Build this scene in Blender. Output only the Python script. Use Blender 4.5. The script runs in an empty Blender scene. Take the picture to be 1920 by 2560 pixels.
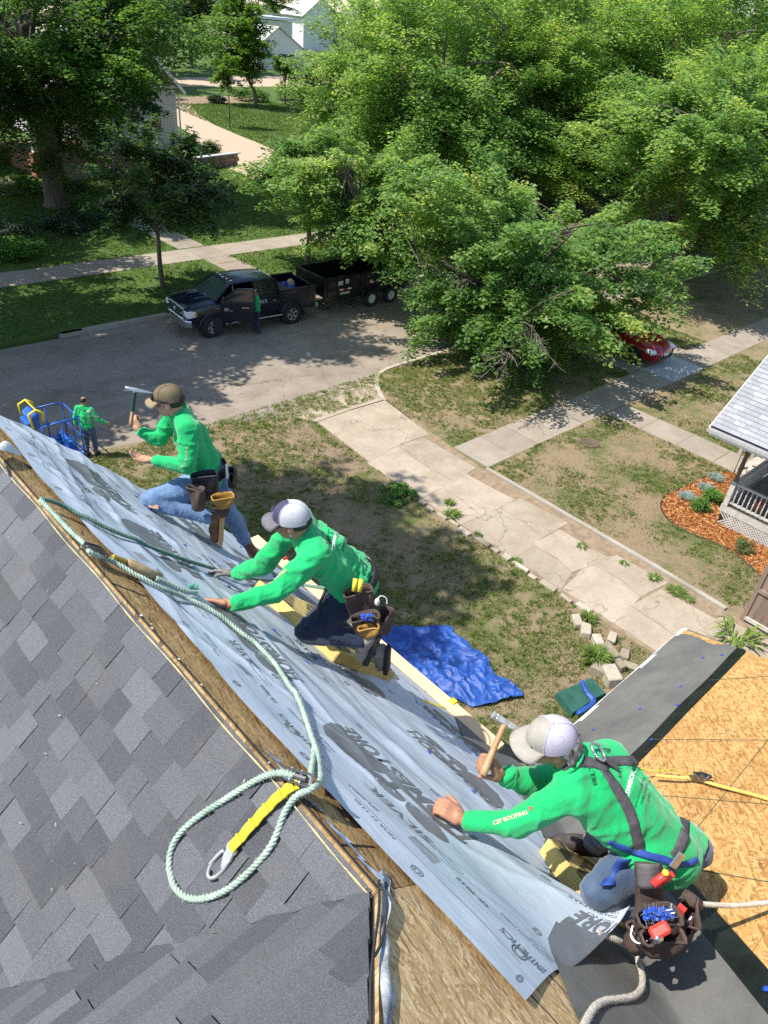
import bpy, bmesh, math, random
import numpy as np
from mathutils import Vector, Matrix, noise as mnoise
R_ = math.radians
scn = bpy.context.scene
col = scn.collection
random.seed(7)
rng = np.random.default_rng(7)

# ------------------------------------------------------------------ camera
CAMZ = 10.8
YAW, PITCH, ROLL, FPX = R_(45.97), R_(34.65), R_(6.0), 1802.0
def _axes():
    r = np.array([1., 0, 0]); f = np.array([0, math.cos(PITCH), -math.sin(PITCH)]); u = np.array([0, math.sin(PITCH), math.cos(PITCH)])
    r2 = math.cos(ROLL)*r + math.sin(ROLL)*u; u2 = -math.sin(ROLL)*r + math.cos(ROLL)*u
    Mx = np.array([[math.cos(YAW), math.sin(YAW), 0], [-math.sin(YAW), math.cos(YAW), 0], [0, 0, 1.]])
    return Mx@r2, Mx@u2, Mx@f
AR, AU, AF = _axes()
CP = np.array([0, 0, CAMZ])
cam = bpy.data.cameras.new('camera'); camo = bpy.data.objects.new('camera', cam); col.objects.link(camo)
mw = Matrix.Identity(4)
for i in range(3):
    mw[i][0] = AR[i]; mw[i][1] = AU[i]; mw[i][2] = -AF[i]; mw[i][3] = CP[i]
camo.matrix_world = mw
cam.sensor_fit = 'VERTICAL'; cam.sensor_height = 24.0; cam.sensor_width = 18.0
cam.lens = FPX/2560*24.0; cam.clip_start = 0.05; cam.clip_end = 2500
scn.camera = camo

# ------------------------------------------------------------------ world, sun, exposure
SUNV = np.array([-0.50, 0.31, 1.0]); SUNV /= np.linalg.norm(SUNV)      # towards the sun
w = bpy.data.worlds.new('World'); scn.world = w; w.use_nodes = True
nt = w.node_tree; nt.nodes.clear()
sky = nt.nodes.new('ShaderNodeTexSky'); sky.sky_type = 'NISHITA'; sky.sun_disc = False
sky.sun_elevation = math.asin(SUNV[2]); sky.sun_rotation = math.atan2(SUNV[0], SUNV[1])
sky.air_density = 1.0; sky.dust_density = 0.6; sky.ozone_density = 1.0
bg = nt.nodes.new('ShaderNodeBackground'); bg.inputs[1].default_value = 0.145
wo = nt.nodes.new('ShaderNodeOutputWorld')
nt.links.new(sky.outputs[0], bg.inputs[0]); nt.links.new(bg.outputs[0], wo.inputs[0])
sl = bpy.data.lights.new('sun', 'SUN'); sl.energy = 4.6; sl.angle = R_(0.53); sl.color = (1.0, 0.95, 0.87)
so = bpy.data.objects.new('sun', sl); col.objects.link(so)
so.rotation_euler = Vector((-SUNV[0], -SUNV[1], -SUNV[2])).to_track_quat('-Z', 'Y').to_euler(); so.location = (-30, 20, 60)
scn.view_settings.view_transform = 'Standard'; scn.view_settings.look = 'None'
scn.view_settings.exposure = 0.70; scn.view_settings.gamma = 1.0; scn.view_settings.use_curve_mapping = False
scn.render.engine = 'CYCLES'
scn.cycles.use_denoising = False
scn.cycles.max_bounces = 6; scn.cycles.transparent_max_bounces = 6

# ------------------------------------------------------------------ survey helpers: sight lines to known surfaces
def ray(x, y): return AF + AR*(x-960)/FPX + AU*(1280-y)/FPX
def at(x, y, d): return CP + ray(x, y)*d
def gnd(x, y, z=0.0):
    d = ray(x, y); return CP + d*((z-CAMZ)/d[2])
def gxy(x, y): g = gnd(x, y); return (float(g[0]), float(g[1]))
KR = 1.15                                     # roof scale
XR, ZR = .79*KR, CAMZ-1.93*KR                 # ridge line x, z (runs along y)
SQ = math.sqrt(.5)
PLN = dict(A=(np.array([-SQ, 0, SQ]), np.array([XR, 0, ZR])), B=(np.array([SQ, 0, SQ]), np.array([XR, 0, ZR])),
           C=(np.array([0, SQ, SQ]), np.array([.8*KR, .64*KR, ZR])), D=(np.array([0, SQ, SQ]), np.array([0, 0, CAMZ-2.861*KR])))
def onP(pl, x, y, h=0.0):
    n, P = PLN[pl]; d = ray(x, y); t = ((P+n*h-CP)@n)/(d@n); return CP + d*t
def Bp(s, y, h=0.0): return np.array([XR+s*SQ+h*SQ, y, ZR-s*SQ+h*SQ])      # point on slope B: s down from the ridge
def Ap(s, y, h=0.0): return np.array([XR-s*SQ-h*SQ, y, ZR-s*SQ+h*SQ])      # slope A, s down
def Cp(x, t, h=0.0):                                                       # slope C: t = down-slope from y=0
    z0 = ZR+.64*KR; return np.array([x, t*SQ+h*SQ, z0-t*SQ+h*SQ])
def Dp(x, t, h=0.0):
    z0 = CAMZ-2.861*KR; return np.array([x, t*SQ+h*SQ, z0-t*SQ+h*SQ])

# ------------------------------------------------------------------ objects
def tag(o, label=None, cat=None, group=None, kind=None):
    if label: o['label'] = label
    if cat: o['category'] = cat
    if group: o['group'] = group
    if kind: o['kind'] = kind
    return o
def thing(name, label, cat, loc=(0, 0, 0), group=None):
    o = bpy.data.objects.new(name, None); col.objects.link(o); o.location = [float(v) for v in loc]
    o.empty_display_size = .1
    return tag(o, label, cat, group)
def wloc(o):
    m = Matrix.Translation(o.location); p = o
    if o.parent: m = wloc(o.parent) @ o.matrix_parent_inverse @ m
    return m
def par(o, p):
    if p is not None:
        o.parent = p; o.matrix_parent_inverse = wloc(p).inverted()
    return o
def link(name, me, mat=None, parent=None):
    o = bpy.data.objects.new(name, me); col.objects.link(o)
    if mat is not None:
        for m in (mat if isinstance(mat, (list, tuple)) else [mat]):
            me.materials.append(m)
    return par(o, parent)
def dup(o, dx, parent=None, label=None, first=True):
    c = o.copy(); col.objects.link(c)
    if first:
        c.location = Vector(o.location) + Vector(dx)
        if label: c['label'] = label
    else:
        c.parent = parent; c.matrix_parent_inverse = o.matrix_parent_inverse.copy()
    for ch in o.children: dup(ch, dx, c, None, False)
    return c

class MB:
    def __init__(s): s.v = []; s.f = []; s.m = []
    def add(s, vs, fs, mi=0):
        b = len(s.v); s.v += [tuple(float(c) for c in p) for p in vs]
        s.f += [tuple(i+b for i in f) for f in fs]; s.m += [mi]*len(fs); return s
    def box(s, c, d, rz=0, mi=0, M=None):
        x, y, z = d[0]/2, d[1]/2, d[2]/2
        vs = [(a, b, e) for a in (-x, x) for b in (-y, y) for e in (-z, z)]
        if M is not None: vs = [tuple(M@Vector(p)) for p in vs]
        elif rz: vs = [(p[0]*math.cos(rz)-p[1]*math.sin(rz), p[0]*math.sin(rz)+p[1]*math.cos(rz), p[2]) for p in vs]
        vs = [(p[0]+c[0], p[1]+c[1], p[2]+c[2]) for p in vs]
        return s.add(vs, [(0, 1, 3, 2), (4, 6, 7, 5), (0, 4, 5, 1), (2, 3, 7, 6), (0, 2, 6, 4), (1, 5, 7, 3)], mi)
    def bar(s, a, b, w, h, up=(0, 0, 1), mi=0):
        a = Vector([float(i) for i in a]); b = Vector([float(i) for i in b]); d = (b-a); L = d.length; d.normalize()
        u = Vector(up); x = d.cross(u)
        if x.length < 1e-4: x = d.cross(Vector((1, 0, 0)))
        x.normalize(); z = x.cross(d)
        M = Matrix((x, d, z)).transposed()
        return s.box((a+b)/2, (w, L, h), mi=mi, M=M)
    def tube(s, pts, r, n=6, cap=True, mi=0, closed=False):
        pts = [Vector([float(c) for c in p]) for p in pts]; k = len(pts)
        rs = r if isinstance(r, (list, tuple, np.ndarray)) else [r]*k
        b = len(s.v); prev = None
        for i, p in enumerate(pts):
            t = (pts[(i+1) % k]-pts[i-1]) if closed else (pts[min(i+1, k-1)]-pts[max(i-1, 0)])
            if t.length < 1e-9: t = Vector((0, 0, 1))
            t.normalize()
            if prev is None:
                x = t.orthogonal().normalized()
            else:
                x = prev - t*prev.dot(t)
                x = x.normalized() if x.length > 1e-6 else t.orthogonal().normalized()
            prev = x; y = t.cross(x)
            for j in range(n):
                a = 2*math.pi*j/n; q = p + (x*math.cos(a)+y*math.sin(a))*rs[i]; s.v.append(tuple(q))
        for i in range(k if closed else k-1):
            i2 = (i+1) % k
            for j in range(n):
                s.f.append((b+i*n+j, b+i*n+(j+1) % n, b+i2*n+(j+1) % n, b+i2*n+j)); s.m.append(mi)
        if cap and not closed:
            s.f.append(tuple(b+j for j in range(n))[::-1]); s.f.append(tuple(b+(k-1)*n+j for j in range(n))); s.m += [mi, mi]
        return s
    def prism(s, poly, fn, t0, t1, mi=0):
        """poly: 2D outline, fn(u,v,t)->3D, between depth t0 and t1"""
        n = len(poly); vs = [fn(u, v, t0) for u, v in poly]+[fn(u, v, t1) for u, v in poly]
        fs = [tuple(range(n))[::-1], tuple(range(n, 2*n))]+[(i, (i+1) % n, n+(i+1) % n, n+i) for i in range(n)]
        return s.add(vs, fs, mi)
    def lathe(s, prof, c=(0, 0, 0), n=16, axis='z', mi=0):
        b = len(s.v); k = len(prof)
        for r, z in prof:
            for j in range(n):
                a = 2*math.pi*j/n; x, y = r*math.cos(a), r*math.sin(a)
                p = (x, y, z) if axis == 'z' else ((z, x, y) if axis == 'x' else (x, z, y))
                s.v.append((p[0]+c[0], p[1]+c[1], p[2]+c[2]))
        for i in range(k-1):
            for j in range(n):
                s.f.append((b+i*n+j, b+i*n+(j+1) % n, b+(i+1)*n+(j+1) % n, b+(i+1)*n+j)); s.m.append(mi)
        s.f.append(tuple(b+j for j in range(n))[::-1]); s.f.append(tuple(b+(k-1)*n+j for j in range(n))); s.m += [mi, mi]
        return s
    def ell(s, c, r, n=12, k=8, M=None, mi=0):
        vs = []; fs = []
        for i in range(k+1):
            th = math.pi*i/k
            for j in range(n):
                a = 2*math.pi*j/n; p = Vector((r[0]*math.sin(th)*math.cos(a), r[1]*math.sin(th)*math.sin(a), r[2]*math.cos(th)))
                if M is not None: p = M@p
                vs.append((p[0]+c[0], p[1]+c[1], p[2]+c[2]))
        for i in range(k):
            for j in range(n): fs.append((i*n+j, (i+1)*n+j, (i+1)*n+(j+1) % n, i*n+(j+1) % n))
        return s.add(vs, fs, mi)
    def mesh(s, name='m', smooth=False, bevel=0):
        me = bpy.data.meshes.new(name); me.from_pydata(s.v, [], s.f)
        bm = bmesh.new(); bm.from_mesh(me)
        if len(s.f) == len(bm.faces):
            for f, mi in zip(bm.faces, s.m): f.material_index = mi; f.smooth = smooth
        bmesh.ops.recalc_face_normals(bm, faces=bm.faces)
        if bevel: bmesh.ops.bevel(bm, geom=[e for e in bm.edges if e.calc_face_angle(0) > .5], offset=bevel, segments=1, affect='EDGES', clamp_overlap=True)
        bm.to_mesh(me); bm.free()
        return me
    def build(s, name, mat, parent=None, smooth=False, bevel=0, angle=None):
        me = s.mesh(name, smooth, bevel)
        if angle is not None:
            for p in me.polygons: p.use_smooth = True
            me.set_sharp_from_angle(angle=R_(angle))
        return link(name, me, mat, parent)

def npmesh(name, V, F, smooth=False):
    """V (n,3) array, F (m,3|4) array"""
    me = bpy.data.meshes.new(name); V = np.ascontiguousarray(V, np.float32); F = np.ascontiguousarray(F, np.int32)
    m, k = F.shape
    me.vertices.add(len(V)); me.vertices.foreach_set('co', V.ravel())
    me.loops.add(m*k); me.loops.foreach_set('vertex_index', F.ravel())
    me.polygons.add(m); me.polygons.foreach_set('loop_start', np.arange(0, m*k, k, dtype=np.int32))
    me.update(calc_edges=True); me.validate()
    if smooth: me.polygons.foreach_set('use_smooth', np.ones(m, bool))
    return me
def vattr(me, name, vals):
    a = me.attributes.new(name, 'FLOAT', 'POINT'); a.data.foreach_set('value', np.ascontiguousarray(vals, np.float32))
def gridmesh(name, P, smooth=True):
    """P (a,b,3)"""
    a, b = P.shape[:2]; I = np.arange(a*b).reshape(a, b)
    F = np.stack([I[:-1, :-1], I[1:, :-1], I[1:, 1:], I[:-1, 1:]], -1).reshape(-1, 4)
    return npmesh(name, P.reshape(-1, 3), F, smooth)
def polysheet(name, poly, z, mat, parent=None, thick=0.0):
    m = MB()
    if thick: m.prism(poly, lambda u, v, t: (u, v, t), z-thick, z)
    else: m.add([(x, y, z) for x, y in poly], [tuple(range(len(poly)))])
    return m.build(name, mat, parent)
def spline(pts, n=8):
    P = [np.array(p, float) for p in pts]; out = []
    for i in range(len(P)-1):
        p0 = P[max(i-1, 0)]; p1 = P[i]; p2 = P[i+1]; p3 = P[min(i+2, len(P)-1)]
        for j in range(n):
            t = j/n; out.append(.5*((2*p1)+(-p0+p2)*t+(2*p0-5*p1+4*p2-p3)*t*t+(-p0+3*p1-3*p2+p3)*t**3))
    out.append(P[-1]); return out
def fbm(x, y, sc, seed=0, oct=3):
    """cheap smooth value noise on arrays"""
    v = np.zeros_like(np.asarray(x, float)); a = 1.; tot = 0
    for o in range(oct):
        X = np.asarray(x)*sc*2**o+seed*17.3+o*5.1; Y = np.asarray(y)*sc*2**o+seed*9.7-o*3.3
        xi = np.floor(X).astype(np.int64); yi = np.floor(Y).astype(np.int64); fx = X-xi; fy = Y-yi
        fx = fx*fx*(3-2*fx); fy = fy*fy*(3-2*fy)
        def h(i, j):
            n = (i*374761393+j*668265263+seed*1442695041) & 0x7fffffff; n = ((n ^ (n >> 13))*1274126177) & 0x7fffffff
            return ((n ^ (n >> 16)) & 0xffff)/65535.
        v += a*((h(xi, yi)*(1-fx)+h(xi+1, yi)*fx)*(1-fy)+(h(xi, yi+1)*(1-fx)+h(xi+1, yi+1)*fx)*fy); tot += a; a *= .5
    return v/tot

# ------------------------------------------------------------------ materials
class NT:
    def __init__(s, name):
        s.m = bpy.data.materials.new(name); s.m.use_nodes = True; s.t = s.m.node_tree; s.t.nodes.clear()
        s.out = s.n('ShaderNodeOutputMaterial'); s.b = s.n('ShaderNodeBsdfPrincipled'); s.l(s.b.outputs[0], s.out.inputs[0])
        s._co = None
    def n(s, t, **k):
        x = s.t.nodes.new(t)
        for a, v in k.items(): setattr(x, a, v)
        return x
    def l(s, a, b): s.t.links.new(a, b)
    def set(s, **k):
        for a, v in k.items(): s.b.inputs[a.replace('_', ' ')].default_value = v
        return s
    def coord(s, kind='Object', scale=(1, 1, 1), rot=(0, 0, 0)):
        tc = s.n('ShaderNodeTexCoord') if kind != 'World' else s.n('ShaderNodeNewGeometry')
        o = tc.outputs[kind] if kind != 'World' else tc.outputs['Position']
        mp = s.n('ShaderNodeMapping'); mp.inputs['Scale'].default_value = scale; mp.inputs['Rotation'].default_value = rot
        s.l(o, mp.inputs[0]); return mp.outputs[0]
    def noise(s, co, sc, det=4, rough=.6, dist=0):
        x = s.n('ShaderNodeTexNoise'); x.inputs['Scale'].default_value = sc; x.inputs['Detail'].default_value = det
        x.inputs['Roughness'].default_value = rough; x.inputs['Distortion'].default_value = dist
        s.l(co, x.inputs['Vector']); return x.outputs['Fac']
    def vor(s, co, sc, feat='F1', rnd=1, out='Distance'):
        x = s.n('ShaderNodeTexVoronoi'); x.feature = feat; x.inputs['Scale'].default_value = sc; x.inputs['Randomness'].default_value = rnd
        s.l(co, x.inputs['Vector']); return x.outputs[out]
    def ramp(s, f, stops, interp='LINEAR'):
        x = s.n('ShaderNodeValToRGB'); x.color_ramp.interpolation = interp; e = x.color_ramp.elements
        while len(e) < len(stops): e.new(.5)
        for el, (p, c) in zip(e, stops):
            el.position = p; el.color = (c, c, c, 1) if isinstance(c, (int, float)) else (*c[:3], 1)
        s.l(f, x.inputs[0]); return x.outputs[0]
    def mix(s, f, a, b, typ='MIX'):
        x = s.n('ShaderNodeMix', data_type='RGBA', blend_type=typ)
        for i, v in ((0, f), (6, a), (7, b)):
            if hasattr(v, 'is_output') or isinstance(v, bpy.types.NodeSocket): s.l(v, x.inputs[i])
            else: x.inputs[i].default_value = v if i == 0 else (*v[:3], 1)
        return x.outputs[2]
    def math(s, op, a, b=0.0):
        x = s.n('ShaderNodeMath', operation=op)
        for i, v in ((0, a), (1, b)):
            if isinstance(v, bpy.types.NodeSocket): s.l(v, x.inputs[i])
            else: x.inputs[i].default_value = v
        return x.outputs[0]
    def bump(s, h, st=.3, d=.02):
        x = s.n('ShaderNodeBump'); x.inputs['Strength'].default_value = st; x.inputs['Distance'].default_value = d
        s.l(h, x.inputs['Height']); s.l(x.outputs[0], s.b.inputs['Normal']); return s
    def col(s, c):
        if isinstance(c, bpy.types.NodeSocket): s.l(c, s.b.inputs['Base Color'])
        else: s.b.inputs['Base Color'].default_value = (*c[:3], 1)
        return s
    def rough(s, r):
        if isinstance(r, bpy.types.NodeSocket): s.l(r, s.b.inputs['Roughness'])
        else: s.b.inputs['Roughness'].default_value = r
        return s

def mk(name, c1, c2=None, sc=8, rough=.7, bump=0, bsc=None, metal=0, kind='Object', det=4, bd=.01, spec=.5, coat=0, stretch=(1, 1, 1), lo=.35, hi=.65):
    """plain procedural: two tones on a noise, grain as bump"""
    n = NT(name); co = n.coord(kind, stretch)
    if c2 is None: c2 = tuple(v*.8 for v in c1)
    f = n.noise(co, sc, det); n.col(n.ramp(f, [(lo, c2), (hi, c1)]))
    n.rough(rough); n.set(Metallic=metal, Specular_IOR_Level=spec, Coat_Weight=coat)
    if bump: n.bump(n.noise(co, bsc or sc*4, 5), bump, bd)
    return n.m
def rnd_mk(name, stops, rough=.85, grain=60, gamt=.25, bump=.4, kind='Object', bd=.004):
    """each object its own tone (Object Info random) + granules"""
    n = NT(name); oi = n.n('ShaderNodeObjectInfo'); co = n.coord(kind)
    base = n.ramp(oi.outputs['Random'], stops)
    g = n.noise(co, grain, 6, .7); big = n.noise(co, 3.0, 3)
    c = n.mix(gamt, base, n.ramp(g, [(.3, .15), (.7, .95)]), 'OVERLAY'); c = n.mix(.25, c, n.ramp(big, [(.3, .3), (.7, .7)]), 'OVERLAY')
    n.col(c); n.rough(rough); n.bump(g, bump, bd); return n.m
# ================================================================== GROUND, STREET, PATHS
def lawn_mat(name, g1, g2, d1, d2, thr, sc=.55):
    n = NT(name); co = n.coord('World')
    big = n.noise(co, sc, 6, .65); fine = n.noise(co, 16, 8, .8); mid = n.noise(co, 3.4, 8, .8)
    f = n.math('ADD', n.math('MULTIPLY', big, .62), n.math('MULTIPLY', mid, .38))
    gr = n.ramp(fine, [(.28, g2), (.7, g1)]); di = n.ramp(n.noise(co, 26, 8, .85), [(.34, d2), (.66, d1)])
    n.col(n.mix(n.ramp(f, [(thr-.06, 0), (thr+.07, 1)]), gr, di)); n.rough(.95); n.set(Specular_IOR_Level=.15)
    n.bump(n.noise(co, 22, 6, .8), .9, .05); return n.m
M_lawn = lawn_mat('patchy_lawn', (.15, .175, .06), (.075, .10, .03), (.35, .265, .165), (.20, .15, .09), .46)
M_green = lawn_mat('green_lawn', (.105, .165, .04), (.05, .085, .02), (.22, .185, .10), (.15, .12, .065), .62, .3)
M_ground = lawn_mat('far_ground', (.10, .15, .035), (.05, .08, .02), (.3, .24, .16), (.2, .15, .1), .6, .05)

def conc_mat(name, c1, c2, crack=True, stain=(.26, .20, .145)):
    n = NT(name); co = n.coord('World'); oi = n.n('ShaderNodeObjectInfo')
    a = n.ramp(n.noise(co, 1.3, 6, .7), [(.3, c2), (.66, c1)])
    a = n.mix(n.ramp(n.noise(co, .8, 5, .75), [(.5, 0), (.72, .8)]), a, stain)
    a = n.mix(.35, a, n.ramp(n.noise(co, 30, 5, .8), [(.25, .2), (.75, .85)]), 'OVERLAY')
    a = n.mix(.28, a, n.ramp(oi.outputs['Random'], [(0, .3), (1, .68)]), 'OVERLAY')
    if crack:
        w_ = n.n('ShaderNodeVectorMath', operation='ADD'); nz = n.n('ShaderNodeTexNoise'); nz.inputs['Scale'].default_value = 1.6; nz.inputs['Detail'].default_value = 6
        n.l(co, nz.inputs['Vector']); n.l(co, w_.inputs[0]); n.l(nz.outputs['Color'], w_.inputs[1])
        e = n.vor(w_.outputs[0], .55, 'DISTANCE_TO_EDGE')
        a = n.mix(n.ramp(e, [(0, .6), (.004, .4), (.008, 0)]), a, (.09, .075, .055))
    n.col(a); n.rough(.9); n.set(Specular_IOR_Level=.25); n.bump(n.noise(co, 45, 5, .7), .35, .01); return n.m
M_walk = conc_mat('walk_concrete', (.32, .275, .22), (.235, .198, .155), False)
M_drive = conc_mat('old_drive_concrete', (.385, .322, .245), (.285, .23, .168), True)
M_newc = conc_mat('new_concrete', (.45, .46, .44), (.38, .39, .375), False, (.4, .4, .38))
M_curb = conc_mat('kerb_concrete', (.42, .38, .31), (.3, .26, .2), False)
def road_mat():
    n = NT('worn_asphalt'); co = n.coord('World')
    a = n.ramp(n.noise(co, .45, 8, .75), [(.3, (.175, .145, .112)), (.5, (.245, .203, .158)), (.7, (.315, .265, .207))]); a = n.mix(n.ramp(n.noise(n.coord('World', (.25, 1, 1)), .5, 6, .7), [(.52, 0), (.62, .45)]), a, (.33, .285, .235))
    a = n.mix(.55, a, n.ramp(n.noise(co, 40, 5, .85), [(.2, .15), (.8, .9)]), 'OVERLAY')
    w_ = n.n('ShaderNodeVectorMath', operation='ADD'); nz = n.n('ShaderNodeTexNoise'); nz.inputs['Scale'].default_value = .9; nz.inputs['Detail'].default_value = 7
    n.l(co, nz.inputs['Vector']); n.l(co, w_.inputs[0]); n.l(nz.outputs['Color'], w_.inputs[1])
    e = n.vor(w_.outputs[0], .33, 'DISTANCE_TO_EDGE'); a = n.mix(n.ramp(e, [(0, .5), (.003, .35), (.007, 0)]), a, (.085, .072, .06))
    e2 = n.vor(w_.outputs[0], 1.1, 'DISTANCE_TO_EDGE'); k = n.ramp(n.noise(co, .25, 3), [(.42, 0), (.52, 1)])
    a = n.mix(n.math('MULTIPLY', n.ramp(e2, [(0, .6), (.012, 0)]), k), a, (.07, .06, .05))
    n.col(a); n.rough(.9); n.set(Specular_IOR_Level=.3); n.bump(n.noise(co, 60, 4, .8), .5, .012); return n.m
M_road = road_mat()
M_dirt = mk('bare_soil', (.30, .225, .15), (.2, .145, .095), 5, .95, .6, 25, kind='World', spec=.1)
M_gravel = mk('pea_gravel', (.52, .40, .29), (.36, .27, .19), 7, .95, .8, 30, kind='World', det=8, spec=.2)

g = polysheet('ground', [(-900, -900), (1500, -900), (1500, 1500), (-900, 1500)], -.135, M_ground); tag(g, kind='structure')
polysheet('road', [(-200, 15.2), (400, 15.2), (400, 26.3), (-200, 26.3)], -.125, M_road)['kind'] = 'structure'
nl = [(-60, -60), (140, -60), (140, 17.62), (19.2, 17.62), (17.25, 17.5), (16.35, 16.9), (15.85, 15.9), (15.6, 14.2), (12.75, 14.4), (12.9, 15.6), (12.55, 16.3), (11.0, 17.05), (8.5, 17.5), (6, 17.95), (-60, 18.3)]
lo_ = polysheet('lawn', nl, 0, M_lawn, None, .13); tag(lo_, kind='structure')
fl = polysheet('lawn', [(-90, 26.5), (10.1, 26.5), (13.9, 26.5), (160, 26.5), (160, 240), (-90, 240)], 0, M_green, None, .13); tag(fl, kind='structure')

def slabs(name, rows, mat, z=.006, parent_mat=None, gap=.012, jit=.0, th=.1):
    """rows: list of polygons (already world xy) -> one child 'slab' each"""
    root = bpy.data.objects.new(name, None); col.objects.link(root); root['kind'] = 'structure'
    for poly, mt in rows:
        cx = sum(p[0] for p in poly)/len(poly); cy = sum(p[1] for p in poly)/len(poly)
        q = []
        for x, y in poly:
            d = math.hypot(x-cx, y-cy); k = (d-gap)/d; q.append((cx+(x-cx)*k, cy+(y-cy)*k))
        dz = random.uniform(-.004, .006)
        m = MB(); m.prism(q, lambda u, v, t: (u, v, t), z-th+dz, z+dz); m.build('slab', mt or mat, root)
    return root
rows = []; x = 15.33
for i in range(26):
    if i == 10: continue
    x0 = 15.33+1.233*i; x1 = x0+1.233*(2 if i == 9 else 1)
    if i == 9: x0, x1 = 26.43, 28.9
    rows.append(([(x0, 10.75), (x1, 10.75), (x1, 12.17), (x0, 12.17)], M_newc if i == 9 else M_walk))
slabs('sidewalk', rows, M_walk, .012)
rows = [([(21.66, y), (22.94, y), (22.94, y+1.32), (21.66, y+1.32)], None) for y in (9.41, 8.09, 6.77, 5.45, 4.13)]
slabs('garden_path', rows, M_walk, .010)
rows = [([(x0, y), (x0+2.2, y), (x0+2.2, y+2.7), (x0, y+2.7)], None) for x0 in (25.68, 27.9) for y in (12.2, 14.92)]
slabs('neighbour_driveway', rows, M_walk, .010)
# the cracked drive: jittered pieces
rows = []
ys = [15.75, 13.1, 10.86, 9.2, 7.55, 6.1, 4.7, 3.2, 1.5, -.6]
def jx(y, k): return 12.45+fbm(np.array([y*3.1+k]), np.array([k*2.]), 1., 5)[0]*.0
for i in range(len(ys)-1):
    y1, y0 = ys[i], ys[i+1]; xr = 15.0 if y0 > 10 else (14.8 if i % 2 else 14.5)
    xm = 13.5+(.35 if i % 2 else -.25); xl = 12.5
    if i == 0:
        rows.append(([(12.85, y1), (14.3, y1+.05), (14.2, y0+.12), (12.6, y0-.1)], None)); rows.append(([(14.3, y1+.05), (15.75, y1-.02), (15.3, y0+.05), (14.2, y0+.12)], None)); continue
    yj = [random.uniform(-.16, .16) for _ in range(3)]; yk = prevj if i > 1 else [-.1, .12, .05]
    pts_t = [(xl, y1+yk[0]), (xm+.1, y1+yk[1]), (xr, y1+yk[2])]; pts_b = [(xl, y0+yj[0]), (xm, y0+yj[1]), (xr+random.uniform(-.15, .2), y0+yj[2])]
    mid = ((pts_t[1][0]+pts_b[1][0])/2+random.uniform(-.2, .2), (y0+y1)/2)
    rows.append(([pts_t[0], pts_t[1], mid, pts_b[1], pts_b[0]], None)); rows.append(([pts_t[1], pts_t[2], pts_b[2], pts_b[1], mid], None)); prevj = yj
dr = slabs('driveway', rows, M_drive, .014, gap=.012)
m = MB(); m.add([(12.4, -2, .002), (15.14, -2, .002), (15.14, 10.8, .002), (15.6, 14.25, .002), (12.72, 14.45, .002), (12.4, 11, .002)], [(0, 1, 2, 3, 4, 5)]); o = m.build('driveway_dirt', M_dirt); o['kind'] = 'structure'
# apron down to the street
m = MB(); ap = [(12.86, 15.78, .008), (14.3, 15.83, .012), (15.82, 15.78, .008), (16.35, 16.9, -.07), (17.2, 17.6, -.118), (12.0, 17.0, -.118), (12.5, 16.35, -.06)]
m.add(ap, [(0, 1, 2, 3, 4, 5, 6)]); o = m.build('driveway_apron', M_drive); o['kind'] = 'structure'
# kerbs
def kerb(path, w=.15, top=.02, bot=-.13, name='kerb', mat=None):
    P = spline([(x, y, 0) for x, y in path], 5); m = MB(); L = []; Rr = []
    for i, p in enumerate(P):
        t = P[min(i+1, len(P)-1)]-P[max(i-1, 0)]; t /= np.linalg.norm(t); n = np.array([-t[1], t[0], 0]); L.append(p+n*w/2); Rr.append(p-n*w/2)
    for i in range(len(P)-1):
        vs = []
        for q in (L[i], Rr[i], Rr[i+1], L[i+1]): vs += [(q[0], q[1], bot), (q[0], q[1], top)]
        m.add(vs, [(0, 2, 3, 1), (2, 4, 5, 3), (4, 6, 7, 5), (6, 0, 1, 7), (1, 3, 5, 7)])
    o = m.build(name, mat or M_curb); o['kind'] = 'structure'; return o
kerb([(15.72, 15.75), (15.95, 16.2), (16.5, 17.0), (17.3, 17.55), (18.9, 17.68), (25.4, 17.7)])
kerb([(30.4, 17.7), (60, 17.7)])
kerb([(10.0, 26.38), (13.9, 26.4), (60, 26.4)], .2, .03)
kerb([(15.2, 10.7), (15.19, 8), (15.17, 5.5), (15.1, 3.2)], .13, .07, -.05, 'kerb')
# gutter pan of the far kerb
polysheet('gutter', [(9.6, 25.72), (60, 25.72), (60, 26.28), (9.9, 26.28)], -.119, M_walk)['kind'] = 'structure'
# far sidewalk, house path, parkway path, gravel drive
rows = [([(x, 32.25), (x+1.5, 32.25), (x+1.5, 34.1), (x, 34.1)], None) for x in np.arange(11.2, 46, 1.5)]
rows += [([(6.5, 32.4), (11.2, 32.25), (11.2, 34.1), (6.5, 34.4)], None), ([(0, 32.6), (6.5, 32.4), (6.5, 34.4), (0, 34.6)], None)]
slabs('sidewalk', rows, M_walk, .012)
rows = [([(18.45, y), (19.95, y), (20.0+max(0, (y-38)*.12), y+1.5), (18.45+max(0, (y-38)*.12), y+1.5)], None) for y in np.arange(34.2, 44, 1.52)]
rows += [([(18.7, y), (20.2, y), (20.2, y+1.4), (18.7, y+1.4)], None) for y in np.arange(27.0, 31.8, 1.42)]
slabs('garden_path', rows, M_walk, .010)
polysheet('gravel_drive', [(32.0, 47.5), (33.2, 46.4), (34.6, 45.2), (40, 40.5), (50, 38), (50, 43), (42.5, 47), (40.2, 52), (41.5, 57), (41.8, 63), (43.2, 71), (45.5, 78), (50, 88), (45, 88), (41.5, 78), (38.5, 69), (35.4, 60), (32.6, 53.5)], .006, M_gravel)['kind'] = 'structure'
polysheet('driveway', [(9, 47.5), (16.6, 48.2), (16.8, 53), (9, 53)], .006, M_walk)['kind'] = 'structure'
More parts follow.
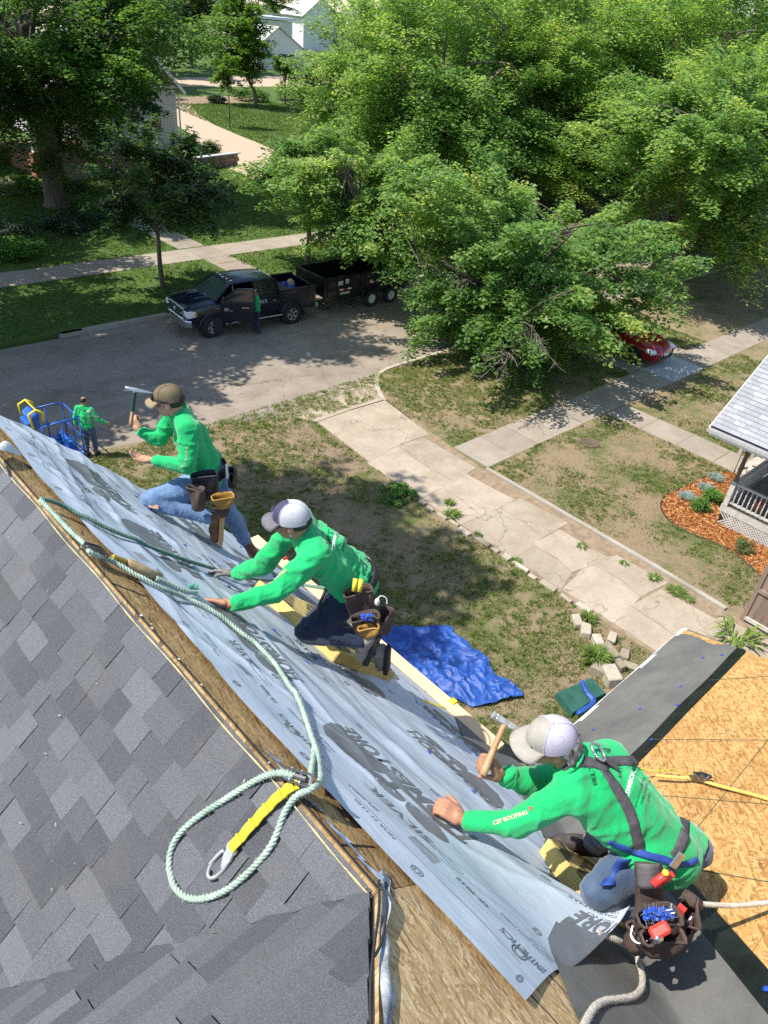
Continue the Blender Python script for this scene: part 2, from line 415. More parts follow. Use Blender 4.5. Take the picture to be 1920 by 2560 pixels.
polysheet('dirt_path', [(43, 84), (58, 87), (62, 90), (58, 93), (45, 90)], .008, M_dirt)['kind'] = 'structure'
polysheet('alley', [(40, 100), (110, 108), (150, 118), (150, 132), (95, 122), (40, 106)], .008, M_gravel)['kind'] = 'structure'
# parking court across the street, seen through the leaves
polysheet('parking_court', [(36, 26.6), (70, 26.6), (70, 31.8), (36, 31.8)], .008, M_walk)['kind'] = 'structure'
polysheet('bare_verge', [(5, 17.0), (11, 16.4), (12.6, 16.2), (12.4, 15.2), (12.35, 12.6), (11.6, 12.9), (11.0, 14.6), (9, 15.8), (6, 16.6)], .004, lawn_mat('verge_soil', (.11, .13, .05), (.06, .08, .03), (.33, .25, .17), (.21, .155, .1), .33, .8))['kind'] = 'structure'

# ------------------------------------------------------------------ stone edging of the drive
M_stone = rnd_mk('limestone', [(0, (.22, .185, .13)), (.5, (.33, .285, .21)), (1, (.43, .385, .30))], .9, 25, .35, .7, 'World', .02)
def rock(m, c, d, rz, seed):
    r = random.Random(seed); vs = []
    for a in (-1, 1):
        for b in (-1, 1):
            for e in (-1, 1):
                vs.append(Vector((a*d[0]/2*(1-.22*r.random()), b*d[1]/2*(1-.25*r.random()), e*d[2]/2*(1-.25*r.random()))))
    Mz = Matrix.Rotation(rz, 3, 'Z'); vs = [Mz@v+Vector(c) for v in vs]
    return m.add(vs, [(0, 1, 3, 2), (4, 6, 7, 5), (0, 4, 5, 1), (2, 3, 7, 6), (0, 2, 6, 4), (1, 5, 7, 3)])
edg = thing('stone_edging', 'row of rough pale limestone blocks edging the cracked driveway', 'edging', (12.35, 8, 0))
y = 11.0; i = 0
while y > 5.35:
    L = random.uniform(.28, .62); m = MB(); rock(m, (12.34+random.uniform(-.05, .05)-.0, y-L/2, .008), (random.uniform(.1, .2), L-random.uniform(.02, .12), .13), random.uniform(-.06, .06), i); m.build('stone', M_stone, edg, bevel=.012); y -= L; i += 1
for i, (px, py, a, b, h, rz) in enumerate([(1440, 1560, .42, .2, .2, .9), (1462, 1583, .4, .24, .2, .6), (1492, 1612, .38, .22, .22, .9), (1521, 1642, .5, .25, .25, 1.2), (1528, 1600, .36, .2, .15, .4), (1497, 1679, .42, .34, .26, .2), (1524, 1702, .5, .36, .3, 1.0), (1543, 1665, .4, .2, .2, 1.2), (1560, 1640, .3, .22, .12, .4), (1575, 1668, .34, .2, .1, 2.)]):
    q = gnd(px, py); m = MB(); rock(m, (q[0], q[1], h*.4), (a, b, h), rz, 100+i); m.build('stone', M_stone, edg, bevel=.02)
# manhole on the lawn
q = gnd(1473, 1108); m = MB(); m.lathe([(.0, .0), (.33, .0), (.33, .03), (.30, .034), (.29, .026), (.0, .026)], (q[0], q[1], 0), 28)
for k in range(-3, 4): m.box((q[0]+k*.075, q[1], .03), (.03, 2*math.sqrt(max(.02, .27**2-(k*.075)**2)), .012))
o = m.build('manhole_cover', mk('rusty_iron', (.16, .11, .075), (.09, .065, .05), 12, .8, .4)); tag(o, 'round rusty manhole cover set in the neighbouring lawn', 'manhole')

# ------------------------------------------------------------------ grass (uncountable)
def inside(px, py, poly):
    r = np.zeros(px.shape, bool); j = len(poly)-1
    for i in range(len(poly)):
        xi, yi = poly[i]; xj, yj = poly[j]
        c = ((yi > py) != (yj > py)) & (px < (xj-xi)*(py-yi)/(yj-yi+1e-12)+xi); r ^= c; j = i
    return r
MULCH = [(21.9, 5.95), (21.2, 6.32), (20.3, 6.5), (19.6, 6.55), (18.5, 6.66), (17.85, 6.45), (17.5, 6.1), (17.33, 5.75), (17.34, 5.2), (17.5, 4.6), (17.45, 4.0), (17.15, 3.3), (16.9, 2.6), (18.6, 2.6), (18.6, 5.0), (21.9, 5.0)]
HARD = [[(12.3, -3), (15.3, -3), (15.3, 10.7), (12.3, 10.9)], [(12.4, 10.7), (15.35, 10.7), (15.8, 16), (12.8, 16)], [(15.3, 10.72), (60, 10.72), (60, 12.2), (15.3, 12.2)], [(21.62, 3), (22.98, 3), (22.98, 10.8), (21.62, 10.8)], [(25.6, 12), (30.2, 12), (30.2, 18), (25.6, 18)], MULCH,
        [(18.4, 26), (20.0, 26), (20.0, 46), (18.4, 46)], [(0, 32.2), (60, 32.2), (60, 34.2), (0, 34.2)], [(32, 47), (38, 46), (42, 63), (46, 88), (41, 78), (32.6, 53)], [(2, -2), (8, -2), (7, 5), (0, 6)]]
def grass(name, n, x0, x1, y0, y1, h, wd, mat, label, thr, per=3, seed=1, clump=.5, ext=None):
    r = np.random.default_rng(seed)
    X = r.uniform(x0, x1, n*3); Y = r.uniform(y0, y1, n*3)
    keep = np.ones(len(X), bool)
    for H_ in HARD: keep &= ~inside(X, Y, H_)
    if ext is not None: keep &= inside(X, Y, ext)
    k = fbm(X, Y, .9, 3, 4)*.6+fbm(X, Y, .25, 8, 2)*.4
    k2 = fbm(X, Y, 4.0, 11, 2)
    keep &= (k > thr+r.normal(0, .05, len(X))) & (k2 > .34)
    X = X[keep][:n]; Y = Y[keep][:n]; k = k[keep][:n]; N = len(X)
    X = np.repeat(X, per)+r.normal(0, .022, N*per); Y = np.repeat(Y, per)+r.normal(0, .022, N*per); kk = np.repeat(k, per); N = len(X)
    a = r.uniform(0, 6.283, N); ln = r.uniform(.4, 1.1, N)*h; bw = r.uniform(.6, 1.3, N)*wd
    lean = r.uniform(.25, 1.1, N); b = r.uniform(0, 6.283, N)
    V = np.zeros((N, 3, 3)); V[:, 0] = np.stack([X-np.cos(a)*bw, Y-np.sin(a)*bw, np.zeros(N)], 1); V[:, 1] = np.stack([X+np.cos(a)*bw, Y+np.sin(a)*bw, np.zeros(N)], 1)
    V[:, 2] = np.stack([X+np.cos(b)*lean*ln, Y+np.sin(b)*lean*ln, ln], 1)
    me = npmesh(name, V.reshape(-1, 3), np.arange(N*3).reshape(-1, 3)); vattr(me, 'tone', np.repeat(np.clip(r.normal(.5, .22, N)+(kk-.5)*.6, 0, 1), 3))
    return tag(link(name, me, mat), label, 'grass', kind='stuff')
def leaf_mat(name, stops, trans=.35, rough=.55, spec=.3, attr='tone'):
    n = NT(name); at_ = n.n('ShaderNodeAttribute'); at_.attribute_name = attr
    c = n.ramp(at_.outputs['Fac'], stops); n.col(c); n.rough(rough); n.set(Specular_IOR_Level=spec)
    tr = n.n('ShaderNodeBsdfTranslucent'); br = n.n('ShaderNodeMix', data_type='RGBA', blend_type='MULTIPLY'); br.inputs[0].default_value = 1
    n.l(c, br.inputs[6]); br.inputs[7].default_value = (1.5, 1.6, .7, 1); n.l(br.outputs[2], tr.inputs[0])
    ms = n.n('ShaderNodeMixShader'); ms.inputs[0].default_value = trans; n.l(n.b.outputs[0], ms.inputs[1]); n.l(tr.outputs[0], ms.inputs[2]); n.l(ms.outputs[0], n.out.inputs[0])
    return n.m
M_gblade = leaf_mat('grass_blade', [(0, (.075, .115, .028)), (.5, (.15, .205, .05)), (1, (.29, .29, .11))], .4, .7, .15)
M_gstraw = leaf_mat('straw_blade', [(0, (.2, .155, .08)), (.6, (.33, .26, .15)), (1, (.42, .35, .22))], .2, .8, .1)
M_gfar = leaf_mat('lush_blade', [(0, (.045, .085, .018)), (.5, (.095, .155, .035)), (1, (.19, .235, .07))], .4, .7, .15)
M_weedb = leaf_mat('lawn_weed', [(0, (.06, .115, .025)), (.5, (.125, .2, .045)), (1, (.25, .31, .085))], .35, .6, .2)
grass('lawn_grass', 70000, 6, 32, 2.4, 17.5, .07, .010, M_gblade, 'patchy green grass tufts of the near lawns', .47, 3, 1)
grass('lawn_straw', 45000, 6, 32, 2.4, 17.5, .05, .008, M_gstraw, 'dry straw coloured grass on the near lawns', .30, 2, 2)
grass('lawn_weeds', 2600, 6, 32, 2.4, 17.4, .10, .02, M_weedb, 'broad leaved lawn weeds scattered over the near lawns', .50, 9, 9)
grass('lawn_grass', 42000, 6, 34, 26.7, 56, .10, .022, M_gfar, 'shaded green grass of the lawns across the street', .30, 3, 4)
grass('lawn_grass', 16000, 38, 66, 56, 86, .14, .045, M_gfar, 'bright green back lawn beside the gravel drive', .25, 3, 5)
# weeds: broad leafy tufts along cracks and edges
def tuft(name, c, r, h, n, mat, label, cat='weed', group=None, wd=.018, seed=0, up=.6):
    q = np.random.default_rng(seed); a = q.uniform(0, 6.283, n); rr = np.sqrt(q.uniform(0, 1, n))*r*.35; ln = q.uniform(.5, 1.1, n)*h; out = q.uniform(.2, 1, n)*r
    bx = c[0]+np.cos(a)*rr; by = c[1]+np.sin(a)*rr; z0 = c[2] if len(c) > 2 else 0.
    V = np.zeros((n, 5, 3)); px, py = -np.sin(a)*wd, np.cos(a)*wd
    mx = bx+np.cos(a)*out*.55; my = by+np.sin(a)*out*.55; tx = bx+np.cos(a)*out*1.15; ty = by+np.sin(a)*out*1.15
    V[:, 0] = np.stack([bx, by, np.full(n, z0)], 1); V[:, 1] = np.stack([mx+px, my+py, z0+ln*.9], 1); V[:, 2] = np.stack([mx-px, my-py, z0+ln*.9], 1)
    V[:, 3] = np.stack([tx, ty, z0+ln*up], 1); V[:, 4] = V[:, 3]+[0, 0, .002]
    F = np.concatenate([np.stack([np.arange(n)*5+i for i in t], 1) for t in ((0, 1, 2), (1, 3, 2))])
    me = npmesh(name, V.reshape(-1, 3), F); vattr(me, 'tone', np.repeat(np.clip(q.normal(.55, .25, n), 0, 1), 5))
    o = link(name, me, mat); tag(o, label, cat, group); return o
M_weed = leaf_mat('weed_leaf', [(0, (.05, .1, .02)), (.5, (.11, .19, .035)), (1, (.24, .30, .07))], .3, .6, .2)
wl = 'leafy green weed growing from the edge of the driveway'
for i, (px, py, r, h, n) in enumerate([(1130, 1290, .28, .22, 90), (1122, 1260, .2, .2, 60), (1195, 1340, .16, .15, 40), (1290, 1405, .18, .12, 40), (1470, 1550, .24, .25, 90), (1455, 1367, .2, .1, 40), (1635, 1447, .22, .12, 50), (1690, 1480, .3, .14, 70), (1560, 1410, .15, .08, 30), (1720, 1500, .2, .1, 40)]):
    q = gnd(px, py); tuft('weed', q, r*.85, h*.6, int(n*1.8), M_weed, wl, 'weed', 'weeds along the drive', .011, i, .9)
q = gnd(1485, 1655); tuft('weed', q, .28, .30, 420, M_weed, 'bushy dark green weed beside the tumbled edging stones', 'weed', None, .014, 77, .95)
q = gnd(1838, 1600); tuft('weed', q, .55, .42, 46, M_weed, 'long bladed weed sprawling at the foot of the board fence', 'weed', None, .035, 78, .5)
# ================================================================== THE HOUSE BEING RE-ROOFED
def osb_mat(name, tones, dark=(.2, .1, .035), ang=.0, dull=0., kind='Object', plane=(0, -math.pi/4, 0)):
    n = NT(name); L = []
    wv = n.n('ShaderNodeTexNoise'); wv.inputs['Scale'].default_value = 6; wv.inputs['Detail'].default_value = 3
    base = n.coord(kind, (1, 1, 1), plane); n.l(base, wv.inputs['Vector'])
    dis = n.n('ShaderNodeVectorMath', operation='MULTIPLY_ADD'); n.l(wv.outputs['Color'], dis.inputs[0]); dis.inputs[1].default_value = (.03, .03, .03); n.l(base, dis.inputs[2])
    for rot, sc in ((.25, 19), (-.55, 18), (1.15, 21), (-1.2, 24)):
        m0 = n.n('ShaderNodeMapping'); m0.inputs['Rotation'].default_value = (0, 0, rot+ang); n.l(dis.outputs[0], m0.inputs[0])
        mp = n.n('ShaderNodeMapping'); mp.inputs['Scale'].default_value = (.62, 4.2, .6); n.l(m0.outputs[0], mp.inputs[0])
        x = n.n('ShaderNodeTexVoronoi'); x.inputs['Scale'].default_value = sc; n.l(mp.outputs[0], x.inputs['Vector'])
        sp = n.n('ShaderNodeSeparateColor'); n.l(x.outputs['Color'], sp.inputs[0]); fib = n.noise(mp.outputs[0], sc*5, 3, .7)
        c = n.mix(.35, n.ramp(sp.outputs[0], tones), n.ramp(fib, [(.3, .2), (.7, .8)]), 'OVERLAY'); L.append((c, sp.outputs[1], x.outputs['Distance'], sp.outputs[2]))
    c = L[0][0]
    for k in (1, 2, 3): c = n.mix(n.ramp(L[k][1], [(.55, 0), (.58, 1)]), c, L[k][0])
    c = n.mix(n.ramp(L[3][3], [(.0, .8), (.05, .7), (.08, 0)]), c, dark)
    big = n.noise(base, 1.6, 4); c = n.mix(.3+dull, c, n.ramp(big, [(.3, .32), (.7, .66)]), 'OVERLAY')
    n.col(c); n.rough(.75); n.set(Specular_IOR_Level=.25); n.bump(L[1][2], .3, .003); return n.m
T_ = [(0, (.30, .14, .04)), (.3, (.41, .22, .07)), (.6, (.49, .285, .10)), (1, (.57, .36, .15))]
M_osb = osb_mat('osb_bright', T_, plane=(math.pi/4, 0, 0), ang=.5)
M_osb2 = osb_mat('osb_tan', [(0, (.31, .20, .095)), (.4, (.44, .30, .145)), (.75, (.53, .38, .20)), (1, (.62, .47, .28))], (.2, .12, .055))
M_osbw = osb_mat('osb_weathered', [(0, (.2, .125, .05)), (.4, (.29, .185, .075)), (1, (.40, .27, .125))], (.07, .04, .02), 0, .2)
def shingle_mat(name, dark, light):
    n = NT(name); oi = n.n('ShaderNodeObjectInfo'); co = n.coord('World')
    base = n.ramp(oi.outputs['Random'], [(0, dark), (.45, tuple((a+b)/2 for a, b in zip(dark, light))), (.8, light), (1, tuple(c*1.15 for c in light))])
    g1 = n.noise(co, 420, 2, .8); g2 = n.noise(co, 150, 3, .7)
    c = n.mix(.75, base, n.ramp(g1, [(.33, .08), (.5, .45), (.68, .98)]), 'OVERLAY'); c = n.mix(.4, c, n.ramp(g2, [(.3, .25), (.72, .75)]), 'OVERLAY')
    c = n.mix(n.ramp(n.noise(co, 700, 1, .5), [(.70, 0), (.74, .55)]), c, (.6, .6, .6))
    c = n.mix(n.ramp(n.noise(co, 2.2, 5, .7), [(.55, 0), (.75, .35)]), c, (.15, .135, .115))
    n.col(c); n.rough(.92); n.set(Specular_IOR_Level=.3); n.bump(g1, .55, .004); return n.m
M_sh = shingle_mat('charcoal_shingle', (.068, .071, .080), (.116, .120, .132))
M_shd = mk('shingle_backing', (.03, .03, .032), None, 30, .95)
M_felt = NT('grey_felt'); _c = M_felt.coord('World')
M_felt.col(M_felt.mix(.5, M_felt.ramp(M_felt.noise(_c, 3, 6, .7), [(.3, (.105, .105, .098)), (.7, (.17, .168, .155))]), M_felt.ramp(M_felt.noise(_c, 260, 3, .8), [(.25, .1), (.75, .85)]), 'OVERLAY')); M_felt.rough(.9); M_felt.set(Specular_IOR_Level=.25); M_felt.bump(M_felt.noise(_c, 6, 5), .25, .02); M_felt = M_felt.m
M_blk = mk('black_membrane', (.012, .016, .014), (.004, .006, .005), 9, .38, .4, 30, kind='World', spec=.5)
M_siding = mk('house_siding', (.55, .55, .52), (.48, .48, .45), 3, .7)
M_white = mk('white_trim', (.78, .78, .76), (.68, .68, .66), 6, .5)
M_bluecap = mk('blue_plastic', (.02, .09, .5), (.015, .06, .36), 30, .35)

HOUSE = thing('house', 'tall house being re-roofed, steep slopes of charcoal shingle, bare board and grey sheet', 'house', (2.0, 1.0, 0))
# walls below the eaves
m = MB(); m.box((.35, -1.5, 2.85), (5.4, 12.0, 5.7)); m.build('wall', M_siding, HOUSE)
m = MB(); m.box((4.4, -1.4, 2.8), (2.7, 5.2, 5.6)); m.build('wall', M_siding, HOUSE)
# ---- slope B deck: real panels, weathered strip along the ridge
def plate(poly, fn, t=.018): 
    m = MB(); n = len(poly)
    return m.prism(poly, lambda u, v, w_: fn(u, v, w_), -t, 0)
DK = par(tag(bpy.data.objects.new('roof_deck', None), None), HOUSE); col.objects.link(DK)
yh = .64*KR; SE = 3.74
def hipS(y): return (y-yh)/SQ
def valS(y): return (1.0705+y)/SQ
plate([(0.0, 4.88), (.104, 4.88), (.104, yh+.06), (.0, yh)], Bp).build('osb_panel', M_osbw, DK)
plate([(.108, 4.88), (.30, 4.88), (.30, 2.41), (.108, 2.41)], Bp).build('osb_panel', M_osbw, DK)
plate([(.108, 2.406), (.30, 2.406), (.30, yh), (.108, yh)], Bp).build('osb_panel', M_osbw, DK)
plate([(.304, 4.88), (SE, 4.88), (SE, 1.575), (2.52, .74), (.304, .74)], Bp).build('osb_panel', M_osb2, DK)
plate([(-.003, yh-.004), (.104, yh+.056), (.104, .4), (.104, -.55), (hipS(-.55), -.55)], Bp).build('osb_panel', M_osb2, DK)
plate([(.108, yh-.004), (.80, .736), (.80, -.30), (.45, -.55), (.108, -.55)], Bp).build('osb_panel', M_osb2, DK)
plate([(.804, .736), (2.516, .736), (valS(0)+.0, 0), (.804, -.30)], Bp).build('osb_panel', M_osb2, DK)
m = MB()
for a, b in (((.36, .9), (.36, -.4)), ((.62, .9), (.62, -.4))): m.bar(Bp(*a, .0015), Bp(*b, .0015), .005, .002, (1, 0, 1))
m.build('chalk_line', mk('chalk', (.05, .035, .03), None, 40, .9), DK)
# short dark weather marks across the ridge strip
M_oj = mk('old_joint', (.03, .02, .015), None, 40, .95)
for y in (.93, 1.25, 2.55): m = MB(); m.bar(Bp(.01, y, .002), Bp(.22, y-.02, .002), .008, .002, (1, 0, 1)); m.build('old_joint', M_oj, DK)
# ---- slope D deck
D0 = 1.979*1.0
def vX(t): return D0+t*SQ
def hX(t): return 4.58+t*SQ
plate([(vX(1.0), 1.0), (hX(1.0), 1.0), (hX(2.22), 2.22), (vX(2.22), 2.22)], Dp).build('osb_panel', M_osb, DK)
plate([(vX(-.25), -.25), (4.0, -.25), (4.0, .996), (vX(.996), .996)], Dp).build('osb_panel', M_osb, DK)
plate([(4.004, -.25), (hX(-.25), -.25), (hX(.996), .996), (4.004, .996)], Dp).build('osb_panel', M_osb, DK)
plate([(vX(-1.5), -1.5), (hX(-1.5), -1.5), (hX(-.254), -.254), (vX(-.254), -.254)], Dp).build('osb_panel', M_osb, DK)
m = MB()
for x in (4.94, 4.02, 3.35, 2.75):
    t0 = max(-1.0, (x-4.55)/SQ); t1 = min(1.32, (x-2.0)/SQ); m.bar(Dp(x, t0, .0015), Dp(x, t1, .0015), .005, .002, (0, 1, 1))
m.bar(Dp(2.6, .42, .0015), Dp(4.75, .42, .0015), .004, .002, (0, 1, 1)); m.build('chalk_line', mk('chalk_green', (.06, .09, .05), None, 40, .9), DK)
# hip side of the wing (unseen, keeps it a solid)
m = MB(); a, b, c_, d_ = Dp(hX(-1.5), -1.5), Dp(hX(2.22), 2.22), Dp(hX(2.22), 2.22)+np.array([.0, -5.2, 0]), Dp(hX(-1.5), -1.5)+np.array([0, -.1, 0])
m.add([a, b, c_, d_], [(0, 1, 2, 3)]); m.build('hip_slope', M_osb, HOUSE)
m = MB(); m.prism([(vX(2.22), 2.2), (hX(2.22)+.02, 2.2), (hX(2.22)+.02, 2.25), (vX(2.22), 2.25)], Dp, -.07, .004); m.build('drip_edge', M_white, HOUSE)
m = MB(); m.prism([(SE-.03, 1.6), (SE+.02, 1.6), (SE+.02, 4.9), (SE-.03, 4.9)], Bp, -.08, .003); m.build('drip_edge', M_white, HOUSE)
m = MB(); m.prism([(0, 4.86), (SE, 4.86), (SE, 4.9), (0, 4.9)], Bp, -.12, -.02); m.build('rake_board', M_white, HOUSE)
# ---- shingled slopes A and C: each shingle a piece
EXP = .131
def slope(name, poly, fn): o = plate(poly, lambda u, v, t: fn(u, v, t-.012)).build(name, M_shd, HOUSE); return o
SA = slope('shingle_slope', [(0, 4.86), (0, yh), (3.2, yh+3.2*SQ), (3.2, 4.86)], Ap)
SC = slope('shingle_slope', [(XR, yh/SQ), (XR-2.2, (yh+2.2)/SQ), (-3.2, (yh+2.2)/SQ), (-3.2, -1.2), (XR+(-1.2*SQ-yh), -1.2)], Cp)
def sh_piece(quad, fn, lift, par_):
    """quad: 4-5 (along, down) outline, last edges towards the butt; butt edge proud"""
    m = MB(); n = len(quad); dn = [q[1] for q in quad]; d0, d1 = min(dn), max(dn)
    def hh(d, top): return (-.006 if not top else 0)+lift*(d-d0)/(d1-d0+1e-9)+.002
    vs = [fn(a, d, hh(d, False)) for a, d in quad]+[fn(a, d, hh(d, True)) for a, d in quad]
    m.add(vs, [tuple(range(n))[::-1], tuple(range(n, 2*n))]+[(i, (i+1) % n, n+(i+1) % n, n+i) for i in range(n)])
    return m.build('shingle', M_sh, par_)
rs = random.Random(11)
def clip_poly(poly, f):
    out = []
    for i in range(len(poly)):
        a, b = poly[i], poly[(i+1) % len(poly)]; fa, fb = f(*a), f(*b)
        if fa >= 0: out.append(a)
        if (fa >= 0) != (fb >= 0):
            t = fa/(fa-fb); out.append((a[0]+(b[0]-a[0])*t, a[1]+(b[1]-a[1])*t))
    return out
fnA = lambda a, d, h: Ap(d, a, h)
for ci in range(12):
    s0 = ci*EXP-.008; s1 = s0+EXP; y = 4.86-rs.uniform(0, .3); first = True; k = 0
    while y > .6 and k < 60:
        wd = rs.choice((.12, .14, .16, .18)); y2 = y-wd; g_ = .004 if k % 4 == 3 else .0005
        q = [(y, max(0, s0-.004)), (y2+g_, max(0, s0-.004)), (y2+g_, s1), (y, s1)]
        if ci == 0: q = [(y, .012), (y2+g_, .012), (y2+g_, s1), (y, s1)]
        q = clip_poly(q, lambda a, d: a-(yh+d*SQ)-.004)
        if len(q) >= 3 and not (ci > 9 and y > 3.2) and not (ci > 6 and y > 4.0): sh_piece(q, fnA, .012+rs.choice((0, .002, .005)), SA)
        y = y2; k += 1
fnC = lambda a, d, h: Cp(a, d, h)
for ci in range(22):
    t1 = (yh+1.35)/SQ-ci*EXP; t0 = t1-EXP; x = XR+.2-rs.uniform(0, .25); k = 0
    while x > -.55 and k < 30:
        wd = rs.choice((.18, .22, .28, .33)); x2 = x-wd; g_ = .004 if k % 3 == 2 else .0005
        q = [(x, t0-.004), (x2+g_, t0-.004), (x2+g_, t1), (x, t1)]
        q = clip_poly(q, lambda a, d: (XR-(d*SQ-yh))-a-.004); q = clip_poly(q, lambda a, d: (XR+(d*SQ-yh))-a-.03) if len(q) >= 3 else q
        if len(q) >= 3: sh_piece(q, fnC, .012+rs.choice((0, .002, .005)), SC)
        x = x2; k += 1
# chalked yellow cut line beside the ridge, torn paper bits, old membrane at the hip
pts = [Ap(.022+.004*math.sin(y*9), y, .012) for y in np.linspace(4.8, yh, 60)]
m = MB(); m.tube(pts, [.0028*(1+.5*math.sin(i*2.3)) for i in range(60)], 4); m.build('cut_edge', mk('yellow_edge', (.62, .52, .25), (.4, .33, .16), 60, .9), HOUSE)
m = MB()
for i in range(13):
    y = rs.uniform(1.2, 4.7); s = rs.uniform(.0, .03); p = Bp(s, y, .004); L = rs.uniform(.006, .02)
    m.add([p, Bp(s, y-L, .006), Bp(s+.008, y-L*.6, .006), Bp(s+.008, y-.2*L, .008)], [(0, 1, 2, 3)])
m.build('paper_scrap', mk('torn_paper', (.66, .66, .64), None, 20, .8), HOUSE)['kind'] = 'stuff'
m = MB()
for i in range(22):
    y = .78+.62*(i/21)**1.1+rs.uniform(-.02, .02); s = .03+rs.uniform(-.015, .03); p = Bp(s, y, .005+.012*rs.random()); L = rs.uniform(.05, .13)
    m.add([p, Bp(s+rs.uniform(-.01, .02), y-L, .01+.02*rs.random()), Bp(s+.03, y-L*.8, .004), Bp(s+.028, y, .003)], [(0, 1, 2, 3)])
m.build('membrane_scrap', mk('blue_film', (.22, .40, .68), (.5, .6, .72), 25, .35), HOUSE)['kind'] = 'stuff'
m = MB()
for i in range(22):      # nail chips, scuffs and crumbs on the shingles
    s = rs.uniform(.05, 1.4); y = rs.uniform(yh+s*SQ+.05, 3.6); a = rs.uniform(0, 6.28); L = rs.uniform(.002, .007); d_ = (L*math.cos(a), L*math.sin(a)); e_ = (-.25*d_[1], .25*d_[0])
    m.add([Ap(s+u*d_[0]+v*e_[0], y+u*d_[1]+v*e_[1], .021) for u, v in ((-1, -1), (1, -1), (1, 1), (-1, 1))], [(0, 1, 2, 3)])
m.build('chips', mk('pale_chip', (.5, .47, .4), None, 20, .9), HOUSE)['kind'] = 'stuff'
# strip of old underlayment folded over the hip
def hip_pt(k, off, h):      # k along hip upward, off to the B side
    y = yh-k; return Bp(hipS(y)+off, y, h)
n1 = 30; P = np.zeros((n1, 5, 3))
for i in range(n1):
    k = -.06+i*.04
    for j in range(5):
        e = .055+.02*math.sin(i*.9)+.015*math.sin(i*2.3)
        P[i, j] = hip_pt(k, .0+e*j/4, .012+.01*math.sin(j*1.3+i*.7))
link('old_underlayment', gridmesh('old_underlayment', P), mk('old_underlayment', (.5, .52, .54), (.2, .21, .22), 14, .8, .4, 60), HOUSE)
m = MB()   # loose black cut edges of the last shingles
m.tube(spline([hip_pt(-.02, -.02, .02), hip_pt(.08, -.03, .03), hip_pt(.25, -.06, .016), hip_pt(.45, -.055, .02), hip_pt(.8, -.05, .016)], 5), .004, 4)
m.tube(spline([hip_pt(-.01, -.01, .02), hip_pt(.07, .012, .035), hip_pt(.16, .0, .02), hip_pt(.2, -.045, .02)], 5), .004, 4)
m.build('cut_shingle_edge', M_shd, HOUSE)
# ---- felt along the wing's eave, black membrane, valley felt
def grid_fn(fn, us, vs): return np.array([[fn(u, v) for v in vs] for u in us])
FE = thing('felt_strip', 'grey felt strip with black selvage laid along the eave of the bare board wing', 'roofing felt', Dp(4.5, 1.9))
us = np.linspace(0, 1, 30); vs = np.linspace(1.345, 2.235, 10)
def fe(u, t):
    x0 = vX(t)-.1; x1 = 4.58+t*SQ-.0; x = x0+(x1-x0)*u
    e = max(0, (u-.9)/.1); return Dp(x+.05*e*(t-1.345)/.9, t-.0*e, .006+.006*math.sin(u*17+t*5)*math.sin(t*4)-.03*e*e*(t-1.3))
link('sheet', gridmesh('sheet', grid_fn(fe, us, vs)), M_felt, FE)
link('selvage', gridmesh('selvage', grid_fn(lambda u, t: fe(u, t)+np.array([0, 0, .001]), us, np.linspace(1.215, 1.345, 4))), M_blk, FE)
VF = thing('felt_strip', 'dark grey felt with glossy black edge lining the valley under the crouching roofer', 'roofing felt', Dp(2.6, .5))
vdir = np.array([1, 1, -1])/3**.5
eB = np.cross(vdir, PLN['B'][0]); eB *= np.sign(-(eB@np.array([1, 0, -1]))); eD = np.cross(vdir, PLN['D'][0]); eD *= np.sign(eD@np.array([1, 0, 0]))
v0 = np.array([D0-.8, -.8, CAMZ-2.861*KR+.8])
def vf(a, e):
    n = PLN['B'][0] if e < 0 else PLN['D'][0]; d = eB*(-e) if e < 0 else eD*e
    w_ = .008+.005*math.sin(a*5+e*7); return v0+vdir*a+d+n*(w_+.006)
ends = lambda e: 4.08-.05*abs(e)
us = np.linspace(0, 4.1, 40)
link('sheet', gridmesh('sheet', grid_fn(vf, us, [-.70, -.5, -.3, -.1, -.02, .02, .1, .2, .30])), M_felt, VF)
link('selvage', gridmesh('selvage', grid_fn(vf, us, [.30, .34, .38, .42])), M_blk, VF)
# curled free end of the valley felt past the eave
P = np.array([[vf(4.1, e)+vdir*a*.5+np.array([0, 0, 1])*(.32*a*a)+np.array([-.05, .03, 0])*a for e in np.linspace(-.70, .30, 9)] for a in np.linspace(0, .5, 7)])
link('curled_end', gridmesh('curled_end', P), M_blk, VF)
# dark eave membrane below the sheets on B
link('eave_membrane', gridmesh('eave_membrane', grid_fn(lambda y, s: Bp(s, y, .006), np.linspace(1.62, 4.85, 20), [3.15, 3.4, SE-.01])), M_felt, HOUSE)
# blue nail caps
def cap_nail(p, n, grp, lab):
    n = Vector(n); M3 = n.to_track_quat('Z', 'Y').to_matrix(); m = MB(); b = MB(); b.lathe([(.0, 0), (.014, 0), (.014, .002), (.006, .005), (0, .006)], (0, 0, 0), 10)
    m.add([M3@Vector(v)+Vector([float(c) for c in p]) for v in b.v], b.f); o = m.build('cap_nail', M_bluecap); tag(o, lab, 'nail', grp); return o
for i, (a, t) in enumerate([(.16, 1.62), (.22, 1.28), (.45, 1.30), (.52, 1.7), (.62, 1.36), (.7, 1.52), (.88, 1.6), (.93, 1.42), (.33, 1.95)]):
    cap_nail(np.array(fe(a, t))+PLN['D'][0]*.003, PLN['D'][0], 'cap nails in the eave felt', 'small blue cap nail holding the grey eave felt strip')
for a, e in ((1.15, .36), (.8, .35), (.45, .36), (1.9, .2)):
    cap_nail(np.array(vf(a, e))+PLN['D'][0]*.003, PLN['D'][0], 'cap nails in the valley felt', 'small blue cap nail in the black edge of the valley felt')

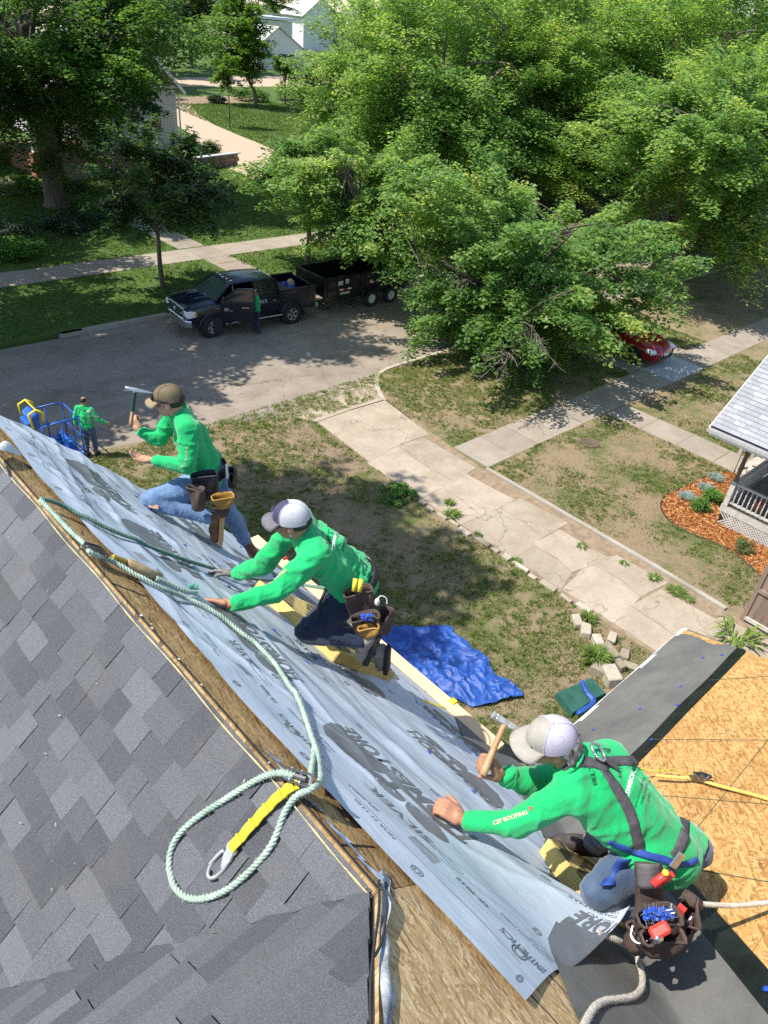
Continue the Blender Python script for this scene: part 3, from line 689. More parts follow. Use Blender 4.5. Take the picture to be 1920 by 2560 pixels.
# ---- synthetic underlayment: two lapped, wrinkled sheets with print
def under_mat():
    n = NT('synthetic_underlayment'); co = n.coord('World'); 
    c = n.ramp(n.noise(co, 2.2, 5, .65), [(.3, (.34, .405, .48)), (.7, (.46, .52, .59))])
    wv = n.n('ShaderNodeTexChecker'); wv.inputs['Scale'].default_value = 320; n.l(co, wv.inputs['Vector'])
    c = n.mix(.06, c, wv.outputs['Color'], 'OVERLAY')
    c = n.mix(n.ramp(n.noise(co, 40, 5, .8), [(.5, 0), (.75, .10)]), c, (.36, .39, .42))
    n.col(c); n.rough(.5); n.set(Specular_IOR_Level=.5)
    st = n.coord('World', (1, .3, 1)); h = n.math('ADD', n.math('MULTIPLY', n.noise(st, 9, 6, .6), 1.0), n.math('MULTIPLY', n.noise(n.coord('World', (1, .22, 1), (0, 0, .2)), 30, 4, .6), .35))
    n.bump(h, .22, .03); return n.m
M_und = under_mat(); M_ink = mk('grey_ink', (.15, .165, .18), (.115, .127, .14), 9, .55)
M_ink2 = mk('thin_ink', (.16, .17, .19), (.12, .13, .15), 60, .6)
def ridge(v): return 1-np.abs(2*v-1)
def wr(s, y, seed, amp):
    """wrinkles: long soft folds running mostly along the slope's length, some slanting"""
    a = ridge(fbm(s*1.0+y*.16, y*.14, 2.6, seed, 2))**2; b = ridge(fbm(s-y*.28, y*.12, 5.5, seed+3, 1))**3
    c_ = fbm(s, y, 1.7, seed+6, 2); d = ridge(fbm(s*.8+y*.45, y*.3, 4.5, seed+9, 2))**4
    return amp*(.9*a+.45*b+.5*c_+.6*d)
class Sheet:
    def __init__(s, P): s.P = P
    def ev(s, a, b, off=0.0):
        """a, b in grid units (arrays)"""
        A, B_ = s.P.shape[:2]; a = np.clip(a, 0, A-1.001); b = np.clip(b, 0, B_-1.001); i = a.astype(int); j = b.astype(int); fa = (a-i)[:, None]; fb = (b-j)[:, None]
        p = s.P; q = (p[i, j]*(1-fa)+p[i+1, j]*fa)*(1-fb)+(p[i, j+1]*(1-fa)+p[i+1, j+1]*fa)*fb
        if off:
            da = p[np.minimum(i+1, A-1), j]-p[i, j]; db = p[i, np.minimum(j+1, B_-1)]-p[i, j]; n = np.cross(db, da); n /= np.linalg.norm(n, axis=1)[:, None]+1e-9
            n *= np.sign(n[:, 2:3]+1e-6); q = q+n*off
        return q
NA, NB = 300, 72
Y1_, YE1 = 4.90, .26
aa = np.linspace(0, 1, NA)
# upper sheet: stations along the slope, upper edge U, lower edge L; the near end is being held up
ys = Y1_+(YE1-Y1_)*aa
sU = .205+.02*np.sin(ys*3)+np.clip(ys-3.4, 0, 2)**2*.03; sL = 1.215+.03*np.sin(ys*2.1+1)+np.clip(ys-2.2, 0, 3)*.03
P1 = np.zeros((NA, NB, 3))
E1 = [onP('B', 1315, 2500, .03), at(1385, 2428, 2.50), at(1440, 2412, 2.66), at(1545, 2310, 2.95), at(1575, 2262, 3.0)]
E1 = np.array(spline(E1, 12)); ei = np.linspace(0, len(E1)-1, NB); E1 = np.stack([np.interp(ei, np.arange(len(E1)), E1[:, k]) for k in range(3)], 1)
for j in range(NB):
    b = j/(NB-1); s_ = sU+(sL-sU)*b; h = .006+wr(s_, ys, 2, .025)*(.45+.55*np.minimum(1, np.minimum(b, 1-b)*5+.25)) - .006
    h = np.maximum(h, .004)
    base = np.stack([XR+s_*SQ+h*SQ, ys, ZR-s_*SQ+h*SQ], 1)
    k = np.clip((aa-.80)/.20, 0, 1); k = k*k*(3-2*k)*.0+np.clip((aa-.74)/.26, 0, 1)**1.9
    P1[:, j] = base*(1-k)[:, None]+E1[j][None]*k[:, None]
# folded tip at the very corner
U1 = thing('underlayment_sheet', 'upper wrinkled pale grey printed underlayment sheet, its loose end lifted beside the near roofer', 'underlayment', Bp(.7, 2.2))
link('sheet', gridmesh('sheet', P1), M_und, U1); S1 = Sheet(P1)
NA2, NB2 = 220, 90
P2 = np.zeros((NA2, NB2, 3)); a2 = np.linspace(0, 1, NA2)
for j in range(NB2):
    b = j/(NB2-1); s0 = 1.02+2.32*b
    ye = np.interp(s0, [1.0, 1.4, 1.87, 2.5, 3.2, 3.4], [.62, .58, .70, 1.05, 1.62, 1.7]); y_ = Y1_+.0+(ye-Y1_)*a2
    s_ = np.full(NA2, s0)+.012*np.sin(y_*2.7+b*2)*b
    h = np.maximum(wr(s_, y_, 8, .018)*np.minimum(1, .3+(1-b)*2), .004)*(.35+.65*min(1, b*8+.0))
    P2[:, j] = np.stack([XR+s_*SQ+h*SQ, y_, ZR-s_*SQ+h*SQ], 1)
U2 = thing('underlayment_sheet', 'lower pale grey printed underlayment sheet that two roofers kneel on above the plank', 'underlayment', Bp(2.2, 2.6))
link('sheet', gridmesh('sheet', P2), M_und, U2); S2 = Sheet(P2)
# --- print
_txt = {}
def textmesh(body, offset=0.0, shear=0.0):
    key = (body, offset, shear)
    if key in _txt: return _txt[key]
    cu = bpy.data.curves.new('t', 'FONT'); cu.body = body; cu.size = 1; cu.offset = offset; cu.shear = shear; cu.resolution_u = 3
    o = bpy.data.objects.new('t', cu); col.objects.link(o); bpy.context.view_layer.update()
    me = bpy.data.meshes.new_from_object(o.evaluated_get(bpy.context.evaluated_depsgraph_get())); bpy.data.objects.remove(o); bpy.data.curves.remove(cu)
    bm = bmesh.new(); bm.from_mesh(me); bmesh.ops.triangulate(bm, faces=bm.faces)
    for _ in range(2):
        es = [e for e in bm.edges if e.calc_length() > .35]
        if es: bmesh.ops.subdivide_edges(bm, edges=es, cuts=1); bmesh.ops.triangulate(bm, faces=bm.faces)
    V = np.array([v.co[:] for v in bm.verts]); F = np.array([[v.index for v in f.verts] for f in bm.faces]) if bm.faces else np.zeros((0, 3), int)
    bm.free(); bpy.data.meshes.remove(me); V = V[:, :2]; V[:, 0] -= V[:, 0].min(); L = V[:, 0].max()
    _txt[key] = (V, F, L); return _txt[key]
def poly2d(pts, n=1):
    bm = bmesh.new(); vs = [bm.verts.new((x, y, 0)) for x, y in pts]; bm.faces.new(vs); bmesh.ops.triangulate(bm, faces=bm.faces)
    for _ in range(4):
        es = [e for e in bm.edges if e.calc_length() > .03]
        if not es: break
        bmesh.ops.subdivide_edges(bm, edges=es, cuts=1); bmesh.ops.triangulate(bm, faces=bm.faces)
    bm.verts.index_update(); V = np.array([v.co[:2] for v in bm.verts]); F = np.array([[v.index for v in f.verts] for f in bm.faces]); bm.free(); return V, F
def ringpoly(r0, r1, n=18, ex=1.0):
    V = []; F = []
    for i in range(n):
        a = 2*math.pi*i/n; V += [(r0*math.cos(a)*ex, r0*math.sin(a)), (r1*math.cos(a)*ex, r1*math.sin(a))]
    for i in range(n): j = (i+1) % n; F += [(2*i, 2*i+1, 2*j+1), (2*i, 2*j+1, 2*j)]
    return np.array(V), np.array(F)
class Print:
    """collects flat print laid on a sheet; local u runs towards the street (+y), v up the slope"""
    def __init__(s, sh, yfun): s.sh = sh; s.V = []; s.F = []; s.n = 0; s.yfun = yfun
    def put(s, V, F, y, sl, flip=1, sc=1.0):
        # flip=1: reads with its top towards the eave (as seen from the far side)
        Y = y+flip*V[:, 0]*sc; Sd = sl-flip*V[:, 1]*sc
        a, b = s.yfun(Y, Sd); s.V.append(s.sh.ev(a, b, .0022)); s.F.append(F+s.n); s.n += len(V)
    def build(s, name, mat, parent):
        return link(name, npmesh(name, np.concatenate(s.V), np.concatenate(s.F)), mat, parent)
def y1f(Y, S): return (Y1_-Y)/(Y1_-YE1)*(NA-1), (S-.205)/(1.215-.205)*(NB-1)
def y2f(Y, S):
    ye = np.interp(S, [1.0, 1.4, 1.87, 2.5, 3.2, 3.4], [.62, .58, .70, 1.05, 1.62, 1.7]); return (Y1_-Y)/(Y1_-ye)*(NA2-1), (S-1.02)/2.32*(NB2-1)
hexp = poly2d([(0, 0), (.03, .13), (.10, .20), (.22, .20), (.30, .12), (.34, 0)]); barp = poly2d([(0, 0), (.66, 0), (.66, .045), (0, .045)])
ellp = poly2d([(.085*math.cos(t), .055*math.sin(t)) for t in np.linspace(0, 6.283, 25)[:-1]]); stem = poly2d([(0, 0), (.03, 0), (.03, .05), (0, .05)])
W_ = textmesh('HOMESTORE', .03, .25)
def logo(pr, y, sl, flip):
    """word with a bar, a house-end hexagon and two round shapes under it"""
    V, F, L = W_; k = .66/L; Vs = V*np.array([k, k*1.25]); pr.put(Vs, F, y, sl, flip)
    for (pv, pf), dx, dy in ((barp, 0, .098), (hexp, .335, .143), (ellp, .10, .245), (ellp, .275, .245), (stem, .085, .143), (stem, .26, .143)):
        pr.put(pv+np.array([dx, dy]), pf, y, sl, flip)
pr = Print(S1, y1f); th = Print(S1, y1f)
for c in (.30, 1.28, 2.30, 3.30, 4.2):
    if c < .5: continue
    logo(pr, c-.30, .985, 1)
logo(pr, -.08, .985, 1)
lines = [('SYNTHETICS', .05, .43, .25), ('ER-9839', .036, .49, .62), ('SILVER', .085, .62, -.12), ('#FL20853', .03, .40, .0), ('CSA A123.3  ASTM D4869', .026, .545, .3), ('CLASS A  1028', .026, .585, .3), ('NOA 21-12.02', .026, .33, -.1), ('RESIDENTIAL SYNTHETIC ROOFING UNDERLAYMENT', .016, .55, .75), ('FOLLOW LOCAL BUILDING CODES WHEN INSTALLING', .016, .575, .75)]
for c in (.42, 1.42, 2.44, 3.44, 4.3):
    for t, hgt, sl, dy in lines:
        V, F, L = textmesh(t, .012 if hgt > .03 else 0, 0); y_ = c+dy-.30
        if y_ < .3 or y_+L*hgt > 4.85: continue
        th.put(V*hgt, F, y_, sl, 1)
    if c < .5:
        for t, hgt, sl in (('ER-9839', .045, 1.10), ('SYNTHETICS', .05, 1.04), ('CSA A123.3', .035, .985), ('ASTM D4869', .035, .945)):
            V, F, L = textmesh(t, .01, 0); th.put(V*hgt, F, .36+L*hgt, sl, -1)
    for k in range(2):
        pv, pf = ringpoly(.028, .032); th.put(pv*[1.3, .9], pf, c+.12, .385+.0*k, 1)
        pv, pf = ringpoly(.018, .021); th.put(pv*[1.3, .9], pf, c+.12, .385, 1)
    for bx, sl in ((.80, .42),):
        for q in range(5):
            pv, pf = poly2d([(0, 0), (.10, 0), (.10, .006), (0, .006)]); th.put(pv, pf, c+bx-.3, sl+q*.013, 1)
for sl in (.275, .70, 1.13):
    for y in np.arange(.45 if sl < 1 else .75, 4.8, .46):
        for r0, r1 in ((.017, .021), (.008, .0115)):
            pv, pf = ringpoly(r0, r1); th.put(pv, pf, y+(.15 if sl == .70 else 0), sl, 1)
for sl in (.345, 1.09):
    for y in np.arange(.5, 4.8, .06):
        pv, pf = poly2d([(0, 0), (.061, 0), (.061, .003), (0, .003)]); th.put(pv, pf, y, sl, 1)
pr.build('print', M_ink, U1)['kind'] = 'stuff'; th.build('fine_print', M_ink2, U1)['kind'] = 'stuff'
pr = Print(S2, y2f); th = Print(S2, y2f)
for row, (sl, ph) in enumerate(((1.80, .0), (2.72, .5))):
    for c in (1.75, 2.75, 3.75, 4.7):
        y_ = c+ph*.9
        if y_ < (1.55 if row == 0 else 2.1) or y_ > 4.88: continue
        logo(pr, y_, sl, -1)
for sl in (1.35, 1.62, 2.1, 2.3, 2.8, 3.05):
    for y in np.arange(2.0, 4.8, .46):
        for r0, r1 in ((.017, .021), (.008, .0115)):
            pv, pf = ringpoly(r0, r1); th.put(pv, pf, y+.1*sl, sl, 1)
    for y in np.arange(1.9, 4.7, .06):
        pv, pf = poly2d([(0, 0), (.061, 0), (.061, .003), (0, .003)]); th.put(pv, pf, y, sl+.06, 1)
for c in (1.9, 2.9, 3.9):
    for t, hgt, sl in (('SILVER', .08, 1.50), ('SYNTHETICS', .05, 1.42), ('#FL20853', .03, 2.2), ('FOLLOW LOCAL BUILDING CODES WHEN INSTALLING', .018, 1.57), ('SILVER', .08, 2.30), ('RESIDENTIAL SYNTHETIC ROOFING UNDERLAYMENT', .018, 2.05)):
        V, F, L = textmesh(t, .012 if hgt > .03 else 0, 0)
        if c < 1+sl*.42: continue
        th.put(V*hgt, F, c+.7, sl, -1)
pr.build('print', M_ink, U2)['kind'] = 'stuff'; th.build('fine_print', M_ink2, U2)['kind'] = 'stuff'
# cap nails through the sheets
for i in range(26):
    y = 1.2+rs.random()*3.4; s = rs.choice((1.33, 1.75, 2.2, 2.7)); a, b = y2f(np.array([y]), np.array([s]))
    p = S2.ev(a, b, .003)[0]; cap_nail(p, PLN['B'][0], 'cap nails in the lower sheet', 'tiny blue cap nail pinning the lower printed underlayment sheet')
# scrap of white sheet at the far end of the ridge
P = np.array([[onP('B', 0, 1110, .03)*(1-u)*(1-v)+onP('B', -40, 1140, .02)*(1-u)*v+onP('B', 45, 1118, .06)*u*(1-v)+onP('B', 52, 1132, .04)*u*v+np.array([0, 0, .03*math.sin(u*4)]) for v in np.linspace(0, 1, 5)] for u in np.linspace(0, 1, 8)])
o = link('underlayment_scrap', gridmesh('underlayment_scrap', P), mk('white_scrap', (.62, .64, .66), (.5, .52, .55), 20, .6)); tag(o, 'small white torn flap of sheet lying across the far ridge', 'underlayment')
# ================================================================== OTHER BUILDINGS
M_wood = mk('weathered_wood', (.50, .45, .38), (.36, .32, .26), 5, .85, .5, 30, kind='World', stretch=(1, 1, .3))
M_woodg = mk('grey_paint_wood', (.56, .53, .48), (.42, .39, .35), 7, .8, .3, 40, kind='World')
M_brownp = mk('brown_post', (.16, .12, .10), (.10, .075, .06), 9, .7)
M_deck = mk('deck_boards', (.22, .2, .18), (.15, .135, .12), 4, .8, .3, kind='World', stretch=(1, .1, 1))
M_roofl = shingle_mat('pale_shingle', (.27, .275, .29), (.34, .345, .36))
M_gut = mk('gutter_metal', (.62, .62, .63), (.5, .5, .51), 4, .35, metal=.3)
M_glass = NT('window_glass'); M_glass.col((.03, .04, .05)); M_glass.rough(.06); M_glass.set(Specular_IOR_Level=.8); M_glass = M_glass.m
# ---- neighbour's porch and roof edge
NP = thing('neighbour_house', 'porch end of the house next door, pale shingle roof, turned posts, lattice skirt', 'house', (20, 3, 0))
th_ = math.atan2(1.5, 2.3); cs, sn = math.cos(th_), math.sin(th_)
def RP(d, y, h=0.0): return np.array([17.86+d*cs-h*sn, y, 2.80+d*sn+h*cs])      # d up-slope from the eave
m = MB(); m.prism([(0, 5.96), (4.6, 5.96), (4.6, -3.0), (0, -3.0)], lambda u, v, t: RP(u, v, t), -.06, -.012); RB = m.build('roof', M_shd, NP)
m = MB(); m.prism([(4.6, 5.96), (4.6, -3.0), (9.2, -3.0), (9.2, 5.96)], lambda u, v, t: (RP(u, v, t) if u < 4.7 else np.array([RP(4.6, v)[0]*2-RP(9.2-u, v)[0], v, RP(9.2-u, v)[2]+t])), -.06, -.012); m.build('roof', M_roofl, NP)
r3 = random.Random(5)
for ci in range(26):
    d1 = .02+ci*.145; d0 = d1+.15; y = 5.98
    while y > 2.2+.0*ci:
        wd = r3.choice((.14, .2, .28)); y2 = y-wd; m = MB()
        vs = [RP(d1, y, .004), RP(d1, y2+.003, .004), RP(d0, y2+.003, -.008), RP(d0, y, -.008), RP(d1, y, .012), RP(d1, y2+.003, .012), RP(d0, y2+.003, -.004), RP(d0, y, -.004)]
        m.add(vs, [(0, 1, 2, 3), (4, 7, 6, 5), (0, 4, 5, 1), (1, 5, 6, 2), (2, 6, 7, 3), (3, 7, 4, 0)]); m.build('shingle', M_roofl, RB); y = y2
        if (ci > 12 and y < 3.6): break
m = MB(); gp = [(-.13, .0), (-.12, -.09), (-.02, -.11), (0, -.10), (0, 0), (-.02, 0), (-.02, -.085), (-.105, -.075), (-.115, 0)]
m.prism(gp, lambda u, v, t: (17.84+u, t, 2.775+v), 5.98, -3); m.build('gutter', M_gut, NP)
m = MB(); m.box((17.93, 1.5, 2.62), (.05, 8.9, .16)); m.box((18.2, 1.5, 2.56), (.55, 8.8, .03)); m.build('fascia', M_white, NP)
m = MB(); m.bar(RP(-.05, 5.985, -.09), RP(4.6, 5.985, -.09), .03, .16); m.build('rake_board', M_white, NP)
# deck, skirt, posts
m = MB(); m.box((20.9, 1.1, .57), (4.9, 8.0, .06)); m.build('deck', M_deck, NP)
m = MB(); m.box((18.46, 1.1, .50), (.05, 8.05, .19)); m.box((20.9, 5.12, .50), (4.9, .05, .19)); m.build('rim_board', M_woodg, NP)
m = MB(); Lz0, Lz1 = .0, .40
def lat(y0, sg, k):
    pts = []
    a = (y0, Lz0); b = (y0+sg*(Lz1-Lz0), Lz1); m.bar((18.455-.006*k, a[0], a[1]), (18.455-.006*k, b[0], b[1]), .008, .038, (0, -sg, 1))
for i in range(60):
    y = 5.1-i*.095
    if y-.4 > .2: lat(y, -1, 0)
    if y-.4 > .2: lat(y-.4, 1, 1)
o = m.build('lattice', M_woodg, NP); o['kind'] = 'stuff'
m = MB(); m.box((18.56, 2.6, .2), (.02, 5, .4)); m.build('skirt_shade_sheet', mk('porch_shade_black', (.02, .02, .02), None, 5, .9), NP)  # black sheet behind the lattice paints in the shade below the deck
def post(x, y):
    m = MB(); m.box((x, y, .98), (.13, .13, .78)); m.build('post_base', M_woodg, NP)
    m = MB(); m.lathe([(.055, 1.37), (.06, 1.42), (.045, 1.46), (.06, 1.5), (.045, 1.54), (.055, 1.62), (.062, 1.8), (.05, 1.98), (.06, 2.0), (.045, 2.03), (.06, 2.06), (.05, 2.1), (.055, 2.2), (.07, 2.24), (.07, 2.55)], (x, y, 0), 12); m.build('post', M_brownp, NP, smooth=True)
for x, y in ((18.5, 5.05), (18.5, 1.6), (21.5, 5.05)): post(x, y)
m = MB(); m.box((20.9, 5.05, 2.52), (5.0, .12, .14)); m.box((18.5, 1.1, 2.52), (.12, 8, .14)); m.build('beam', M_woodg, NP)
m = MB(); m.box((18.5, 3.35, 1.30), (.07, 3.35, .05)); m.box((18.5, 3.35, .72), (.05, 3.35, .05)); m.build('handrail', M_woodg, NP)
m = MB(); m.box((20.0, 5.05, 1.30), (2.9, .07, .05)); m.box((20.0, 5.05, .72), (2.9, .05, .05)); m.build('handrail', M_woodg, NP)
bm0 = MB(); bm0.lathe([(.02, .72), (.02, .80), (.012, .82), (.024, .86), (.02, .98), (.014, 1.0), (.022, 1.03), (.016, 1.12), (.012, 1.16), (.02, 1.2), (.02, 1.28)], (0, 0, 0), 7); bme = bm0.mesh('baluster', True); bme.materials.append(M_woodg)
for p in [(18.5, 4.9-i*.125) for i in range(25)]+[(18.66+i*.125, 5.05) for i in range(22)]:
    o = bpy.data.objects.new('baluster', bme); col.objects.link(o); o.location = (p[0], p[1], 0); o.parent = NP; o.matrix_parent_inverse = Matrix.Translation(-Vector(NP.location))
m = MB()
for k in range(3): m.box((22.3, 5.3+k*.28, .42-k*.17), (1.5, .3, .12))
m.build('step', M_wood, NP)
for x in (21.6, 23.0):
    m = MB(); m.bar((x, 5.1, 1.35), (x, 6.1, .95), .08, .05); m.box((x, 6.1, .5), (.1, .1, 1.0)); m.box((x, 5.1, .9), (.1, .1, .9)); m.build('stair_rail', M_wood, NP)
m = MB(); m.box((22.5, -1.5, 1.6), (7.0, 6.6, 3.2)); m.build('wall', M_siding, NP)
# porch furniture
b = thing('garden_bench', 'white slatted lattice back bench on the neighbouring porch', 'bench', (19.6, 3.6, .6))
for k in range(5): m = MB(); m.box((19.35+k*.1, 3.6, 1.02), (.08, 1.2, .03)); m.build('seat_slat', M_white, b)
m = MB()
for k in range(6): m.box((19.85, 3.6, 1.12+k*.07), (.03, 1.2, .035))
for k in range(9): m.box((19.85, 3.03+k*.142, 1.3), (.034, .03, .45))
m.build('backrest', M_white, b)
for dx in (0, .5):
    for dy in (-.55, .55): m = MB(); m.box((19.35+dx, 3.6+dy, .8), (.06, .06, .42)); m.build('leg', M_white, b)
for dy in (-.58, .58): m = MB(); m.box((19.6, 3.6+dy, 1.22), (.55, .06, .04)); m.build('armrest', M_white, b)
o = thing('flower_pot', 'small terracotta pot standing on the neighbouring porch floor', 'pot', (18.95, 4.35, .6)); m = MB(); m.lathe([(.09, .6), (.13, .82), (.145, .82), (.145, .87), (.12, .87), (.11, .80), (0, .80)], (18.95, 4.35, 0), 14); m.build('pot', mk('terracotta', (.5, .17, .09), (.4, .13, .07), 9, .8), o, smooth=False)
# mulch bed with black edging and bark chips
M_mul = mk('orange_mulch', (.40, .15, .045), (.21, .07, .018), 16, .95, .9, 30, kind='World', det=6, bd=.03)
o = polysheet('mulch_bed', MULCH, .022, M_mul); o['kind'] = 'structure'
m = MB(); m.tube(spline([(x, y, .02) for x, y in MULCH[:13]], 5), .022, 5); o = m.build('bed_edging', mk('black_edging', (.02, .02, .02), None, 20, .6)); tag(o, 'thin black edging strip curving round the orange mulch bed', 'edging')
r = np.random.default_rng(3); X = r.uniform(16.8, 22, 15000); Y = r.uniform(2.6, 6.8, 15000); k = inside(X, Y, MULCH); X, Y = X[k], Y[k]; N = len(X)
a = r.uniform(0, 6.28, N); L = r.uniform(.02, .06, N); w_ = r.uniform(.005, .012, N); t = r.normal(0, .25, N); z = .024+r.uniform(0, .03, N); ca, sa = np.cos(a), np.sin(a)
V = np.stack([np.stack([X+ca*L*e-sa*w_*f, Y+sa*L*e+ca*w_*f, z+t*L*e+.008*f], 1) for e, f in ((-1, -1), (1, -1), (1, 1), (-1, 1))], 1)
me = npmesh('mulch_chips', V.reshape(-1, 3), np.arange(N*4).reshape(-1, 4)); vattr(me, 'tone', np.repeat(r.uniform(0, 1, N), 4))
tag(link('mulch_chips', me, leaf_mat('bark_chip', [(0, (.17, .06, .02)), (.5, (.38, .155, .05)), (1, (.54, .30, .13))], .05, .9, .1)), 'orange bark chips of the mulch bed', 'mulch', kind='stuff')
# board fence at the drive's right end
FN = thing('board_fence', 'weathered brown board fence standing at the end of the driveway kerb', 'fence', (15.1, 1.5, 0))
M_fb = mk('fence_board', (.30, .22, .165), (.19, .135, .10), 4, .9, .7, 24, kind='World', stretch=(1, 1, .2))
for i in range(22):
    y = 2.66-i*.155; m = MB(); m.box((15.1+r3.uniform(-.006, .006), y, .98+r3.uniform(-.02, .02)), (.025, .148, 1.85)); m.build('board', M_fb, FN)
m = MB(); m.box((15.1, 2.78, 1.0), (.1, .09, 2.0)); m.build('post', M_fb, FN)
for z in (.12, .95, 1.7): m = MB(); m.box((15.065, 1.0, z), (.045, 3.5, .09)); m.build('rail', M_woodg if z < .2 else M_fb, FN)
# ---- house across the street on the left
M_sid2 = mk('cream_siding', (.62, .60, .55), (.52, .50, .46), 3, .75); M_gab = mk('brown_gable_shingle', (.30, .17, .085), (.2, .105, .05), 14, .9, .5, kind='World'); M_brick = mk('brick_base', (.36, .17, .11), (.25, .11, .07), 14, .9, .4, kind='World'); M_tanroof = mk('tan_roof', (.40, .35, .29), (.30, .26, .21), 12, .9, .5, kind='World')
LH = thing('house', 'old white sided house with a brown shingled gable behind the massive tree', 'house', (28, 66, 0))
m = MB()
def lap(m, x0, x1, y, z0, z1, st=.2):
    z = z0
    while z < z1-.01:
        e = min(z+st, z1); m.add([(x0, y-.03, z), (x1, y-.03, z), (x1, y, e), (x0, y, e), (x0, y, z), (x1, y, z)], [(0, 1, 2, 3), (0, 4, 5, 1)]); z = e
lap(m, 24.2, 33.1, 60, 0, 4.4); m.box((28.65, 66.1, 2.2), (8.9, 12.0, 4.4)); m.build('wall', M_sid2, LH)
m = MB(); m.prism([(24.0, 4.45), (33.3, 4.45), (28.65, 9.1)], lambda u, v, t: (u, t, v), 59.96, 60.4); m.build('gable', M_gab, LH)
for sgn in (-1, 1):
    m = MB(); m.prism([(0, 0), (5.2, 5.2), (5.2, 5.36), (-.15, .1)], lambda u, v, t: (28.65+sgn*(4.95-u), t, 3.95+v), 59.4, 72.5); m.build('roof', M_tanroof, LH)
    m = MB(); m.bar((28.65+sgn*5.0, 59.38, 4.0), (28.65, 59.38, 9.15), .06, .22); m.build('rake_board', M_white, LH)
m = MB(); m.box((28.65, 59.93, 4.45), (9.4, .1, .2)); m.build('trim_board', M_white, LH)
def window(parent, x, y, z, w_, h_, fr=.09):
    m = MB()
    for dx in (-1, 1): m.box((x+dx*(w_/2), y, z), (fr, .1, h_+fr))
    for dz in (-1, 0, 1): m.box((x, y-.002, z+dz*h_/2), (w_+fr, .1, fr))
    f = m.build('window', M_white, parent); m = MB(); m.box((x, y+.02, z), (w_, .03, h_)); m.build('pane', M_glass, f)
window(LH, 28.65, 59.9, 5.85, .85, 1.35); window(LH, 31.2, 59.9, 2.3, .9, 1.5); window(LH, 26.5, 59.9, 2.3, 1.5, 1.5)
m = MB(); m.box((33.35, 60.0, 2.0), (.1, .1, 4.0)); m.build('downpipe', M_white, LH)
# porch
m = MB(); m.box((21.6, 55.8, .45), (6.4, 7.6, .9)); m.build('porch_base', M_brick, LH)
for x, y in ((18.6, 52.2), (22.0, 52.2), (24.6, 52.2)): m = MB(); m.box((x, y, .75), (.6, .6, 1.5)); m.build('brick_pier', M_brick, LH); m = MB(); m.box((x, y, 2.4), (.32, .32, 1.9)); m.build('column', M_white, LH)
m = MB(); m.box((21.6, 52.2, 3.45), (6.8, .4, .3)); m.build('beam', M_white, LH)
for sgn in (-1, 1): m = MB(); m.prism([(0, 0), (3.9, 2.5), (3.9, 2.64), (-.1, .1)], lambda u, v, t: (21.4+sgn*(3.9-u), t, 3.6+v), 51.6, 60); m.build('roof', M_tanroof, LH)
m = MB(); m.prism([(17.9, 3.62), (24.9, 3.62), (21.4, 5.9)], lambda u, v, t: (u, t, v), 52.05, 52.3); m.build('gable', M_gab, LH)
for k in range(4): m = MB(); m.box((20.3, 51.7-k*.3, .75-k*.2), (1.8, .32, .2)); m.build('step', M_walk, LH)
m = MB(); m.box((14.2, 62, 2.8), (6.5, 12, 5.6)); o = m.build('house', M_sid2); tag(o, 'pale sided house wall beyond the neighbouring concrete drive', 'house')
m = MB(); m.prism([(10.6, 5.6), (17.8, 5.6), (14.2, 8.8)], lambda u, v, t: (u, t, v), 55.6, 68.5); m.build('roof', M_tanroof, o)
# stone planter wall by the gravel drive
PL_ = thing('planter_wall', 'low stacked stone planter wall with pale caps beside the gravel drive', 'wall', (31.5, 52.5, 0))
for k in range(3):
    for i in range(9):
        p0 = np.array([29.2, 51.3]); p1 = np.array([34.1, 52.6]); q = p0+(p1-p0)*(i+.5+.25*(k % 2))/9.5; m = MB(); rock(m, (q[0], q[1], .15+k*.26), (.55, .36, .27), .26, 500+k*20+i); m.build('stone', rnd_mk('planter_stone', [(0, (.13, .10, .085)), (1, (.27, .22, .18))], .9, 20, .3, .5, 'World') if (k, i) == (0, 0) else bpy.data.materials['planter_stone'], PL_)
for i in range(5):
    q = np.array([29.2, 51.3])+(np.array([4.9, 1.3]))*(i+.5)/5; m = MB(); m.box((q[0], q[1], .86), (.98, .42, .08), .26); m.build('cap_stone', M_newc, PL_)
# chain link gate + wire at the back garden
m = MB()
for x in (45.0, 47.0): m.tube([(x, 87.6, 0), (x, 87.6, 2.0)], .05, 6)
m.tube([(45, 87.6, 2.0), (47, 87.6, 2.0)], .04, 6); m.tube([(45, 87.6, .3), (47, 87.6, .3)], .03, 6)
for i in range(12): m.tube([(45+i*.17, 87.6, .3), (45+i*.17, 87.6, 2.0)], .008, 3)
o = m.build('garden_gate', M_gut); tag(o, 'grey tubular wire gate at the back garden', 'gate')
m = MB(); P = [(60+6*t, 120+4*t, 8.2+.02*(t-6)**2) for t in np.linspace(-6, 10, 14)]; m.tube(P, .05, 4, cap=False); o = m.build('overhead_wire', M_gut); tag(o, 'single overhead wire crossing before the far dark trees', 'wire')
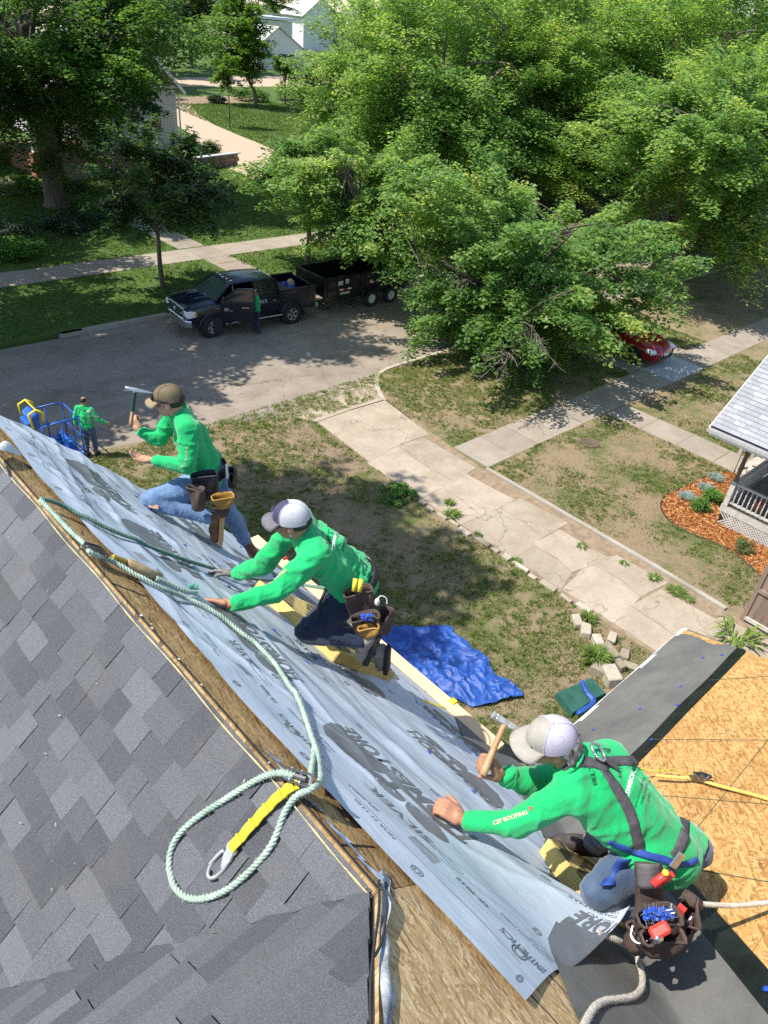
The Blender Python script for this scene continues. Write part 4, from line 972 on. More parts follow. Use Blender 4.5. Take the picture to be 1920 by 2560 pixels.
# ---- far white garage, shed, house
M_far = mk('far_white', (.72, .73, .74), (.64, .65, .67), 2, .7)
FG = thing('garage', 'white double garage with a stepped gable beyond the back lawn', 'garage', (95, 134, 0))
m = MB(); m.prism([(90.0, 0), (99.6, 0), (99.6, 3.7), (94.2, 6.6), (90.0, 4.0)], lambda u, v, t: (u, t, v), 131, 141); m.build('wall', M_far, FG)
for sg, x1, z1 in ((-1, 89.6, 3.75), (1, 100.2, 3.4)): m = MB(); m.bar(((94.2+x1)/2+(94.2-x1)*.5, 136, 6.75), (x1, 136, z1), 10.6, .12, (0, 0, 1)); m.build('roof', M_newc, FG)
for x in (96.0, 91.4):
    m = MB(); m.box((x, 130.95, 1.5), (3.6, .1, 3.0)); d = m.build('garage_door', M_far, FG)
    m = MB(); m.box((x, 130.88, 2.15), (3.4, .06, .75)); m.build('pane', M_glass, d)
    m = MB(); m.box((x, 130.86, 2.15), (.12, .06, .9)); m.box((x, 130.86, 1.72), (3.6, .06, .1)); m.build('door_rail', M_far, d)
SH = thing('shed', 'long flat roofed cream shed behind the white garage', 'shed', (106, 152, 0)); m = MB(); m.box((106, 155, 3.6), (11, 10, 7.2)); m.build('wall', mk('cream_far', (.72, .70, .62), None, 2, .8), SH); m = MB(); m.box((106, 155, 7.6), (12, 11, .5)); m.build('roof', M_far, SH)
m = MB(); m.lathe([(.3, 7.8), (.3, 9)], (103, 151, 0), 8); m.build('vent', M_gut, SH)
FH = thing('house', 'far white gabled house half hidden by the tree tops', 'house', (151, 195, 0)); m = MB(); m.prism([(145, 0), (157, 0), (157, 8), (151, 12), (145, 8)], lambda u, v, t: (u, t, v), 190, 200); m.build('wall', M_far, FH)
for sg in (-1, 1): m = MB(); m.bar((151+sg*6.8, 195, 7.6), (151, 195, 12.2), 11, .3); m.build('roof', M_newc, FH)
# white trestle seen on the parking court through the leaves
TR = thing('trestle', 'white folding trestle standing on the pavement seen through the leaves', 'trestle', (45.6, 24.3, 0))
for dx in (-.5, .5):
    for dy in (-.35, .35): m = MB(); m.bar((45.6+dx, 24.3, .85), (45.6+dx*1.1, 24.3+dy, -.12), .06, .04); m.build('leg', M_white, TR)
m = MB(); m.box((45.6, 24.3, .88), (1.3, .1, .08)); m.build('top_beam', M_white, TR)
# ================================================================== TREES
M_bark = mk('grey_bark', (.17, .13, .1), (.075, .06, .048), 6, .95, .9, 16, kind='World', stretch=(1, 1, .25), bd=.03)
M_barkp = mk('pale_bark', (.36, .31, .26), (.2, .17, .14), 8, .9, .6, 22, kind='World', stretch=(1, 1, .3))
L_elm = leaf_mat('leaf_box_elder', [(0, (.068, .14, .036)), (.35, (.14, .255, .068)), (.7, (.22, .345, .098)), (.9, (.31, .41, .12)), (1, (.43, .46, .13))], .54, .5, .4)
L_dark = leaf_mat('leaf_dark', [(0, (.022, .052, .013)), (.5, (.046, .095, .022)), (1, (.10, .16, .035))], .35, .5, .3)
L_maple = leaf_mat('leaf_bright', [(0, (.06, .125, .012)), (.5, (.12, .225, .022)), (1, (.235, .345, .05))], .42, .5, .3)
L_hack = leaf_mat('leaf_hackberry', [(0, (.045, .10, .024)), (.5, (.10, .195, .044)), (1, (.20, .30, .075))], .5, .5, .3)
def leaves_np(C, R, per, size, r, droop=.5, tone0=None, flat=.7, spray=0.):
    """C (n,3) clump centres, R (n,) radii -> folded leaf blades"""
    n = len(C); N = n*per
    d = r.normal(size=(N, 3)); d /= np.linalg.norm(d, axis=1)[:, None]+1e-9
    rad = r.uniform(0, 1, N)**.42
    D0_ = d*(np.repeat(R, per)*rad)[:, None]*np.array([1, 1, flat])
    if spray > 0:      # drooping sprays pointing outwards
        A_ = C-C.mean(0); A_[:, 2] = A_[:, 2]*.9-.12*np.abs(A_).mean(); A_ = A_+r.normal(0, 1, A_.shape)*np.abs(A_).mean()*.6; A_ /= np.linalg.norm(A_, axis=1)[:, None]+1e-9; A_ = np.repeat(A_, per, 0)
        al = (D0_*A_).sum(1)[:, None]; D0_ = (D0_-A_*al)*(1-.38*spray)+A_*al*(1+.75*spray)
    P = np.repeat(C, per, 0)+D0_
    P[:, 2] -= np.repeat(R, per)*.25*rad**2
    az = r.uniform(0, 6.283, N); dn = r.uniform(-.25, .9, N)*droop*.75
    ax = np.stack([np.cos(az)*np.cos(dn), np.sin(az)*np.cos(dn), -np.sin(dn)], 1)
    sd = np.cross(ax, r.normal(size=(N, 3))*.38+np.array([-.15, .1, 1])); sd /= np.linalg.norm(sd, axis=1)[:, None]+1e-9
    up = np.cross(sd, ax); sz = size*r.uniform(.6, 1.25, N)
    V = np.zeros((N, 4, 3)); L = (ax*sz[:, None]); W = sd*(sz*.30)[:, None]
    V[:, 0] = P; V[:, 1] = P+L*.5+W+up*(sz*.06)[:, None]; V[:, 2] = P+L; V[:, 3] = P+L*.5-W+up*(sz*.06)[:, None]
    I = np.arange(N)*4; F = np.concatenate([np.stack([I, I+1, I+2], 1), np.stack([I, I+2, I+3], 1)])
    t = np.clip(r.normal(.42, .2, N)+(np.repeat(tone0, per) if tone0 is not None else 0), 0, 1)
    return V.reshape(-1, 3), F, np.repeat(t, 4)
M_deadw = mk('dead_wood', (.27, .225, .19), (.17, .14, .115), 8, .9, .4, 22, kind='World')
def make_tree(label, base, H, cz, rx, ry, rz, n_cl, per, size, lm, trunk_r, seed, cr=(.55, 1.0), group=None, offs=(0, 0), bark=None, limbs=9, droop=.6, fork=.35, cat='tree', shell=.45, low=-.9, toneup=.25, rlift=0., lobes=7, name='tree', squash=None):
    """trunk with limbs and twigs, crown of leaf clumps spread through an uneven volume"""
    r = np.random.default_rng(seed); base = np.array([base[0], base[1], 0.]); ctr = base+np.array([offs[0], offs[1], cz])
    # boughs spread through an uneven volume; leaf clumps wrapped round each bough
    nb = lobes*3; LD = r.normal(size=(nb, 3)); LD /= np.linalg.norm(LD, axis=1)[:, None]; LD = LD[LD[:, 2] > low]; nb = len(LD)
    bc = LD*r.uniform(.42, .86, nb)[:, None]; br = r.uniform(.24, .46, nb); bt = r.normal(0, .16, nb)
    per_b = r.multinomial(n_cl, br**2/(br**2).sum()); C = []; TB = []
    for i in range(nb):
        k = per_b[i]; d = r.normal(size=(k, 3)); d[:, 2] += .25; d /= np.linalg.norm(d, axis=1)[:, None]+1e-9; q = r.uniform(.25, 1.12, k)**.6
        p = bc[i]+d*(br[i]*q)[:, None]*np.array([1.05, 1.05, .95]); p[:, 2] -= .12*np.maximum(0, np.hypot(p[:, 0], p[:, 1])-.6); C.append(p); TB.append(np.full(k, bt[i]))
    C = np.concatenate(C); TB = np.concatenate(TB); n_cl = len(C)
    U = C.copy(); C = C*np.array([rx, ry, rz])+ctr; C[:, 2] = np.maximum(C[:, 2], .6+.3*np.abs(U[:, 0])+rlift*np.clip(U[:, 0]-.05, 0, 1))
    Rr = r.uniform(cr[0], cr[1], n_cl)
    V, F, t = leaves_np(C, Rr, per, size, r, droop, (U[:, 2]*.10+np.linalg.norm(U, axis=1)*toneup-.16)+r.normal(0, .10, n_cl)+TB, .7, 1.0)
    m = MB(); top = ctr+np.array([0, 0, rz*.55]); fz = max(1.2, cz-rz*fork*2.0)
    tp = spline([base-np.array([0, 0, .1]), base+np.array([r.normal(0, .05), r.normal(0, .05), fz*.5]), base+np.array([offs[0]*.35, offs[1]*.35, fz]), (base+ctr)/2+np.array([offs[0]*.2, offs[1]*.2, cz*.32]), top], 6)
    tr = np.interp(np.linspace(0, 1, len(tp)), [0, .04, .4, 1], [trunk_r*1.5, trunk_r*1.05, trunk_r*.8, trunk_r*.08]); m.tube(tp, list(tr), 9)
    tips = []; k0 = int(len(tp)*.38)
    for i in range(limbs):
        s = tp[r.integers(k0, len(tp)-3)]; a = 6.283*i/limbs+r.normal(0, .3); el = r.uniform(-.1, .85)
        e = ctr+np.array([math.cos(a)*math.cos(el)*rx, math.sin(a)*math.cos(el)*ry, math.sin(el)*rz])*r.uniform(.55, .85)
        q = spline([s, s*.6+e*.4+np.array([0, 0, .25*rz*r.uniform(0, .6)]), e], 6); lr = trunk_r*r.uniform(.28, .5)
        m.tube(q, list(np.linspace(lr, .02, len(q))), 6); tips += q[3:]
    T = np.array(tips); step = max(1, n_cl//130)
    for c in C[::step]:
        j = np.argmin(((T-c)**2).sum(1)); s = T[j]; q = spline([s, (s+c)/2+r.normal(0, .15, 3), c], 3); m.tube(q, [.03, .026, .022, .018, .014, .01, .006][:len(q)], 4, cap=False)
    root = thing(name, label, cat, base, group)
    m.build('trunk', bark or M_bark, root, smooth=True)
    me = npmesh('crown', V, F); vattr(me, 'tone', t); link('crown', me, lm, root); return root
def bare(parent, pts, mat, seed, n=26, L=1.2, r0=.02):
    """dead bare twigs fanning out from points"""
    r = np.random.default_rng(seed)
    for p, d in pts:
        m = MB(); p = np.array(p); d = np.array(d, float); d /= np.linalg.norm(d)
        for i in range(n):
            dd = d+r.normal(0, .38, 3); dd /= np.linalg.norm(dd); l = L*r.uniform(.5, 1.2); e = p+dd*l
            q = spline([p+dd*.05, p+dd*l*.5+r.normal(0, .07, 3), e], 4); m.tube(q, list(np.linspace(r0*r.uniform(.5, 1), .005, len(q))), 4, cap=False)
            for k in range(3):
                s = q[r.integers(3, len(q))]; f = dd+r.normal(0, .6, 3); f /= np.linalg.norm(f); m.tube([s, s+f*l*.18, s+f*l*.34+[0, 0, .03]], [.008, .006, .004], 3, cap=False)
        m.build('dead_branch', mat, parent)
# --- the broad street tree whose limbs droop over the near verge and the red car
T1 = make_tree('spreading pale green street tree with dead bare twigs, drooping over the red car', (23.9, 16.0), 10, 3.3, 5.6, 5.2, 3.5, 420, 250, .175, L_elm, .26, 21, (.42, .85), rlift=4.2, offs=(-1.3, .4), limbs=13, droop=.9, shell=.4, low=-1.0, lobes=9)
bare(T1, [(at(1300, 800, 23.6), (-.2, -.5, -.6)), (at(1340, 830, 23.2), (-.1, -.5, -.8)), (at(1270, 880, 22.6), (-.5, -.2, -.2)), (at(1120, 640, 27.0), (-.6, .2, .6)), (at(1170, 700, 25.5), (-.8, 0, .1))], M_deadw, 5, 15, 1.1, .009)
# --- big right-hand street tree
T2 = make_tree('large dark green street tree with a thick leaning trunk beyond the red car', (38.2, 18.4), 14, 5.8, 7.4, 5.8, 5.4, 440, 250, .20, L_elm, .42, 22, (.6, 1.15), offs=(.6, -1.6), limbs=14, lobes=11, low=-1.0)
bare(T2, [(at(1720, 360, 40), (-.3, .3, 1)), (at(1660, 330, 42), (-.4, .3, .9))], M_barkp, 6, 30, 2.2)
# --- row across the street
T3 = make_tree('tall leafy tree across the street whose crown rises behind the dump trailer', (33.0, 31.0), 15, 7.0, 6.4, 5.4, 6.0, 380, 250, .20, L_elm, .38, 23, (.7, 1.25), lobes=8, low=-.85)
make_tree('low leafy branch-heavy tree hanging over the dump trailer', (25.4, 29.2), 9, 4.2, 3.8, 4.2, 2.8, 240, 220, .18, L_elm, .2, 24, (.4, .8), offs=(-3.0, -4.2), droop=1.0, low=-1.0)
make_tree('small round street tree standing behind the trailer hitch', (22.6, 29.0), 7, 4.2, 2.5, 2.3, 2.0, 100, 190, .19, L_elm, .13, 25, (.45, .8), limbs=7)
make_tree('small dark green street tree between the kerb and sidewalk behind the pickup', (15.0, 29.5), 7, 3.9, 2.7, 2.5, 2.5, 120, 170, .19, L_dark, .11, 26, (.4, .75), limbs=7, low=-.8)
# --- big old tree before the left house
T7 = make_tree('massive old tree with a thick dark trunk shading the brown gabled house', (16.6, 44.6), 19, 7.4, 9.4, 6.5, 6.6, 580, 210, .25, L_hack, .62, 27, (.7, 1.3), offs=(-.2, .4), rlift=6.5, limbs=18, lobes=12, low=-.95, fork=.12)
# --- tall trees on the right, mid distance (share crown shapes by copying)
def rootcopy(src, pos, sc, rz, label, group=None):
    c = src.copy(); col.objects.link(c); c.location = (pos[0], pos[1], 0); c.scale = sc; c.rotation_euler = (0, 0, rz); c['label'] = label
    if group: c['group'] = group
    elif 'group' in c: del c['group']
    for ch in src.children:
        if ch.name.startswith('dead'): continue
        d = ch.copy(); col.objects.link(d); d.parent = c; d.matrix_parent_inverse = ch.matrix_parent_inverse.copy()
    return c
gl = 'tall leafy tree in the green mass beyond the street'
gr = 'trees massed beyond the street'
for (x, y, s, z, rz) in [(43, 33, 1.15, 1.1, 1.1), (39.5, 29.5, 1.0, .8, 2.9), (48, 30, 1.1, .9, 4.6), (36, 38, 1.0, 1.0, .7), (50, 24, 1.2, 1.15, 2.2), (55, 36, 1.35, 1.25, .4), (46, 44, 1.3, 1.2, 3.3), (62, 30, 1.3, 1.3, 5.1), (70, 46, 1.6, 1.5, 2.8), (58, 54, 1.5, 1.35, 4.1), (85, 38, 1.7, 1.6, 1.6), (80, 62, 1.7, 1.5, .2), (72, 22, 1.5, 1.4, 3.9), (98, 56, 1.9, 1.7, 5.6), (112, 30, 2.0, 1.8, 2.6), (120, 80, 2.2, 1.8, 1.2)]:
    rootcopy(T3, (x, y), (s, s, z), rz, gl, gr)
rootcopy(T2, (47, 17.5), (1.0, 1.0, 1.0), 2.5, 'dark leafy street tree down the pavement past the leaning trunk')
# dark small tree on the gravel drive's edge and a half-bare tree beside it
make_tree('small crooked dark leaved tree at the edge of the gravel drive', (38.2, 46.2), 8, 5.6, 2.9, 2.6, 2.6, 70, 150, .24, L_dark, .13, 31, (.45, .8), limbs=8, shell=.2)
T12 = make_tree('thin grey green half bare tree beside the gravel drive', (44.5, 49), 9, 4.8, 3.8, 3.6, 3.4, 130, 120, .24, leaf_mat('leaf_greygreen', [(0, (.06, .085, .03)), (.5, (.12, .155, .055)), (1, (.2, .23, .09))], .35), .18, 32, (.5, .95), limbs=12, shell=.1)
bare(T12, [((43.0, 47.5, 5.6), (-.4, -.3, 1)), ((44.6, 48.4, 6.4), (.2, -.3, 1)), ((45.8, 48.0, 5.0), (.5, -.4, .6))], M_barkp, 8, 16, 2.6)
# far garden trees
make_tree('bright lime green maple standing on the far lawn', (56.0, 82.6), 13, 6.6, 3.3, 3.3, 5.4, 200, 130, .34, L_maple, .2, 33, (.55, 1.0), offs=(-1.5, 1.4), limbs=9, low=-.95)
make_tree('thin young sapling on a bare trunk in the far lawn', (44.0, 69.4), 6.5, 4.5, 1.25, 1.25, 2.0, 40, 90, .26, L_maple, .06, 34, (.3, .55), limbs=5)
make_tree('small dark stemmed fruit tree at the back of the far lawn', (62.0, 84.8), 6, 3.6, 2.0, 2.0, 2.0, 45, 80, .3, L_hack, .12, 35, (.45, .8), limbs=7)
for i, (x, y, h, r_, lm, lab) in enumerate([(62, 118, 11, 6.5, L_dark, 'dark evergreen tree behind the far garden'), (74, 128, 12, 7, L_dark, 'dark broad tree left of the white garage'), (120, 175, 12, 9, L_maple, 'pale green tree rising behind the long white shed'), (100, 178, 12, 9, L_hack, 'green tree behind the shed roof of the far garage'), (50, 104, 9, 6, L_dark, 'dark tree standing beyond the back garden gate'), (150, 150, 13, 11, L_elm, 'tall tree right of the far white house'), (128, 118, 11, 8, L_elm, 'leafy tree in front of the far white house'), (36, 92, 11, 7, L_dark, 'dark tree behind the brown gabled house'), (112, 106, 9, 6, L_elm, 'rounded tree hiding the right side of the white garage')]):
    make_tree(lab, (x, y), h*1.6, h, r_, r_, h*.75, 120, 120, .6, lm, .35, 40+i, (1.0, 1.9), limbs=7)
# tall trees just left of the view: they throw the dappled shade on the street and near lawn
make_tree('tall street tree left of the view shading the road', (2.0, 28.5), 17, 11.5, 5.6, 4.6, 4.6, 240, 160, .26, L_hack, .4, 51, (.6, 1.1), offs=(1.2, -2.0), limbs=11, shell=.25)
make_tree('tall left street tree reaching a high limb over the parked pickup', (3.2, 30.5), 18, 13.9, 5.0, 4.2, 2.3, 210, 160, .26, L_hack, .4, 53, (.55, 1.0), offs=(5.6, -1.8), limbs=11)
make_tree('broad lawn tree left of the view shading the far lawn', (5.5, 38.5), 14, 9.4, 5.0, 4.6, 3.4, 130, 150, .26, L_hack, .35, 54, (.6, 1.1), limbs=10)
make_tree('verge tree left of the view shading the far kerb', (3.6, 31.6), 12, 8.6, 4.4, 3.6, 2.8, 80, 150, .26, L_hack, .3, 55, (.55, 1.0), offs=(.4, 0), limbs=9)
make_tree('tall yard tree beside the house shading the near lawn', (-5.2, 16.4), 21, 17.2, 4.8, 3.8, 3.2, 270, 170, .26, L_hack, .4, 52, (.6, 1.1), offs=(4.2, -.4), limbs=10, shell=.25)
# ground cover and shrubs
def shrub(label, pos, r_, h, n, per, size, lm, seed, group=None, name='shrub'):
    q = np.random.default_rng(seed); a = q.uniform(0, 6.283, n); rr = np.sqrt(q.uniform(0, 1, n))*r_
    C = np.stack([pos[0]+np.cos(a)*rr, pos[1]+np.sin(a)*rr, h*(.35+.5*q.uniform(0, 1, n)*(1-(rr/r_)**2*.6))], 1); V, F, t = leaves_np(C, np.full(n, h*.34), per, size, q, .4, None, .9)
    V[:, 2] = np.maximum(V[:, 2], .01)
    root = thing(name, label, 'shrub', (pos[0], pos[1], 0), group); me = npmesh('crown', V, F); vattr(me, 'tone', t); link('crown', me, lm, root)
    m = MB()
    for k in range(5): b = 6.283*k/5; m.tube([(pos[0], pos[1], -.02), (pos[0]+math.cos(b)*r_*.4, pos[1]+math.sin(b)*r_*.4, h*.45)], [.03*h+.005, .01], 5)
    m.build('stem', M_bark, root); return root
L_sh = leaf_mat('leaf_shrub', [(0, (.05, .12, .02)), (.6, (.11, .24, .04)), (1, (.2, .33, .07))], .35)
q = gnd(985, 1240); shrub('dense patch of low green weeds on the shaded lawn at the stone edging', q, .55, .26, 40, 60, .07, L_sh, 79, None, 'weed_patch')
a = gnd(1747, 1275); b = gnd(1778, 1254); c = gnd(1856, 1374)
shrub('young bright green shrub in the orange mulch, standing nearer the lawn', a, .20, .42, 16, 60, .06, L_sh, 1)
shrub('young bright green shrub in the orange mulch, beside the porch post', b, .24, .50, 20, 60, .06, L_sh, 2)
shrub('low dull green juniper shrub in the orange mulch below the lattice', c, .28, .30, 18, 60, .05, leaf_mat('leaf_juniper', [(0, (.05, .075, .025)), (1, (.16, .19, .06))], .2), 3)
M_fesc = leaf_mat('blue_fescue', [(0, (.1, .17, .15)), (.5, (.2, .31, .29)), (1, (.36, .47, .44))], .2)
for i, ((px, py), lb) in enumerate((((1788, 1200), 'blue fescue grass tuft nearest the porch corner post'), ((1762, 1226), 'blue fescue grass tuft beside the taller mulch bed shrub'), ((1716, 1248), 'blue fescue grass tuft at the curved lawn edge of the mulch'))):
    q = gnd(px, py); o = tuft('fescue_grass', (q[0], q[1], .03), .27, .16, 220, M_fesc, lb, 'grass tuft', None, .006, 300+i, .75)
M_jun = leaf_mat('leaf_groundcover', [(0, (.025, .05, .025)), (.5, (.055, .095, .05)), (1, (.12, .17, .085))], .25)
for i, (x, y, r_, h, lab, lm) in enumerate([(13.2, 39.5, 2.2, .8, 'wide dark groundcover juniper on the left lawn beside the sidewalk', M_jun), (15.8, 40.4, 1.7, .7, 'dark spreading juniper near the foot of the massive tree', M_jun), (11.2, 36.4, 1.3, .8, 'bright green low bush by the far sidewalk', L_sh), (18.5, 47.8, 1.2, .9, 'green shrub in front of the brick porch base', L_hack), (15.6, 49.2, 1.4, .9, 'light green shrub beside the neighbouring concrete drive', L_sh), (30.5, 54.2, 1.1, 1.2, 'rounded green bush behind the stone planter wall', L_sh), (33.0, 55.0, .6, 1.6, 'dark upright evergreen shrub in the raised stone bed', L_dark), (29.0, 50.4, 1.2, .9, 'leafy bush below the stone planter wall', L_hack), (38.0, 43.6, 1.6, 1.1, 'dark bush on the lawn edge by the gravel drive', L_dark), (59.5, 88.6, 2.2, 1.6, 'row of green garden shrubs behind the maple', L_hack), (66.0, 88.5, 2.4, 2.0, 'tall grassy bush at the back of the far lawn', L_sh), (70, 84, 2.5, 2.4, 'pale feathery shrub right of the small fruit tree', L_sh), (53, 86.2, .9, 1.0, 'grey green mounded plant by the garden dirt', M_jun), (45.8, 88.8, 1.0, 3.2, 'climbing vine mass covering the garden gate post', L_hack)]):
    shrub(lab, (x, y), r_, h, 46, 60, .16 if y < 60 else .26, lm, 60+i)
# ================================================================== VEHICLES
def paint(name, c, rough=.22):
    n = NT(name); co = n.coord('World'); n.col(n.ramp(n.noise(co, 6, 5), [(.35, tuple(v*.85 for v in c)), (.7, c)])); n.rough(n.ramp(n.noise(co, 12, 5, .7), [(.3, rough), (.75, rough+.14)])); n.set(Coat_Weight=.45, Coat_Roughness=.05, Specular_IOR_Level=.35); return n.m
M_navy = paint('navy_paint', (.004, .007, .018)); M_red = paint('red_paint', (.33, .008, .012)); M_blackp = paint('black_paint', (.007, .007, .009), .4)
M_wpaint = paint('white_paint', (.7, .71, .72)); M_chrome = mk('chrome', (.75, .75, .76), (.55, .55, .57), 6, .12, metal=1.0)
M_tyre = mk('tyre_rubber', (.022, .022, .023), (.012, .012, .013), 14, .85, .4); M_alloy = mk('alloy', (.5, .5, .5), (.38, .38, .38), 8, .4, metal=.35)
M_dglass = NT('dark_glass'); M_dglass.col((.012, .016, .016)); M_dglass.rough(.04); M_dglass.set(Specular_IOR_Level=.9); M_dglass = M_dglass.m
M_head = NT('headlamp'); M_head.col((.75, .76, .78)); M_head.rough(.08); M_head.set(Specular_IOR_Level=.8); M_head = M_head.m
M_amber = mk('amber', (.75, .3, .03), None, 20, .2); M_redl = mk('red_lens', (.45, .015, .015), None, 20, .2); M_rubber = mk('black_plastic', (.018, .018, .018), None, 12, .6)
class LF:
    """local frame: x along heading, y to the left, z up"""
    def __init__(s, c, yaw, z=-.125): s.c = c; s.h = (math.cos(yaw), math.sin(yaw)); s.z = z
    def __call__(s, x, y, z): return (s.c[0]+x*s.h[0]-y*s.h[1], s.c[1]+x*s.h[1]+y*s.h[0], s.z+z)
def loft(f, secs, cap=True):
    """secs: list of (x, [(y,z)...]) half outlines from bottom centre to top centre -> mirrored"""
    m = MB(); rings = []
    for x, half in secs: rings.append([f(x, y, z) for y, z in half]+[f(x, -y, z) for y, z in half[::-1]])
    n = len(rings[0]); vs = [p for r_ in rings for p in r_]; fs = []
    for i in range(len(rings)-1):
        for j in range(n): fs.append((i*n+j, i*n+(j+1) % n, (i+1)*n+(j+1) % n, (i+1)*n+j))
    if cap: fs += [tuple(range(n))[::-1], tuple(range((len(rings)-1)*n, len(rings)*n))]
    return m.add(vs, fs)
def quad(f, pts, mat, name, parent, t=None):
    m = MB(); m.add([f(*p) for p in pts], [tuple(range(len(pts)))]); return m.build(name, mat, parent)
def lbox(f, c, d, mat, name, parent, bevel=0):
    m = MB(); x, y, z = d[0]/2, d[1]/2, d[2]/2; vs = [f(c[0]+a, c[1]+b, c[2]+e) for a in (-x, x) for b in (-y, y) for e in (-z, z)]
    m.add(vs, [(0, 1, 3, 2), (4, 6, 7, 5), (0, 4, 5, 1), (2, 3, 7, 6), (0, 2, 6, 4), (1, 5, 7, 3)]); return m.build(name, mat, parent, bevel=bevel)
def wheel(f, x, y, R, W, parent, rim=None, spokes=6, rr=.62, steer=0):
    s = 1 if y > 0 else -1; w_ = thing_part('wheel', parent)
    def loc(px, py, pz): c, s_ = math.cos(steer), math.sin(steer); return f(x+px*c-py*s_, y+px*s_+py*c, R+pz)
    def lat_(prof, mat, nm, n=28):
        m = MB(); k = len(prof); vs = []
        for r_, yy in prof:
            for j in range(n): a = 6.2832*j/n; vs.append(loc(r_*math.cos(a), yy*s, r_*math.sin(a)))
        fs = [(i*n+j, i*n+(j+1) % n, (i+1)*n+(j+1) % n, (i+1)*n+j) for i in range(k-1) for j in range(n)]+[tuple(range(n)), tuple(range((k-1)*n, k*n))]
        m.add(vs, fs); return m.build(nm, mat, w_, angle=40)
    lat_([(R*rr, -W/2), (R*.94, -W/2), (R, -W*.35), (R, W*.35), (R*.94, W/2), (R*rr, W/2), (R*rr, W*.2)], M_tyre, 'tyre')
    lat_([(R*rr*.99, W*.1), (R*rr*.99, W*.46), (R*rr*.9, W*.46), (R*rr*.86, W*.28), (.02, W*.26)], rim or M_alloy, 'rim')
    m = MB()
    for k in range(spokes):
        a = 6.2832*k/spokes; p0 = (.05*math.cos(a), W*.36*s, .05*math.sin(a)); p1 = (R*rr*.92*math.cos(a), W*.42*s, R*rr*.92*math.sin(a)); m.bar(loc(*p0), loc(*p1), R*.14, .03, Vector(loc(0, s, 0))-Vector(loc(0, 0, 0)))
    m.build('spoke', rim or M_alloy, w_); return w_
def thing_part(name, parent): o = bpy.data.objects.new(name, None); col.objects.link(o); return par(o, parent)

# ---- navy crew cab pickup, driver's door open
f = LF((15.78, 24.42), math.pi-.092); PK = thing('pickup_truck', 'dark navy crew cab pickup with chrome grille and open driver door at the kerb', 'pickup truck', f(0, 0, 0))
AX = 1.79; WR = .41
def arch(x0, z0=.62): return z0
body = []
for x, zt, zb, hw in ((-1.22, 1.34, .60, .97), (-.9, 1.36, .58, .98), (.0, 1.38, .58, .985), (.95, 1.38, .58, .98), (1.2, 1.36, .60, .985), (1.75, 1.33, .62, .99), (2.3, 1.29, .60, .97), (2.62, 1.24, .58, .94), (2.74, 1.16, .58, .90)):
    body.append((x, [(0, zb), (hw-.1, zb), (hw-.02, zb+.08), (hw, .95), (hw-.015, zt-.10), (hw-.07, zt-.02), (hw-.22, zt+.015), (.55, zt+.05 if x > 1 else zt), (0, zt+.055 if x > 1 else zt)]))
loft(f, body).build('body', M_navy, PK, angle=35)
for dx in (-.32, .32):
    m = MB(); m.add([f(1.6, dx-.1, 1.395), f(2.2, dx-.07, 1.375), f(2.2, dx+.07, 1.375), f(1.6, dx+.1, 1.395), f(1.65, dx, 1.43), f(2.15, dx, 1.40)], [(0, 1, 5, 4), (4, 5, 2, 3), (0, 4, 3), (1, 2, 5)]); m.build('hood_ridge', M_navy, PK)
# greenhouse: roof shell, pillars, panes
rf = [(-1.15, 1.83, .66), (-.95, 1.90, .72), (-.1, 1.94, .75), (.68, 1.92, .74), (.88, 1.88, .70)]
loft(f, [(x, [(0, z-.07), (hw-.02, z-.07), (hw, z-.04), (hw-.05, z), (.3, z+.025), (0, z+.03)]) for x, z, hw in rf]).build('roof', M_navy, PK, angle=35)
W0 = 1.36
for sy in (1, -1):
    for x0, x1, xa, xb, w_ in ((-1.2, -1.14, -1.12, -1.08, .07), (-.12, -.04, -.10, -.04, .08), (1.56, 1.5, .86, .8, .07)):
        m = MB(); m.bar(f(x0, sy*.90, W0), f(xa, sy*.70, 1.87), w_, .06, (0, 0, 1)); m.build('pillar', M_navy, PK)
    quad(f, [(-1.15, sy*.905, W0), (-.12, sy*.905, W0), (-.11, sy*.715, 1.85), (-1.08, sy*.70, 1.84)], M_dglass, 'side_window', PK)
    if sy < 0: quad(f, [(-.04, sy*.905, W0), (1.46, sy*.905, W0), (.82, sy*.70, 1.84), (-.04, sy*.715, 1.85)], M_dglass, 'side_window', PK)
quad(f, [(1.56, .86, W0+.02), (1.66, 0, W0+.04), (1.56, -.86, W0+.02), (.86, -.68, 1.86), (.90, 0, 1.895), (.86, .68, 1.86)], NT('windscreen_glass').col((.05, .075, .06)).rough(.05).set(Specular_IOR_Level=.9).m, 'windscreen', PK)
quad(f, [(-1.19, .86, W0), (-1.19, -.86, W0), (-1.13, -.66, 1.84), (-1.13, .66, 1.84)], M_dglass, 'rear_window', PK)
lbox(f, (.2, .0, 1.0), (2.3, 1.72, .7), M_rubber, 'cabin', PK)
lbox(f, (.15, .55, 1.2), (.5, .5, .75), M_rubber, 'seat', PK)
for k in range(5): m = MB(); p = f(.78-.03*abs(k-2), (k-2)*.27, 1.955); m.ell(p, (.07, .045, .03), 8, 5); m.build('marker_light', mk('clear_lens', (.8, .72, .6), None, 10, .2) if k == 0 else bpy.data.materials['clear_lens'], PK, smooth=True)
